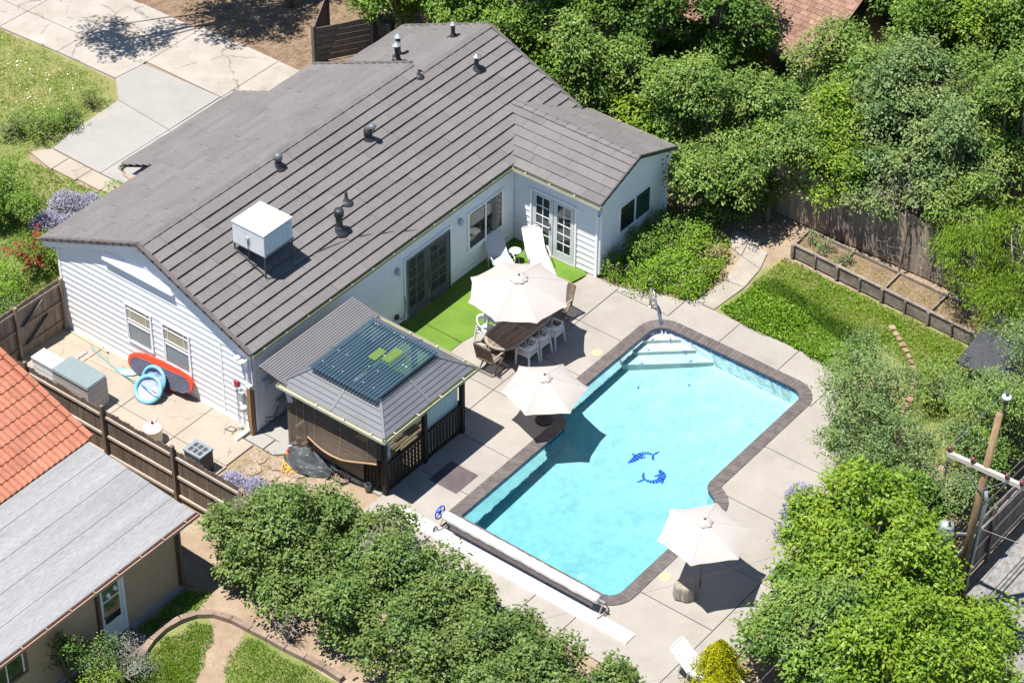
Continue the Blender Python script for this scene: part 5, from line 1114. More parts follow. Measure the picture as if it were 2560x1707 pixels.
MB().box(-.10, .12, -.62, .45, 0.0, .12).build('covered_bundle', 'bbq_black', tp)
MB().tube([(.02, .75, .30), (.1, .62, .40), (.2, .5, .36)], .02, 6).build('handle', 'galv', tp)
wc_ = thing('white_rag', 'crumpled white cloth lying beside the black tarp at the gazebo post', 'cloth', (.12, -1.28, 0))
mb = MB(); 
for i in range(9):
    for j in range(9): mb.v.append((-.12+.03*i, -.14+.035*j, .03+.11*abs(math.sin(i*1.3)*math.cos(j*1.1))))
for i in range(8):
    for j in range(8): q = i*9+j; mb.f.append((q, q+9, q+10, q+1))
mb.build('rag', 'white_plastic', wc_, True)
bk = thing('orange_bottle', 'orange plastic container standing beside the black tarp', 'container', (-.30, -1.42, 0)); MB().lathe([(0, 0), (.055, 0), (.055, .20), (.03, .25), (.03, .28), (0, .28)], 12).build('body', 'orange', bk, True); MB().lathe([(0, .28), (.033, .28), (.033, .31), (0, .31)], 10).build('cap', 'meter_red', bk)
cd = thing('extension_cord', 'tangled yellow-orange extension cord on the flagstones beside the tarp', 'cord', (-.5, -1.7, 0))
rg = random.Random(9); pts = []
for i in range(70): a = i*.62; r = .18+.07*math.sin(i*1.7); pts.append((.06+r*math.cos(a)*1.3+.10*math.sin(i*.3), r*math.sin(a)+.10*math.cos(i*.23), .012+.006*(i % 5)))
MB().tube(pts, .010, 5).build('cable', 'cord_yellow', cd)
hs = thing('garden_hose', 'coiled brown garden hose beside the gazebo foot', 'hose', (-.02, -3.0, 0))
pts = [((.17+.03*math.sin(i*.5))*math.cos(i*.45)+.02*i/40, (.20+.05*math.sin(i*.31))*math.sin(i*.45)-.16*i/60, .02+.004*(i % 7)) for i in range(62)]
MB().tube(pts, .016, 6).build('hose', 'hose', hs)
bc = thing('metal_bucket', 'small grey metal bucket at the gazebo corner by the shrubs', 'bucket', (.08, -3.95, 0)); MB().lathe([(0, 0), (.08, 0), (.10, .20), (.105, .21), (.09, .20), (.075, .02), (0, .02)], 14).build('pail', 'galv', bc, True); MB().tube([(.1*math.cos(a), 0, .2+.1*math.sin(a)) for a in [math.pi*k/8 for k in range(9)]], .006, 5).build('handle', 'dark_steel', bc)
# ================================================================ side yard
def picket_fence(name, label, a, b, h, m='wood_dark', pw_=.14, rails=(.25, .95, 1.62), side=1, posts=(), dog=True, post_h=1.95, rail_m='wood_rail', th=.018, jit=.02, railw=.085, cat='fence', post_m=None):
    a = Vector(a); b = Vector(b); d = (b-a); Ln = d.length; d.normalize(); nrm = Vector((-d.y, d.x, 0))*side
    t = thing(name, label, cat, a); ang = math.atan2(d.y, d.x); n_ = int(Ln/pw_)
    cache = []
    for q in range(4):
        w_ = pw_*.955; hh = h+(q-1.5)*jit
        if dog: pr = [(0, 0), (w_, 0), (w_, hh-.035), (w_*.72, hh), (w_*.28, hh), (0, hh-.035)]
        else: pr = [(0, 0), (w_, 0), (w_, hh), (0, hh)]
        mb = MB(); k = len(pr); mb.v = [(x, -th/2, z) for x, z in pr]+[(x, th/2, z) for x, z in pr]; mb.f = [tuple(range(k)), tuple(reversed(range(k, 2*k)))]+[(i, k+i, k+(i+1) % k, (i+1) % k) for i in range(k)]
        cache.append(mb.mesh('picket', m))
    for i in range(n_):
        p = d*(i*pw_); o = put('picket', random.choice(cache), t, (p.x, p.y, random.uniform(-.012, .012)), ang); o.rotation_euler[1] = random.uniform(-.006, .006)
    for z in rails: MB().bar(nrm*(th/2+.02)+Vector((0, 0, z)), d*Ln+nrm*(th/2+.02)+Vector((0, 0, z)), .04, railw).build('rail', rail_m, t)
    for s in posts:
        p = d*s+nrm*(th/2+.05); MB().box(p.x-.05, p.x+.05, p.y-.05, p.y+.05, -.1, post_h).build('post', post_m or m, t)
    return t
picket_fence('wood_fence', 'long dark weathered picket fence between the side patio and red-roofed house', (-3.36, 7.35, 0), (-3.36, -2.75, 0), 1.78, posts=(.1, 2.05, 5.0, 7.6), side=-1, rails=(.20, .88, 1.55))
pe = thing('fence_end_post', 'short reddish timber post at the end of the picket fence by lilacs', 'post', (-3.38, -2.68, 0)); MB().box(-.06, .06, -.06, .06, -.1, 1.72).build('shaft', 'gutter_brown', pe); MB().box(-.065, .065, -.065, .065, 1.72, 1.75).build('cap', 'edging', pe)
gt = picket_fence('wood_gate', 'weathered brown plank gate with diagonal braces at the house corner', (-.10, 7.42, 0), (-3.3, 7.42, 0), 1.80, 'wood_grey', .135, (.32, 1.0, 1.62), 1, (0.0, 1.75, 3.15), False, 1.84, 'wood_grey', jit=.01, cat='gate')
for (x0, z0, x1, z1) in ((-.45, .95, -.05, .0), (-.75, 1.55, -1.55, 1.05), (-.62, .95, -1.50, .36), (-2.3, 1.05, -3.0, 1.6)): 
    if z1 > .1: MB().bar((x0, -.07, z0), (x1, -.07, z1), .035, .08, up=(0, 1, 0)).build('brace', 'wood_charcoal', gt)
# deck boxes
def deck_box(label, loc, sx, sy, h, lm, bm, curved):
    t = thing('storage_box', label, 'storage box', loc, 0, 'outdoor storage boxes')
    MB().box(-sx/2+.02, sx/2-.02, -sy/2+.02, sy/2-.02, 0, h-.06).build('body', bm, t)
    for k in range(1, 4): MB().box(-sx/2+.014, sx/2-.014, -sy/2+.014, sy/2-.014, h*.22*k, h*.22*k+.012).build('ridge', bm, t)
    if curved:
        mb = MB(); N_ = 8; poly = [(-sx/2, -sy/2), (sx/2-.12, -sy/2), (sx/2-.035, -sy/2+.035), (sx/2, -sy/2+.12), (sx/2, sy/2-.12), (sx/2-.035, sy/2-.035), (sx/2-.12, sy/2), (-sx/2, sy/2)]
        mb.prism(poly, h-.07, h-.02); mb.prism([(x*.96, y*.97) for x, y in poly], h-.021, h+.015); mb.build('lid', lm, t)
    else:
        MB().box(-sx/2, sx/2, -sy/2, sy/2, h-.07, h).build('lid', lm, t)
        for sx_ in (-1, 1): MB().lathe([(0, 0), (.02, 0), (.02, .02), (0, .02)], 8, (sx_*(sx/2-.06), sy/2-.08, h)).build('knob', 'box_grey', t)
        for y in (.05, .2): MB().lathe([(0, 0), (.014, 0), (0, .012)], 8, (0, y, h)).build('bolt', 'dark_steel', t)
deck_box('grey plastic deck box with rounded lid by the picket fence', (-2.05, 4.72, .0), .78, 1.42, 1.0, 'deckbox_lid', 'deckbox', True)
deck_box('low white storage box behind the grey deck box', (-2.02, 5.97, .0), .50, .92, .82, 'white_plastic', 'white_plastic', False)
# paddle board leaning on the wall
def hull(n_=28, L_=1.28, W_=.36):
    return [(L_*math.copysign(abs(math.cos(a))**.75, math.cos(a)), W_*math.copysign(abs(math.sin(a))**.75, math.sin(a))) for a in [2*math.pi*k/n_ for k in range(n_)]]
sb = thing('paddle_board', 'navy and red inflatable paddle board leaning on the white wall', 'paddle board', (-.26, 3.42, .05)); sb.rotation_euler = (R(-6.5), R(-0), 0)
def tilt(p):   # local board plane: u along Y, v up leaning to the wall, n away from the wall
    u, v, n__ = p; th = R(70); return (-n__*math.sin(th)+v*math.cos(th)*1.0, u, v*math.sin(th)+n__*math.cos(th))
hp = hull(); mb = MB(); K = len(hp)
mb.v = [tilt((u, v+.38, 0)) for u, v in hp]+[tilt((u*1.0, v+.38, .09)) for u, v in hp]; mb.f = [tuple(reversed(range(K))), tuple(range(K, 2*K))]+[(i, (i+1) % K, K+(i+1) % K, K+i) for i in range(K)]; mb.build('board_rim', 'sup_red', sb)
for k in range(7):
    v0 = -.30+k*.0725; v1 = v0+.066; top = v1 > .16
    def uu(v): 
        q = abs(v+.04)/.33; return 1.18*(max(0.02, 1-min(.985, q)**2.6))**.42
    mb = MB(); N_ = 10; vv = [v0+(v1-v0)*j/3 for j in range(4)]
    for v in vv:
        e = uu(v)
        for i in range(N_+1): mb.v.append(tilt((-e+2*e*i/N_, v+.36, .092+.018*math.sin(math.pi*(v-v0)/(v1-v0)))))
    for j in range(3):
        for i in range(N_): q = j*(N_+1)+i; mb.f.append((q, q+1, q+N_+2, q+N_+1))
    mb.build('deck_pad_strip', 'sup_navy', sb, True)
# inflatable rings
def float_ring(label, loc, tx, ty, r, rt):
    t = thing('pool_float', label, 'pool float', loc, 0, 'light blue mesh pool floats'); t.rotation_euler = (tx, ty, 0)
    n_ = 26; MB().tube([(r*math.cos(2*math.pi*k/n_), r*1.08*math.sin(2*math.pi*k/n_), 0) for k in range(n_+1)], rt, 9, False).build('inflated_tube', 'ring_blue', t, True)
    mb = MB(); m_ = 7
    for i in range(m_+1):
        f = i/m_
        for k in range(n_): a = 2*math.pi*k/n_; mb.v.append((r*f*math.cos(a), r*1.08*f*math.sin(a), -.10*(1-f*f)+.018*math.sin(5*a+3*f)*f*(1-f)*3))
    for i in range(m_):
        for k in range(n_): mb.f.append((i*n_+k, (i+1)*n_+k, (i+1)*n_+(k+1) % n_, i*n_+(k+1) % n_))
    mb.build('mesh_seat', 'ring_mesh', t, True); return t
float_ring('light blue mesh pool float leaning upright against the paddle board', (-.50, 3.42, .40), 0, R(-62), .36, .055)
float_ring('light blue mesh pool float leaning in front of the other float', (-.80, 3.36, .28), R(6), R(-42), .37, .06)
# net, poles, brush
pn = thing('pool_net', 'teal pole with white skimmer net lying on the side patio', 'pool net', (-.28, 6.2, 0)); MB().tube([(0, 0, .02), (-.30, -1.52, .03), (-.62, -3.12, .42)], .014, 7).build('pole', 'teal', pn)
MB().tube([(-.62, -3.12, .42), (-.66, -3.3, .46)], .016, 7).build('pole_end', 'meter_red', pn)
nf = MB().tube([(-.27, -1.28, .03), (-.05, -1.52, .03), (.22, -1.78, .03), (.10, -2.0, .03), (-.15, -1.85, .03), (-.32, -1.62, .03), (-.27, -1.28, .03)], .018, 6).build('net_frame', 'teal', pn)
slab_mb([(-.27, -1.30), (-.05, -1.53), (.21, -1.78), (.10, -1.99), (-.14, -1.84), (-.31, -1.62)], [], .015, .03).build('net_mesh', 'white_plastic', nf)
pb = thing('pool_brush', 'long white pole with a scrub brush head on the side patio', 'brush', (-.70, 6.05, 0)); MB().tube([(0, 0, .02), (.22, -3.4, .02)], .012, 7).build('pole', 'gutter_tan', pb)
MB().bar((-.20, .08, .03), (.20, .06, .03), .05, .03).build('brush_back', 'white_plastic', pb)
for k in range(8): MB().box(-.19+k*.052, -.155+k*.052, .04, .14, .005, .055).build('bristle_tuft', 'gutter_brown' if k % 2 else 'white_plastic', pb)
pv = thing('wall_pipe', 'long thin white pipe lying on the patio along the house foot', 'pipe', (-.12, 6.4, 0)); MB().tube([(0, .85, .03), (-.03, -.75, .03)], .02, 8).build('pipe', 'gutter_tan', pv); MB().tube([(-.03, -.75, .03), (-.032, -.80, .03)], .023, 8).build('end_cap', 'dark_steel', pv)
ft = thing('pool_filter', 'cream pool filter tank behind the picket fence', 'filter tank', (-2.05, 1.95, 0)); MB().lathe([(0, 0), (.24, 0), (.25, .05), (.25, .42), (.27, .43), (.27, .47), (.24, .49), (.16, .58), (0, .62)], 20).build('tank', 'filter_tan', ft, True); MB().lathe([(.255, .43), (.285, .43), (.285, .46), (.255, .46)], 20).build('clamp', 'gutter_brown', ft)
MB().lathe([(0, .6), (.04, .6), (.04, .68), (.02, .70), (0, .70)], 8).build('valve', 'meter_red', ft); MB().tube([(.05, .0, .6), (.15, .02, .66), (.22, .0, .60)], .025, 6).build('pipe', 'white_plastic', ft)
ht = thing('pool_heater', 'dark grey pool heater box with slotted top behind the fence', 'pool heater', (-2.12, .15, 0)); MB().box(-.24, .24, -.30, .30, 0, .68).build('cabinet', 'heater', ht); MB().box(-.26, .26, -.32, .32, .68, .74).build('top_cover', 'heater_top', ht)
for i in range(3):
    for j in range(2): MB().box(-.19+j*.20, -.03+j*.20, -.24+i*.17, -.12+i*.17, .738, .744).build('vent_slot', 'dark_steel', ht)
# ================================================================ neighbour with the red roof
nb = thing('neighbour_house', 'tan neighbour house with terracotta tile roof and flat grey roof', 'house', (-5.6, -2.6, 0))
class NBb(MB):
    def build(s, name, m, parent=None, smooth=False, loc=None, kind=None):
        s.v = [(x+5.6, y+2.6, z) for x, y, z in s.v]; return MB.build(s, name, m, parent, smooth, loc, kind)
NBb().box(-22, -5.66, -2.56, .9, -.1, 2.3).build('wall', 'nb_siding', nb); NBb().box(-22, -5.62, .9, 10, -.1, 2.6).build('wall', 'nb_siding', nb)
def nbs(x0, x1, z0, z1): 
    NBb().hexa([(x0, -2.56, z0), (x1, -2.56, z0), (x1, -2.56, z1), (x0, -2.56, z1), (x0, -2.60, z0), (x1, -2.60, z0), (x1, -2.57, z1), (x0, -2.57, z1)]).build('siding_board', 'nb_siding', nb)
for k in range(10):
    z = .1+k*.215; z1 = min(z+.215, 2.24)
    nbs(-7.62, -5.78, z, z1)
    for x0, x1 in ((-10.9, -8.6), (-22, -12.2)): nbs(x0, x1, z, z1)
    if z1 < 1.2: nbs(-12.2, -10.9, z, z1)
for k in range(10):
    z = .1+k*.215; NBb().hexa([(-5.66, -2.5, z), (-5.66, .8, z), (-5.66, .8, z+.215), (-5.66, -2.5, z+.215), (-5.62, -2.5, z), (-5.62, .8, z), (-5.65, .8, z+.215), (-5.65, -2.5, z+.215)]).build('siding_board', 'nb_siding', nb)
NBb().box(-5.78, -5.60, -2.64, -2.46, -.05, 2.3).build('corner_post', 'nb_trim', nb); NBb().box(-22, -5.62, -2.66, -2.57, -.1, .1).build('foundation', 'concrete_grey', nb)
dr = NBb().box(-8.46, -7.74, -2.63, -2.58, .08, 2.1).build('door', 'nb_door', nb)
for q in ((-8.56, -8.46, .08, 2.2), (-7.74, -7.64, .08, 2.2), (-8.46, -7.74, 2.1, 2.2)): NBb().box(q[0], q[1], -2.65, -2.57, q[2], q[3]).build('door_frame', 'nb_trim' if q[0] < -8.5 else 'nb_door', dr)
NBb().box(-8.36, -7.84, -2.645, -2.63, 1.5, 2.02).build('pane', 'glass_green', dr); NBb().box(-8.36, -7.84, -2.645, -2.63, .72, 1.42).build('pane', 'glass', dr)
MB().lathe([(0, -.03), (.03, 0), (0, .03)], 8, (-2.78, -.06, .98)).build('handle', 'dark_steel', dr)
for i, (x, z) in enumerate(((-8.36, 1.98), (-8.12, 2.06))): NBb().lathe([(0, 0), (.02, 0), (.07, -.11), (.06, -.12), (0, -.03)], 10, (x, -2.86, z)).build('flood_light', 'white_plastic', nb, True)
nw = NBb().box(-12.1, -11.0, -2.60, -2.575, 1.25, 2.05).build('window', 'dark_steel', nb)
for q in ((-12.2, -12.1, 1.15, 2.15), (-11.0, -10.9, 1.15, 2.15), (-12.1, -11.0, 2.05, 2.15), (-12.1, -11.0, 1.15, 1.25)): NBb().box(q[0], q[1], -2.63, -2.575, q[2], q[3]).build('frame', 'nb_trim', nw)
NBb().box(-11.53, -11.05, -2.612, -2.60, 1.3, 2.0).build('pane', 'glass', nw); NBb().box(-12.05, -11.57, -2.612, -2.60, 1.3, 2.0).build('pane', 'glass', nw)
for q in ((-11.57, -11.53), (-12.1, -12.05), (-11.05, -11.0)): NBb().box(q[0], q[1], -2.62, -2.60, 1.25, 2.05).build('sash', 'white_plastic', nw)
# flat roof in lapped strips
zfl = lambda y: 2.36+.085*(y+2.84)
y = -2.84; k = 0
while y < 1.0:
    y2 = min(y+.78, 1.05); NBb().hexa([(-22, y, zfl(y)-.04), (-5.22, y, zfl(y)-.04), (-5.22, y2, zfl(y2)-.04), (-22, y2, zfl(y2)-.04), (-22, y, zfl(y)+.014), (-5.22, y, zfl(y)+.014), (-5.22, y2+.02, zfl(y2)), (-22, y2+.02, zfl(y2))]).build('roofing_strip', 'roll_roof', nb); y = y2
NBb().box(-22, -5.24, -2.82, -2.78, 2.18, 2.31).build('fascia', 'nb_trim', nb); NBb().bar((-5.23, -2.84, zfl(-2.84)-.1), (-5.23, 1.0, zfl(1.0)-.1), .03, .16).build('fascia', 'nb_trim', nb)
NBb().plate([(-22, -2.8, 2.28), (-5.25, -2.8, 2.28), (-5.25, -2.6, 2.30), (-22, -2.6, 2.30)], (0, 0, .01)).build('soffit', 'nb_trim', nb)
a = Vector((-22+5.6, -2.84+2.6, 2.27)); b = Vector((-5.16+5.6, -2.84+2.6, 2.27)); gutter(a, b, 'gutter_brown', .11, .09, nb, .80, (0, -1, 0), 'edging')
NBb().tube([(-5.75, -2.75, 2.2), (-5.72, -2.70, .12), (-5.55, -2.9, .06)], .04, 7).build('downspout', 'nb_trim', nb)
# terracotta tiles
TS = .395; te = lambda y: 2.70+TS*(y-.95)
NBb().plate([(-22, .95, 2.62), (-5.12, .95, 2.62), (-5.12, 10, te(10)-.08), (-22, 10, te(10)-.08)], (0, 0, .03)).build('roof_deck', 'nb_trim', nb)
tw, dt_ = .38, .375; prof_ = []; mbt = MB(); SEG = 8
for i in range(SEG+1): u = i/SEG; prof_.append((u*tw, .022*math.sin(2*math.pi*u*2)))
for t_, hh in ((-.03, .052), (dt_+.01, .012)):
    for x, h_ in prof_: mbt.v.append((x, t_, t_*TS+hh+h_))
for x, h_ in prof_: mbt.v.append((x, -.03, -.03*TS+.005+h_*.4))
n2 = SEG+1
for i in range(SEG): mbt.f += [(i, i+1, n2+i+1, n2+i), (2*n2+i, 2*n2+i+1, i+1, i)]
tile = mbt.mesh('roof_tile', 'terracotta', False)
for r in range(13):
    for c in range(19):
        x = -5.12-(c+1)*tw; y = .95+r*dt_
        if r > 11 or c*tw > 1.0+(12-r)*.55+2.2: continue
        o = put('roof_tile', tile, nb, (x+5.6, y+2.6, te(y))); o.rotation_euler = (0, random.uniform(-.004, .004), 0)
for r in range(13): y = .95+r*dt_; NBb().bar((-5.10, y-.02, te(y)+.06), (-5.10, y+dt_+.02, te(y+dt_)+.05), .15, .09).build('edge_tile', 'terracotta', nb)
# doorstep and lawn edging
stp = thing('door_step', 'low reddish doorstep slab at the tan house door', 'step', (-7.95, -2.95, 0)); MB().box(-.42, .34, -.42, .30, -.05, .06).build('slab', 'step_red', stp)
ed = thing('lawn_edging', 'curved row of tan edging stones round the neighbour lawn', 'edging', (-6.5, -3.5, 0))
ep = [(-8.15, -3.55), (-7.6, -3.38), (-7.1, -3.33), (-6.6, -3.42), (-6.2, -3.62), (-5.92, -3.96), (-5.78, -4.45), (-5.74, -5.06), (-5.70, -5.6), (-5.68, -6.2), (-5.62, -6.8), (-5.58, -7.4), (-5.6, -8.0)]
for i in range(len(ep)-1):
    p = Vector((*ep[i], 0)); q = Vector((*ep[i+1], 0)); d = (q-p).normalized(); MB().bar(p+d*.012-Vector((-6.5, -3.5, -.02)), q-d*.012-Vector((-6.5, -3.5, -.02)), .17, .16).build('edging_stone', 'edging', ed)
# ================================================================ back garden: beds, fence, shed
bf = picket_fence('back_fence', 'weathered brown picket fence behind the raised timber beds', (17.5, -5.2, 0), (17.5, -16.5, 0), 1.95, 'wood_grey', .145, (.4, 1.5), 1, (4.7,), False, 2.0, 'wood_grey', jit=.05)
bd = thing('raised_bed', 'long raised timber planter divided in four bays along the fence', 'planter', (15.85, -7.15, 0))
def blx(x, y): return (x-15.85, y+7.15)
F0, F1 = (15.93, -7.15), (15.58, -13.6); Bk0, Bk1 = (16.86, -7.08), (16.62, -13.6)
lp = lambda a, b, t: (a[0]+(b[0]-a[0])*t, a[1]+(b[1]-a[1])*t)
for k in range(4):
    t0, t1 = k/4, (k+1)/4
    for z in (0.0, .15, .30):
        for (P, Q) in ((F0, F1), (Bk0, Bk1)):
            a = blx(*lp(P, Q, t0+.004)); b = blx(*lp(P, Q, t1-.004)); MB().bar((*a, z+.075), (*b, z+.075), .05, .142).build('plank', 'bed_timber', bd)
    a = blx(*lp(F0, F1, t0)); b = blx(*lp(F0, F1, t1)); MB().bar((*a, .46), (*b, .46), .10, .035).build('cap_board', 'bed_timber', bd)
    sl = slab_mb([blx(*lp(F0, F1, t0)), blx(*lp(F0, F1, t1)), blx(*lp(Bk0, Bk1, t1)), blx(*lp(Bk0, Bk1, t0))], [], None, .34); sl.build('bed_soil', 'mulch', bd)
for k in range(5):
    a = blx(*lp(F0, F1, k/4)); b = blx(*lp(Bk0, Bk1, k/4)); MB().bar((*a, .40), (*b, .40), .05, .10).build('divider', 'bed_timber', bd); MB().box(a[0]-.10, a[0]-.03, a[1]-.05, a[1]+.05, 0, .46).build('stake', 'bed_timber', bd)
for k in (1, 3, 5, 7): a = blx(*lp(F0, F1, k/8)); MB().box(a[0]-.075, a[0]-.028, a[1]-.035, a[1]+.035, 0, .42).build('stake', 'bed_timber', bd)
for i, (y, r) in enumerate(((-9.9, .28), (-10.6, .3), (-9.4, .25), (-11.3, .26))):
    t = thing('wire_cage', f'bent grey wire plant cage by the back fence, {["next to the tall stake", "widest of the row", "leftmost of the row", "nearest the drooping tree"][i]}', 'plant cage', (17.1, y, .34), 0, 'wire plant cages')
    for z in (.15, .45, .75): MB().tube([(r*(.6+.5*z)*math.cos(2*math.pi*k/14), r*(.6+.5*z)*math.sin(2*math.pi*k/14), z+.03*math.sin(k)) for k in range(15)], .0045, 4, False).build('hoop', 'wire', t)
    for a in (0, 2.1, 4.2): MB().tube([(r*.6*math.cos(a), r*.6*math.sin(a), 0), (r*1.0*math.cos(a), r*1.0*math.sin(a), .8)], .006, 4).build('wire_leg', 'wire', t)
sk = thing('garden_stake', 'tall dark wooden stake leaning on the back fence', 'stake', (17.2, -10.05, 0)); MB().bar((0, 0, 0), (.15, -.05, 1.75), .07, .05).build('shaft', 'wood_dark', sk)
sh = thing('garden_shed', 'small black board shed with sloping felt roof half hidden by trees', 'shed', (13.2, -14.6, 0))
MB().box(.05, 1.5, -1.75, -.02, 0, 1.6).build('wall', 'shed_black', sh)
for i in range(9): MB().box(.02, .05, -1.75+i*.192, -1.75+i*.192+.184, .08, 1.62).build('board', 'shed_black', sh)
for i in range(8): MB().box(.06+i*.18, .06+i*.18+.172, -.02, .01, .08, 1.62+.035*i).build('board', 'shed_black', sh)
MB().plate([(-.35, -1.95, 1.55), (1.75, -1.95, 2.05), (1.75, .22, 2.05), (-.35, .22, 1.55)], (0, 0, .05)).build('roof', 'shed_roof', sh)
MB().box(-.25, .10, -1.2, -.05, .0, .13).build('sill_beam', 'bed_timber', sh)
be = thing('brick_edging', 'curved line of pinkish bricks bordering the garden lawn', 'edging', (13.8, -12.6, 0))
bp_ = [(14.9, -11.2), (14.45, -11.8), (14.1, -12.25), (13.75, -12.62), (13.2, -13.05), (12.5, -13.33), (12.0, -13.47), (11.5, -13.56)]
for i in range(len(bp_)-1):
    p = Vector((*bp_[i], 0)); q = Vector((*bp_[i+1], 0)); n_ = max(1, int((q-p).length/.21))
    for j in range(n_):
        c = p.lerp(q, (j+.5)/n_)-Vector((13.8, -12.6, 0)); d = (q-p).normalized(); MB().bar(c-d*.095, c+d*.095, .15+random.uniform(-.05, .05), .07+random.uniform(-.04, .03)).build('brick', 'brick_red', be)
# enclosure by the driveway
we_ = thing('bin_enclosure', 'dark horizontal plank screen round the bins behind the house', 'screen', (14.95, 11.13, 0))
for k in range(6):
    MB().bar((0, 0, .12+k*.22), (1.75, -1.05, .12+k*.22), .035, .19).build('plank', 'wood_charcoal', we_)
    MB().bar((0, 0, .12+k*.22), (1.9, 1.1, .12+k*.22), .035, .19).build('plank', 'wood_charcoal', we_)
for p in ((0, 0), (1.75, -1.05), (1.9, 1.1)): MB().box(p[0]-.06, p[0]+.06, p[1]-.06, p[1]+.06, 0, 1.42).build('post', 'wood_charcoal', we_)
for i, (x, y) in enumerate(((17.2, 10.05), (17.75, 9.35))):
    t = thing('wheelie_bin', ['black wheeled bin nearer the plank screen', 'black wheeled bin nearer the house roof edge'][i], 'bin', (x, y, 0), .4, 'black wheeled bins')
    MB().hexa([(-.25, -.3, .05), (.25, -.3, .05), (.25, .3, .05), (-.25, .3, .05), (-.3, -.36, .95), (.3, -.36, .95), (.3, .36, .95), (-.3, .36, .95)]).build('body', 'bins', t); MB().hexa([(-.32, -.38, .95), (.32, -.38, .95), (.32, .4, .95), (-.32, .4, .95), (-.26, -.3, 1.03), (.26, -.3, 1.03), (.26, .36, 1.03), (-.26, .36, 1.03)]).build('lid', 'bins', t)
    for s in (-.27, .27): MB().tube([(s-.03, .3, .1), (s+.03, .3, .1)], .1, 10).build('wheel', 'rubber', t)
# brown shingled roof beyond the trees
br = thing('brown_roof_house', 'house roof of mottled brown shingles seen beyond the trees', 'house', (21, -3, 0))
BS = .45; bz = lambda t: 3.0+BS*t
MB().box(0.8, 12, -1.0, 7.5, 0, 3.1).build('wall', 'nb_siding', br)
mb = MB().plate([(0, -1.3, 2.92), (0, 8, 2.92), (6, 8, 2.92+BS*6), (6, -1.3, 2.92+BS*6)], (0, 0, .05)); mb.plate([(6, -1.3, 2.92+BS*6), (6, 8, 2.92+BS*6), (12, 8, 2.92), (12, -1.3, 2.92)], (0, 0, .05)); rf = mb.build('roof', 'shingle', br)
sm = MB().hexa([(0, .006, .0), (0, .294, .0), (.2, .294, .09), (.2, .006, .09), (0, .006, .03), (0, .294, .03), (.2, .294, .1), (.2, .006, .1)]).mesh('shingle', 'shingle')
for i in range(22):
    for j in range(13):
        t_ = .02+i*.18; y = -1.25+j*.30+(.15 if i % 2 else 0); put('shingle', sm, rf, (t_, y, 2.97+BS*t_))
# ================================================================ alley fence and utility pole
af = picket_fence('alley_fence', 'tall dark board fence with rails along the gravel alley', (5.2, -18.25, 0), (14.5, -18.25, 0), 1.75, 'wood_dark', .15, (.25, .9, 1.5), -1, (2.9, 5.3, 7.7), False, 1.85, 'wood_rail', railw=.10)
up = thing('utility_pole', 'leaning tan wooden utility pole with crossarm and white-capped top', 'utility pole', (6.02, -18.52, 0))
def U_(z): return Vector((.10*z/6.6, -.36*z/6.6, z))
MB().tube([U_(-.2), U_(3.3), U_(6.62)], [.115, .10, .085], 14).build('pole', 'pole_wood', up, True)
cz = 4.86; c0_ = U_(cz); MB().bar(c0_+Vector((-.12, 1.02, 0)), c0_+Vector((-.04, -1.45, 0)), .10, .13).build('crossarm', 'arm_wood', up)
for y in (.98, .33, -.62, -1.02, -1.4):
    p = c0_+Vector((-.12, y, .06)); ins = MB().lathe([(0, 0), (.03, 0), (.03, .05), (.06, .06), (.055, .10), (.065, .11), (.04, .17), (0, .18)], 10, p).build('insulator', 'insul', up, True)
for s in (1, -1): MB().bar(c0_+Vector((-.12, s*.6, -.05)), U_(cz-.65)+Vector((-.13, 0, 0)), .03, .012).build('arm_brace', 'galv', up)
MB().tube([U_(6.5)+Vector((.13, -.03, 0)), U_(7.05)+Vector((.13, -.03, 0))], .04, 8).build('conduit_top', 'wire_dark', up); MB().lathe([(0, 0), (.11, 0), (.12, .05), (.06, .08), (0, .08)], 14, U_(7.05)+Vector((.13, -.03, 0))).build('sensor_cap', 'white_plastic', up, True); MB().lathe([(0, 0), (.05, 0), (.04, .10), (0, .12)], 10, U_(7.12)+Vector((.13, -.03, 0))).build('sensor', 'dark_steel', up, True)
MB().tube([U_(-.1)+Vector((.06, -.17, 0)), U_(3.9)+Vector((.06, -.16, 0)), U_(4.1)+Vector((.03, -.1, .05))], .055, 9).build('conduit', 'transformer', up, True)
for dz in (.15, .32, .5): MB().lathe([(0, 0), (.05, .01), (.06, .06), (.03, .1), (0, .1)], 8, c0_+Vector((-.16, .98, -.12-dz))).build('fuse_cutout', 'dark_steel', up, True)
tr = MB().lathe([(0, 0), (.19, 0), (.20, .05), (.20, .5), (.18, .56), (.05, .62), (0, .62)], 16, U_(2.35)+Vector((-.34, .50, 0))).build('transformer', 'transformer', up, True)
MB().bar(U_(2.6), U_(2.6)+Vector((-.30, .42, 0)), .06, .06).build('bracket', 'galv', tr)
for k in (-.07, .07): MB().lathe([(0, 0), (.03, 0), (.035, .06), (.02, .14), (0, .15)], 8, U_(2.97)+Vector((-.34+k, .50+k, 0))).build('bushing', 'insul', tr)
def wire(name, label, a, b, sag, r=.008, m='wire'):
    a = Vector(a); b = Vector(b); t = thing(name, label, 'wire', a, 0, 'overhead wires')
    MB().tube([(b-a)*u-Vector((0, 0, sag*4*u*(1-u))) for u in [k/14 for k in range(15)]], r, 5, False).build('strand', m, t)
pb_ = Vector((6.02, -18.52, 0))
q = lambda y, z=.22: tuple(pb_+c0_+Vector((-.12, y, z)))
wire('overhead_wire', 'pale overhead wire from the crossarm end nearest the pool', q(.98), (40, -17.4, 5.4), .5); wire('overhead_wire', 'overhead wire rising past the pole top toward the trees', q(-.62), (40, -19.6, 5.9), .5)
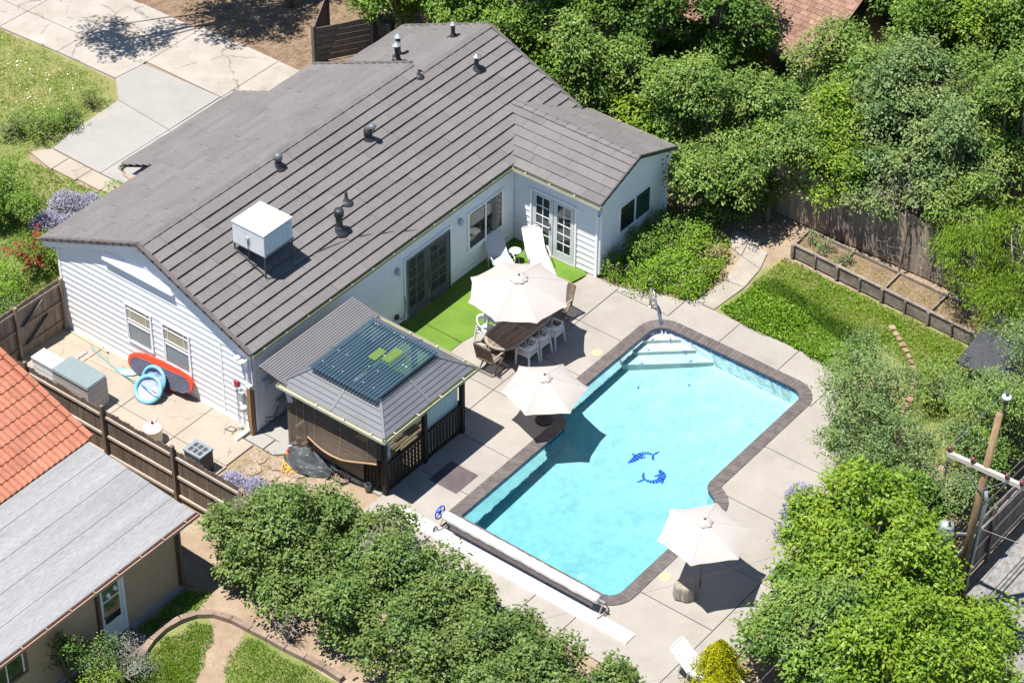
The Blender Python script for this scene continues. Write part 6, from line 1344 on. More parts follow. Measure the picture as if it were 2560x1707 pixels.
wire('overhead_wire', 'outermost overhead wire at the picture edge', q(-1.02), (40, -20.2, 5.7), .5); wire('overhead_wire', 'thin wire crossing the bright shrubs below the pole', q(.33), (-26, -17.9, 5.3), .7, .004); wire('overhead_wire', 'low thin wire running from the pole over the yellow conifer', tuple(pb_+U_(3.2)), (-26, -18.2, 3.6), .6, .004)
wire('overhead_wire', 'twisted cable bundle slung along the alley fence from the pole', tuple(pb_+U_(3.3)+Vector((.1, 0, 0))), (34, -18.9, 3.6), .4, .022, 'wire_dark'); wire('overhead_wire', 'service wire dropping from the pole across the alley corner', tuple(pb_+U_(2.9)), (9.5, -30, 2.2), .3, .009)
wire('overhead_wire', 'thin service wire crossing the deck end by the white plank', tuple(pb_+U_(4.0)), (-12, -6.6, 3.2), .5, .003, 'wire_dark')
wire('overhead_wire', 'second cable slung just under the bundle along the alley', tuple(pb_+U_(2.8)+Vector((.1, 0, 0))), (34, -18.8, 3.0), .4, .016); wire('overhead_wire', 'lowest slack cable along the alley fence', tuple(pb_+U_(2.3)+Vector((.1, 0, 0))), (34, -18.8, 2.6), .4, .014)
# ================================================================ vegetation
def low_leaves(name, label, cat, poly, n_, L_, W_, m, zr=(0.0, .12), seed=1, hfun=None, up=.5, kind='stuff', clump=0, parent=None):
    """ground cover: leaves scattered over an outline, too many to count"""
    rg = np.random.default_rng(seed); P_ = np.array(poly); lo = P_.min(0); hi = P_.max(0); pts = []
    if clump:
        cs = []
        while len(cs) < clump:
            c = rg.uniform(lo, hi)
            if inpoly(c[0], c[1], poly): cs.append(c)
        cs = np.array(cs)
    while sum(len(a) for a in pts) < n_:
        if clump: q = cs[rg.integers(0, clump, n_)]+rg.normal(0, .13, (n_, 2))
        else: q = rg.uniform(lo, hi, (n_, 2))
        # vectorised point in polygon
        x, y = q[:, 0], q[:, 1]; c = np.zeros(len(q), bool); j = len(poly)-1
        for i in range(len(poly)):
            xi, yi = poly[i]; xj, yj = poly[j]
            if yi != yj: c ^= ((yi > y) != (yj > y)) & (x < (xj-xi)*(y-yi)/(yj-yi)+xi)
            j = i
        pts.append(q[c])
    q = np.concatenate(pts)[:n_]; z = rg.uniform(zr[0], zr[1], n_)
    if hfun is not None: z = z*hfun(q[:, 0], q[:, 1])
    P = np.column_stack([q, z-.05]); N = rg.normal(0, 1, (n_, 3)); N[:, 2] = np.abs(N[:, 2])*.3+up; N /= np.linalg.norm(N, axis=1)[:, None]
    v = np.clip(.5+.25*np.sin(q[:, 0]*1.7+1.3*np.sin(q[:, 1]*1.1))*np.cos(q[:, 1]*1.3)+rg.normal(0, .2, n_), 0, 1)
    NLEAF[0] += n_
    o = put(name, leaf_mesh(name, P, N, L_, W_, rg, m, -.35 if up < .3 else .1, v), parent)
    if not parent: tag(o, label, cat)
    o['kind'] = kind
    return o
def noise2(x, y, s, a=0.5, b=.5): return np.clip(a+b*(np.sin(x*s+1.7*np.sin(y*s*.7))+np.sin(y*s*1.3+2*np.sin(x*s*.6)))*.5, 0.05, 1.2)
# ---- front lilac mass
LIL = [(-3.95, -2.95, .85, .85, .8, .9), (-3.1, -3.35, .85, .85, .8, .9), (-2.3, -3.85, .72, .8, .75, .8), (-4.65, -4.0, .9, .85, .9, 1.0), (-3.6, -4.35, 1.45, 1.05, .95, 1.05), (-2.2, -5.0, .9, 1.0, .9, .95),
       (-4.55, -5.4, .85, .9, .95, .95), (-3.5, -5.95, .95, 1.0, .95, 1.0), (-2.0, -6.3, .9, .95, .95, .9), (-4.5, -7.1, 1.0, 1.05, 1.0, 1.05), (-3.1, -7.65, 1.35, 1.05, 1.0, 1.05), (-1.85, -7.8, .8, .8, .85, .8), (-4.6, -8.8, 1.15, 1.1, 1.0, 1.15), (-3.1, -9.25, 1.25, 1.05, 1.0, 1.05), (-1.95, -9.3, .75, .75, .8, .8),
       (-4.6, -10.5, 1.25, 1.15, 1.0, 1.15), (-3.1, -10.9, 1.1, 1.0, .95, 1.0), (-2.2, -10.8, .7, .7, .8, .75), (-4.5, -12.2, 1.15, 1.15, 1.05, 1.1), (-3.0, -12.5, 1.05, 1.0, .95, 1.0), (-4.3, -13.8, 1.0, 1.15, 1.05, 1.0), (-2.7, -13.9, .8, .85, .85, .85), (-1.85, -13.6, .55, .55, .65, .6)]
wh = ['at the fence end', 'behind the blue lavender', 'below the black tarp', 'overhanging the bare path', 'with the tallest crown, near the fence end', 'beside the garden hose', 'over the edging stones', 'in the middle of the mass beside a dark gap', 'next to the white plank end', 'leaning over the neighbour lawn', 'in the middle with grey dead twigs', 'touching the white plank', 'above the lawn edge, fuller one', 'behind the cover reel', 'small one beside the plank middle', 'near the picture bottom edge, left', 'near the picture bottom, middle', 'small one opposite the reel end', 'cut by the bottom edge, middle', 'near the plank end', 'lowest at the bottom edge', 'before the bottom lounger', 'small one nearest the bottom lounger']
for i, lb in enumerate(LIL):
    x, y, z, rx, ry, rz = lb
    lobes = blob((x, y, z), (rx, ry, rz), 9, 100+i, jit=.68, size=(.34, .52))+[(x, y, z*.85, rx*.62, ry*.62, rz*.62)]
    plant('lilac_bush', f'dense green lilac bush {wh[i]}', 'bush', (x, y, -.05), lobes, 'leaf_lilac', .105, .066, 200+i, .80, .27, .028, 'lilac bushes along the deck', 'twig' if i % 4 == 0 else 'bark', 5, .07, twigs=3)
# ---- trees behind the house
def tree(label, x, y, z, r, rz, lm, seed, n_=7, dens=.75, sub=.36, L_=.125, W_=.070, h=None, group='trees behind the house', name='leafy_tree', sz=(.30, .48)):
    if name != 'understory_shrub' and z > 1.5 and 'brown' not in label: z *= 1.16; rz *= 1.34; r *= .93; n_ += 2
    lobes = blob((x, y, z), (r, r, rz), n_+4, seed, jit=.80, size=sz)+[(x, y, z-rz*.15, r*.54, r*.54, rz*.52)]
    return plant(name, label, 'tree', (x, y, -.05), lobes, lm, L_, W_, seed+500, dens, sub, .055, group, 'bark', 5, .10, trunk=max(.6, z-rz*.6), twigs=2)
tree('bright green tree behind the plank bin screen', 17.2, 9.3, 2.6, 1.9, 1.8, 'leaf_mid', 1, 8); tree('dark tree over the mulch at the top edge', 19.6, 12.2, 2.6, 2.2, 2.2, 'leaf_dark', 2, 8)
tree('bright tree just above the roof vents', 18.0, 6.4, 2.9, 1.8, 1.9, 'leaf_mid', 3, 8); tree('yellow-green tree behind the upper roof corner', 17.6, 3.7, 2.9, 1.6, 2.1, 'leaf_mid', 4, 8)
tree('dark dense tree behind the upper ridge end', 20.4, 4.6, 3.4, 2.1, 2.4, 'leaf_dark', 5, 8); tree('green tree filling the top centre edge', 21.0, 8.3, 3.2, 2.1, 2.2, 'leaf_mid', 6, 8)
tree('pale green bush tree beside the right roof edge', 17.7, 1.35, 2.2, 1.35, 1.7, 'leaf_elm', 7, 7); tree('bright bush below the roof edge behind the wing', 17.4, -.55, 1.2, 1.05, 1.1, 'leaf_bright', 8, 6)
tree('dark green tree behind the wing roof', 19.2, .7, 3.0, 1.5, 2.2, 'leaf_dark', 9, 8); tree('tall dark tree left of the brown shingle roof', 20.6, -1.0, 3.9, 1.5, 2.2, 'leaf_dark', 10, 8); tree('mid green tree at the top edge right of centre', 22.2, 3.0, 4.0, 2.0, 2.2, 'leaf_mid', 11, 8)
tree('round bright green tree beside the garden path', 16.8, -3.95, 1.9, 2.0, 1.75, 'leaf_elm', 12, 12, .85, .34, .11, .062, sz=(.32, .48)); tree('shorter bright tree joined to the round tree', 17.0, -2.2, 1.9, 1.15, 1.5, 'leaf_elm', 13, 7)
for i, (lab, x, y, z, r, rz) in enumerate([('dark understory shrub behind the wing corner', 16.7, .4, .9, .9, .9), ('dark understory shrub behind the house far end', 16.6, 2.6, 1.1, .9, 1.1), ('dark understory shrub behind the ridge end', 17.0, 5.0, 1.1, 1.0, 1.1), ('dark understory shrub below the round tree', 15.9, -4.6, .45, .6, .5), ('dark understory shrub left of the fence end', 17.0, -5.5, .6, .7, .7), ('dark shrub against the brown-roofed house wall', 20.9, 1.2, 1.6, 1.3, 1.7), ('dark shrub below the brown roof corner', 20.9, -2.6, 1.7, 1.2, 1.7), ('dark shrub behind the fence top left', 20.4, -3.9, 1.0, 1.0, 1.2)]):
    tree(lab, x, y, z, r, rz, 'leaf_dark', 320+i, 5, .8, .3, .1, .055, group='dark understory shrubs', name='understory_shrub')
# ---- trees beyond the back fence
G2 = 'trees beyond the back fence'
for i, (lab, x, y, z, r, rz, m) in enumerate([('yellow-green tree right below the brown roof', 19.6, -4.6, 2.3, 1.5, 1.9, 'leaf_elm'), ('broad pale green tree right of the brown roof', 21.6, -6.0, 2.8, 1.9, 2.2, 'leaf_elm'), ('dark tree in the top right corner', 26.5, -6.3, 3.9, 2.4, 2.6, 'leaf_dark'), ('bright tree at the top edge near the corner', 24.3, -6.6, 3.4, 1.7, 2.0, 'leaf_mid'),
        ('grey-green tree with dead twigs at its heart', 20.2, -8.3, 2.4, 1.8, 2.0, 'leaf_grey'), ('large pale tree in the right upper area', 22.6, -9.6, 2.8, 2.1, 2.3, 'leaf_elm'), ('yellowish tree hanging over the back fence', 18.7, -6.9, 1.9, 1.15, 1.5, 'leaf_bright'), ('green tree hanging over the fence middle', 18.6, -8.3, 1.7, 1.2, 1.4, 'leaf_grey'),
        ('pale green tree at the right edge above the fence', 20.6, -11.7, 2.6, 2.0, 2.2, 'leaf_elm'), ('green tree overhanging the fence right of the wire cages', 18.9, -10.6, 2.2, 1.3, 1.7, 'leaf_grey'), ('dark tree at the right edge, upper part', 24.8, -11.0, 3.4, 2.2, 2.4, 'leaf_dark'), ('dark tree filling the gap right of the brown roof', 26.0, -4.2, 3.4, 1.9, 2.3, 'leaf_dark'), ('yellow-green tree high at the right edge', 24.6, -9.0, 4.4, 1.6, 1.8, 'leaf_bright')]):
    tree(lab, x, y, z, r, rz, m, 40+i, 9, .78, .34, .115, .062, group=G2)
for i, (lab, x, y, z, r, rz, m) in enumerate([('leafy branches spilling over the fence left end', 17.35, -6.3, 1.75, .95, 1.0, 'leaf_elm'), ('leafy branches spilling over the fence above the first bay', 17.3, -7.5, 1.7, .95, .9, 'leaf_bright'), ('grey-green branches spilling over the fence above the second bay', 17.35, -8.6, 1.8, .9, .85, 'leaf_grey'), ('branches spilling over the fence by the tall stake', 17.5, -9.6, 2.1, .9, .8, 'leaf_grey'), ('pale branches spilling over the fence at its right part', 17.5, -11.6, 1.9, 1.0, .9, 'leaf_elm')]):
    tree(lab, x+.35, y, z+.1, r, rz, m, 60+i, 5, .78, .30, .105, .058, group=G2)
# drooping pale tree over the bed end
wl_ = blob((16.6, -13.4, 2.2), (1.6, 1.5, 1.7), 9, 71, jit=.6, size=(.4, .58))+blob((15.2, -14.5, 1.9), (1.0, 1.0, 1.2), 5, 72)
plant('drooping_tree', 'drooping lime green tree over the end of the raised bed', 'tree', (17.0, -13.9, -.05), wl_, 'leaf_bright', .13, .030, 73, .95, .40, .05, G2, 'twig', 5, .13, trunk=1.2, droop=1.1)
# bare twig tangles
def tangle(label, c, r, n_, seed):
    rg = np.random.default_rng(seed); t = thing('dead_branches', label, 'branches', c, 0, 'bare dead branches'); mb = MB()
    for d in sph(rg, n_):
        d[2] = abs(d[2]); e = Vector(d*r*rg.uniform(.6, 1.1)); m_ = e*.5+Vector(sph(rg, 1)[0])*r*.12; mb.tube([(0, 0, -.6), m_, e], [.018, .011, .004], 4)
        for k in range(3): f = m_.lerp(e, rg.uniform(.1, .8)); mb.tube([f, f+Vector(sph(rg, 1)[0])*r*.35], [.007, .003], 4)
    mb.build('twigs', 'twig', t)
tangle('grey bare branches amid the trees below the brown roof', (19.0, -6.3, 2.9), 1.25, 70, 1); tangle('grey bare branches hanging over the back fence', (17.8, -9.5, 2.2), 1.15, 65, 2); tangle('bare grey twigs on the right tree mass', (20.6, -9.4, 4.0), 1.0, 40, 3)
tangle('dead pale twigs in the lilac mass beside the plank', (-2.6, -6.9, 1.6), .75, 40, 4); tangle('dead pale twigs low on the lilac edge at the lawn', (-5.4, -6.0, .5), .5, 25, 5); tangle('pale dead twigs on lilac at the fence end', (-3.6, -3.0, 1.5), .45, 30, 6)
# ---- shrubs right of the pool
G3 = 'shrubs right of the pool'
def shrub(label, x, y, z, r, rz, m, seed, n_=7, dens=.8, sub=.32, L_=.08, W_=.046, sp=.09, tr=.3, jit=.74, sz=(.32, .5), group=G3, bark='bark', name='shrub', leaves=5):
    lobes = blob((x, y, z), (r, r, rz), n_+4, seed, jit=jit, size=sz)+[(x, y, z*.85, r*.5, r*.5, rz*.5)]
    return plant(name, label, 'shrub', (x, y, -.05), lobes, m, L_, W_, seed+900, dens, sub, .026, group, bark, leaves, sp, trunk=tr)
shrub('loose grey-green shrub at the far right deck corner', 11.0, -12.45, 1.25, 1.0, 1.15, 'leaf_grey', 81, 9, .5, .28); shrub('tall loose grey-green shrub beside the deck right edge', 9.6, -13.65, 1.65, 1.35, 1.55, 'leaf_grey', 82, 11, .55, .30); shrub('grey-green shrub with violet spikes left of the utility pole', 8.0, -14.6, 1.5, 1.4, 1.5, 'leaf_grey', 83, 10, .6, .3)
shrub('sparse pale shrub before the black shed', 12.6, -14.0, 1.0, .8, .95, 'leaf_elm', 84, 7, .45, .26); shrub('grey-green bush right of the shed', 12.4, -16.4, 1.8, 1.6, 1.7, 'leaf_grey', 85, 9, .7, .32); shrub('olive bush behind the pole top', 10.6, -16.6, 1.6, 1.4, 1.5, 'leaf_elm', 86, 8, .7, .32)
shrub('grey bush left of the pole crossarm', 8.6, -16.5, 1.5, 1.25, 1.4, 'leaf_grey', 87, 8, .7, .3); shrub('dark bush at the right edge by the shed', 14.8, -16.8, 1.9, 1.6, 1.7, 'leaf_grey', 88, 8, .7, .34); shrub('low dark filler bush below the drooping tree', 14.9, -15.9, 1.2, 1.0, 1.1, 'leaf_dark', 89, 6, .7, .3)
G4 = 'bright shrubs at the lower right'
for i, (lab, x, y, z, r, rz, m) in enumerate([('bright yellow-green shrub beside the lavender on the deck edge', 5.9, -15.0, 1.3, 1.05, 1.1, 'leaf_bright'), ('bright shrub nearest the last umbrella', 4.7, -15.65, 1.4, 1.05, 1.2, 'leaf_bright'), ('tall bright shrub left of the transformer', 4.9, -16.7, 1.9, 1.25, 1.5, 'leaf_bright'), ('green shrub between last umbrella and bottom edge', 2.9, -16.0, 1.2, 1.0, 1.1, 'leaf_mid'),
        ('olive shrub right of the yellow conifer', 1.6, -16.5, 1.1, 1.1, 1.1, 'leaf_elm'), ('bright leafy shrub at the foot of the pole', 3.9, -18.0, 1.7, 1.3, 1.4, 'leaf_bright'), ('mixed olive shrub in the bottom right area', 2.3, -17.4, 1.6, 1.4, 1.4, 'leaf_elm'), ('bright shrub at the bottom edge below the transformer', 2.0, -19.3, 1.6, 1.5, 1.4, 'leaf_bright'),
        ('green shrub cut by the bottom edge right of the conifer', .6, -18.0, 1.2, 1.3, 1.2, 'leaf_mid'), ('bright shrub in the bottom right corner', 3.4, -20.3, 1.3, 1.3, 1.2, 'leaf_bright'), ('small leafy shrub beside the alley gravel', 5.6, -19.7, .5, .7, .6, 'leaf_bright'), ('dense shrub behind the bright shrub row', 6.4, -16.6, 1.3, 1.2, 1.2, 'leaf_mid')]):
    hv = (1.0, .8, 1.2, .75, 1.05, 1.2, .85, 1.15, .8, .9, 1.0, 1.1)[i]; z *= hv; rz *= hv; r *= .95
    shrub(lab, x, y, z, r, rz, m, 120+i, 10, .75, .30, .14, .072, .11, .4, group=G4)
# yellow conifer and small conifers
def conifer(label, x, y, h, r, m, seed, n_=9):
    rg = np.random.default_rng(seed); t = thing('conifer', label, 'conifer', (x, y, -.05), 0, 'small conifers'); N_ = int(9000*h*r)
    u = rg.uniform(0, 1, N_)**.7; a = rg.uniform(0, 2*np.pi, N_); rad = r*(1-u)**.75*(.82+.18*np.sin(a*n_+u*9))*rg.uniform(.7, 1.05, N_)
    P = np.column_stack([rad*np.cos(a), rad*np.sin(a), u*h]); N = np.column_stack([np.cos(a), np.sin(a), .3+rg.normal(0, .4, N_)])+rg.normal(0, .35, (N_, 3)); N /= np.linalg.norm(N, axis=1)[:, None]
    put('crown', leaf_mesh('crown', P, N, .075, .030, rg, m, -.7), t); MB().tube([(0, 0, 0), (0, 0, h*.8)], [.05, .015], 7).build('trunk', 'bark', t); NLEAF[0] += N_
conifer('golden yellow conifer bush at the bottom edge beside a lounger', .05, -15.35, 1.55, .95, 'leaf_yellow', 5); conifer('second golden conifer lobe at the bottom edge', -.9, -15.9, 1.5, 1.0, 'leaf_yellow', 6)
conifer('little dark green conifer at the deck edge', 9.75, -12.55, .75, .22, 'leaf_mid', 7); conifer('little pointed conifer beside the other at deck edge', 9.3, -12.75, .8, .24, 'leaf_bright', 8); conifer('small thin conifer behind the deck corner', 10.25, -12.5, .7, .2, 'leaf_mid', 9)
# ---- low planting right of the wing
PL = wob([(11.55, -3.2), (14.9, -3.2), (15.2, -4.2), (15.3, -5.3), (14.3, -5.75), (13.6, -6.05), (12.3, -6.15), (11.95, -5.0), (11.5, -4.0)], .3, .08, 21)
G5 = 'leafy perennials beside the wing'
for i, (lab, x, y, z, r, rz, m) in enumerate([('low leafy clump at the wing corner', 11.95, -3.65, .28, .5, .4, 'leaf_mid'), ('leafy perennial under the wing window', 12.8, -3.6, .45, .6, .55, 'leaf_mid'), ('tall dark perennial against the wing end wall', 13.7, -3.6, .55, .6, .65, 'leaf_mid'), ('dark shrub at the far wing corner', 14.7, -3.7, .6, .6, .7, 'leaf_dark'), ('bright clump spilling over the deck edge', 12.15, -4.6, .3, .6, .42, 'leaf_ground'), ('bright leafy clump in the bed middle', 13.1, -4.6, .42, .65, .5, 'leaf_ground'), ('leafy clump right of the bed middle', 14.1, -4.6, .4, .6, .5, 'leaf_ground'),
        ('bright clump nearest the handrail', 12.5, -5.5, .25, .55, .38, 'leaf_ground'), ('yellow-green clump beside the path', 13.4, -5.6, .25, .5, .36, 'leaf_bright'), ('straw-coloured grass clump beside the path', 14.3, -5.35, .25, .45, .35, 'grass_dry'), ('dark twiggy clump at the path bend', 15.0, -4.6, .4, .5, .5, 'leaf_dark')]):
    shrub(lab, x, y, z, r, rz, m, 150+i, 6, .8, .24, .075, .042, .08, .1, group=G5, name='perennial')
low_leaves('ground_cover_bed', 'leafy ground cover filling the bed beside the wing', 'ground cover', PL, 9000, .085, .045, 'leaf_ground', (.0, .30), 31)
GC = wob([(12.35, -6.9), (13.7, -7.0), (14.35, -7.3), (14.2, -8.6), (14.0, -10.2), (13.4, -11.6), (12.6, -12.1), (11.7, -11.9), (12.15, -10.8), (12.3, -9.2), (12.25, -7.9)], .3, .10, 22)
low_leaves('ground_cover', 'thick green ground cover between the deck and raised bed', 'ground cover', GC, 17000, .085, .055, 'leaf_ground', (.02, .30), 32, lambda x, y: noise2(x, y, 1.6, .5, .7))
low_leaves('tall_grass', 'band of deep green tall grass along the garden lawn', 'grass', wob([(13.9, -7.0), (14.6, -7.4), (14.2, -9.5), (13.8, -11.4), (13.2, -11.7), (13.7, -9.5), (13.9, -8)], .3, .05, 23), 6500, .20, .018, 'leaf_mid', (.02, .12), 33, up=.05)
low_leaves('garden_lawn', 'short yellow-green lawn beside the raised bed', 'grass', wob([(14.0, -6.95), (15.75, -7.0), (15.5, -13.3), (13.6, -15.0), (12.2, -14.6), (11.2, -13.8), (13.5, -12.6), (14.1, -11), (14.3, -9)], .3, .05, 24), 34000, .06, .020, 'grass', (.0, .05), 34, up=.1)
low_leaves('lawn_weeds', 'broad-leaved weeds dotted through the garden lawn', 'weeds', wob([(14.2, -7.1), (15.65, -7.2), (15.4, -13.2), (13.6, -14.8), (12.3, -14.4), (13.9, -12), (14.3, -9.5)], .3, .05, 46), 7000, .075, .04, 'leaf_ground', (.0, .08), 43, clump=170)
low_leaves('bed_mulch_chips', 'pale dry chips and leaves covering the raised bed soil', 'mulch', [(16.0, -7.3), (16.75, -7.3), (16.55, -13.4), (15.7, -13.4)], 4200, .055, .022, 'grass_dry', (.395, .405), 47, up=1.5)
low_leaves('wall_weeds', 'weeds in the shade along the tan house wall', 'weeds', wob([(-7.5, -2.75), (-5.7, -2.75), (-5.3, -3.3), (-6.1, -3.5), (-7.0, -3.25), (-7.5, -3.3)], .3, .05, 48), 2600, .07, .03, 'leaf_ground', (.0, .06), 44, clump=60)
# ---- lawns
low_leaves('front_lawn', 'patchy lawn with dandelions left of the driveway', 'grass', wob([(-3, 16.5), (5.2, 14.6), (6.3, 14.6), (7.3, 14.75), (9.25, 14.85), (9.95, 15.7), (9.95, 18.3), (9.8, 23), (-3, 23)], .4, .05, 25), 60000, .07, .020, 'grass', (.0, .05), 35, up=.1, clump=5000)
low_leaves('front_grass', 'lush grass verge between house and driveway', 'grass', wob([(-4, 8.2), (4.3, 8.2), (4.4, 9.8), (5.3, 9.6), (5.3, 11.9), (5.1, 14.3), (-3, 17)], .4, .05, 26), 36000, .12, .024, 'leaf_ground', (.0, .10), 36, lambda x, y: noise2(x, y, 1.4, .6, .6), up=.12)
low_leaves('dandelions', 'scattered white dandelion heads on the front lawn', 'flowers', wob([(2, 16.2), (9.6, 15.6), (9.7, 20.5), (4, 21)], .4, .05, 27), 260, .05, .05, 'white_petal', (.06, .09), 37, up=2.)
low_leaves('neighbour_lawn', 'green lawn with worn path behind the tan house', 'grass', wob([(-8.6, -3.55), (-7.3, -3.55), (-6.4, -3.75), (-6.15, -4.3), (-7.3, -4.9), (-8.3, -5.4), (-9.5, -6.5), (-12, -7), (-12, -3.4)], .3, .08, 28), 45000, .08, .022, 'leaf_ground', (.0, .05), 38, up=.1, clump=1500)
low_leaves('neighbour_lawn', 'green lawn strip between worn path and lilacs', 'grass', wob([(-6.1, -5.0), (-5.9, -5.4), (-5.85, -7.6), (-6.2, -12), (-9.5, -12), (-9.0, -7.2), (-7.6, -5.9), (-6.9, -5.2)], .3, .08, 29), 34000, .08, .022, 'leaf_ground', (.0, .05), 39, up=.1, clump=1500)
low_leaves('joint_grass', 'grass growing between the pink flagstones', 'grass', wob([(-1.7, -.4), (-.5, -.45), (-.3, -1.2), (-.35, -2.9), (-1.3, -2.9), (-1.9, -1.6)], .3, .08, 30), 1500, .07, .016, 'leaf_ground', (.0, .05), 41, up=.1, clump=70)
low_leaves('dry_leaves', 'dry leaf litter scattered on the mulch under the trees', 'leaf litter', wob([(14.4, 9.5), (20, 9), (24, 14), (20, 22), (14.2, 20)], .5, .1, 45), 9000, .07, .04, 'grass_dry', (.0, .03), 42, up=1.2)
# ---- shrubs at the upper left
G6 = 'shrubs on the driveway side'
shrub('rounded blue-green bush at the driveway edge', 6.3, 15.2, .38, .75, .45, 'leaf_mid', 171, 8, .9, .25, .06, .035, .06, .1, group=G6, name='bush'); shrub('green bush joined to the rounded bush by the driveway', 7.3, 14.95, .32, .6, .4, 'leaf_mid', 172, 7, .9, .24, .06, .035, .06, .1, group=G6, name='bush'); shrub('small spiky weed clump on the lawn edge', 8.5, 15.05, .3, .35, .4, 'leaf_mid', 173, 5, .7, .2, .09, .02, .06, .1, group=G6, name='bush'); shrub('bush left of the rounded driveway bush', 5.75, 15.9, .3, .5, .38, 'leaf_grey', 179, 5, .9, .24, .06, .035, .06, .1, group=G6, name='bush')
shrub('dark green tree cut by the left edge', 2.6, 12.4, 1.0, 1.0, 1.1, 'leaf_mid', 174, 8, .8, .3, .08, .045, .08, .3, group=G6); shrub('leafy green shrub at the left edge above the gate', -.4, 9.6, .55, .9, .6, 'leaf_ground', 175, 8, .8, .26, .07, .04, .08, .1, group=G6); shrub('pale grey-green shrub right behind the gate', -1.3, 8.7, .5, .9, .6, 'leaf_grey', 176, 8, .9, .24, .05, .03, .07, .1, group=G6); shrub('green shrub beside the house rear corner', 1.9, 9.3, .45, .7, .5, 'leaf_ground', 177, 6, .8, .24, .07, .04, .08, .1, group=G6); shrub('low plant below the brown downspout', 5.1, 10.6, .3, .45, .4, 'leaf_ground', 178, 5, .8, .22, .08, .035, .07, .1, group=G6)
rb = shrub('rose bush with deep red flowers behind the gate', 1.35, 10.0, .62, .72, .66, 'leaf_mid', 181, 7, .7, .22, .06, .04, .07, .15, group=None, name='rose_bush')
rg = np.random.default_rng(5); cs = np.column_stack([rg.uniform(-.75, .6, 60), rg.uniform(-.55, .55, 60), rg.uniform(.55, 1.2, 60)]); P = np.repeat(cs, 12, 0)+rg.normal(0, .045, (720, 3)); N = rg.normal(0, 1, (720, 3)); N[:, 2] = np.abs(N[:, 2])+.3; N /= np.linalg.norm(N, axis=1)[:, None]
put('flowers', leaf_mesh('flowers', P, N, .07, .06, rg, 'red_flower', .0), rb, kind='stuff')
def spikes(label, x, y, r, h, seed, n_=900, flower='lavender', fol='sage', group='lavender clumps'):
    t = thing('lavender', label, 'lavender', (x, y, -.05), 0, group); rg = np.random.default_rng(seed)
    a = rg.uniform(0, 2*np.pi, n_); rr = r*np.sqrt(rg.uniform(0, 1, n_)); z = h*(.25+.75*np.sqrt(np.clip(1-(rr/r)**2, 0, 1)))*rg.uniform(.75, 1.1, n_)
    P = np.column_stack([rr*np.cos(a), rr*np.sin(a), z]); N = rg.normal(0, 1, (n_, 3)); N[:, 2] = np.abs(N[:, 2])+.5; N /= np.linalg.norm(N, axis=1)[:, None]
    put('flower_spikes', leaf_mesh('flower_spikes', P, N, .12, .022, rg, flower, -.5), t); k = n_*2; idx = rg.integers(0, n_, k); P2 = P[idx]*np.array((.95, .95, .8))+rg.normal(0, .04, (k, 3)); P2[:, 2] *= rg.uniform(.2, 1, k); N2 = rg.normal(0, 1, (k, 3)); N2[:, 2] = np.abs(N2[:, 2])+.4; N2 /= np.linalg.norm(N2, axis=1)[:, None]
    put('leaves', leaf_mesh('leaves', P2, N2, .09, .018, rg, fol, -.8), t); NLEAF[0] += 3*n_
spikes('violet lavender clump left of the house rear eave', 2.9, 11.3, .5, .6, 1, 1400); spikes('lavender clump touching the house rear eave', 3.95, 11.5, .55, .65, 2, 1500); spikes('lavender clump further up the rear eave', 4.4, 10.9, .45, .6, 3, 1200); spikes('grey-green lavender foliage between the violet clumps', 3.3, 10.7, .55, .5, 4, 900)
spikes('blue lavender at the end of the picket fence', -2.2, -1.1, .42, .5, 5, 1200); spikes('blue-grey lavender beside the flagstones', -1.95, -1.75, .42, .5, 6, 1200); spikes('pale lavender against the lilacs', -1.7, -2.3, .36, .42, 7, 900)
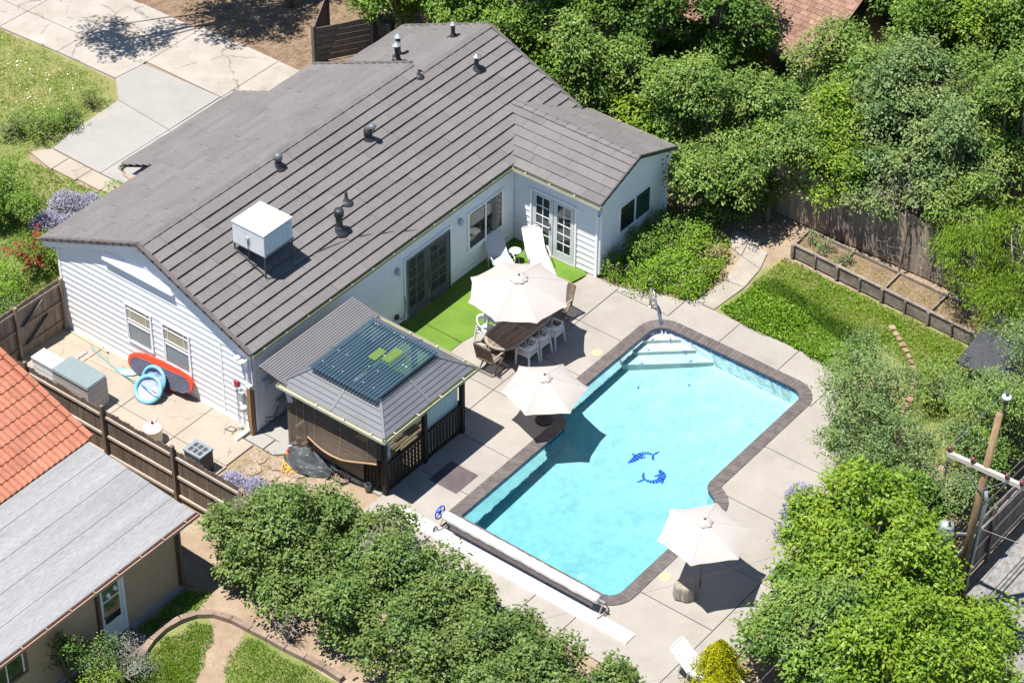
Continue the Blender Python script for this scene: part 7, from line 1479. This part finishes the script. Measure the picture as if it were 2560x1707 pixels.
spikes('grey lavender along the right deck edge, upper', 7.0, -13.25, .4, .45, 8, 800); spikes('grey lavender along the right deck edge, middle', 6.4, -13.5, .42, .45, 9, 800); spikes('grey lavender along the right deck edge, lower', 5.6, -13.75, .35, .4, 10, 600)
# plants in the raised bed, neighbour shrubs
shrub('small leafy plant in the first bay of the raised bed', 16.3, -8.0, .52, .28, .26, 'leaf_grey', 191, 4, .8, .16, .06, .03, .05, .1, group='raised bed plants', name='plant'); shrub('small plant at the raised bed divider', 16.2, -8.75, .5, .22, .22, 'leaf_grey', 192, 4, .8, .15, .06, .03, .05, .1, group='raised bed plants', name='plant'); shrub('thin seedling at the bed corner', 16.4, -7.45, .48, .2, .2, 'leaf_grey', 193, 3, .7, .14, .05, .025, .05, .1, group='raised bed plants', name='plant')
shrub('green shrub by the tan house wall', -9.4, -3.3, .6, .6, .65, 'leaf_lilac', 195, 6, .8, .24, .07, .04, .08, .15, group='shrubs at the tan house', name='shrub'); shrub('yellow-green shrub at the bottom edge by the tan house', -9.9, -3.9, .5, .55, .5, 'leaf_bright', 196, 6, .8, .22, .06, .04, .08, .1, group='shrubs at the tan house'); shrub('silvery twiggy shrub beside the red doorstep', -8.85, -3.85, .5, .62, .55, 'sage', 197, 7, .7, .22, .05, .02, .08, .1, group='shrubs at the tan house', bark='twig'); shrub('dark climbing plant on the tan wall', -9.9, -2.85, .9, .4, .75, 'leaf_dark', 198, 6, .5, .2, .07, .05, .08, .2, group='shrubs at the tan house')
tangle('dry pale stems in the silvery shrub by the doorstep', (-8.6, -3.75, .3), .65, 24, 9)
# tree whose crown hangs above the top edge and shades the driveway
plant('shade_tree', 'large tree with grey trunk standing in the mulch at the top edge', 'tree', (17.1, 14.2, -.05), blob((14.6, 17.0, 6.6), (2.7, 2.6, 1.7), 10, 300, jit=.8, size=(.3, .45))+blob((10.6, 18.3, 7.2), (1.5, 1.4, .9), 6, 301, jit=.8, size=(.35, .5))+blob((18, 15.5, 6.2), (2.6, 2.6, 1.6), 8, 302, jit=.7, size=(.4, .55)), 'leaf_mid', .13, .075, 303, .55, .42, .07, None, 'bark', 5, .12, trunk=4.2)
print('leaves', NLEAF[0])
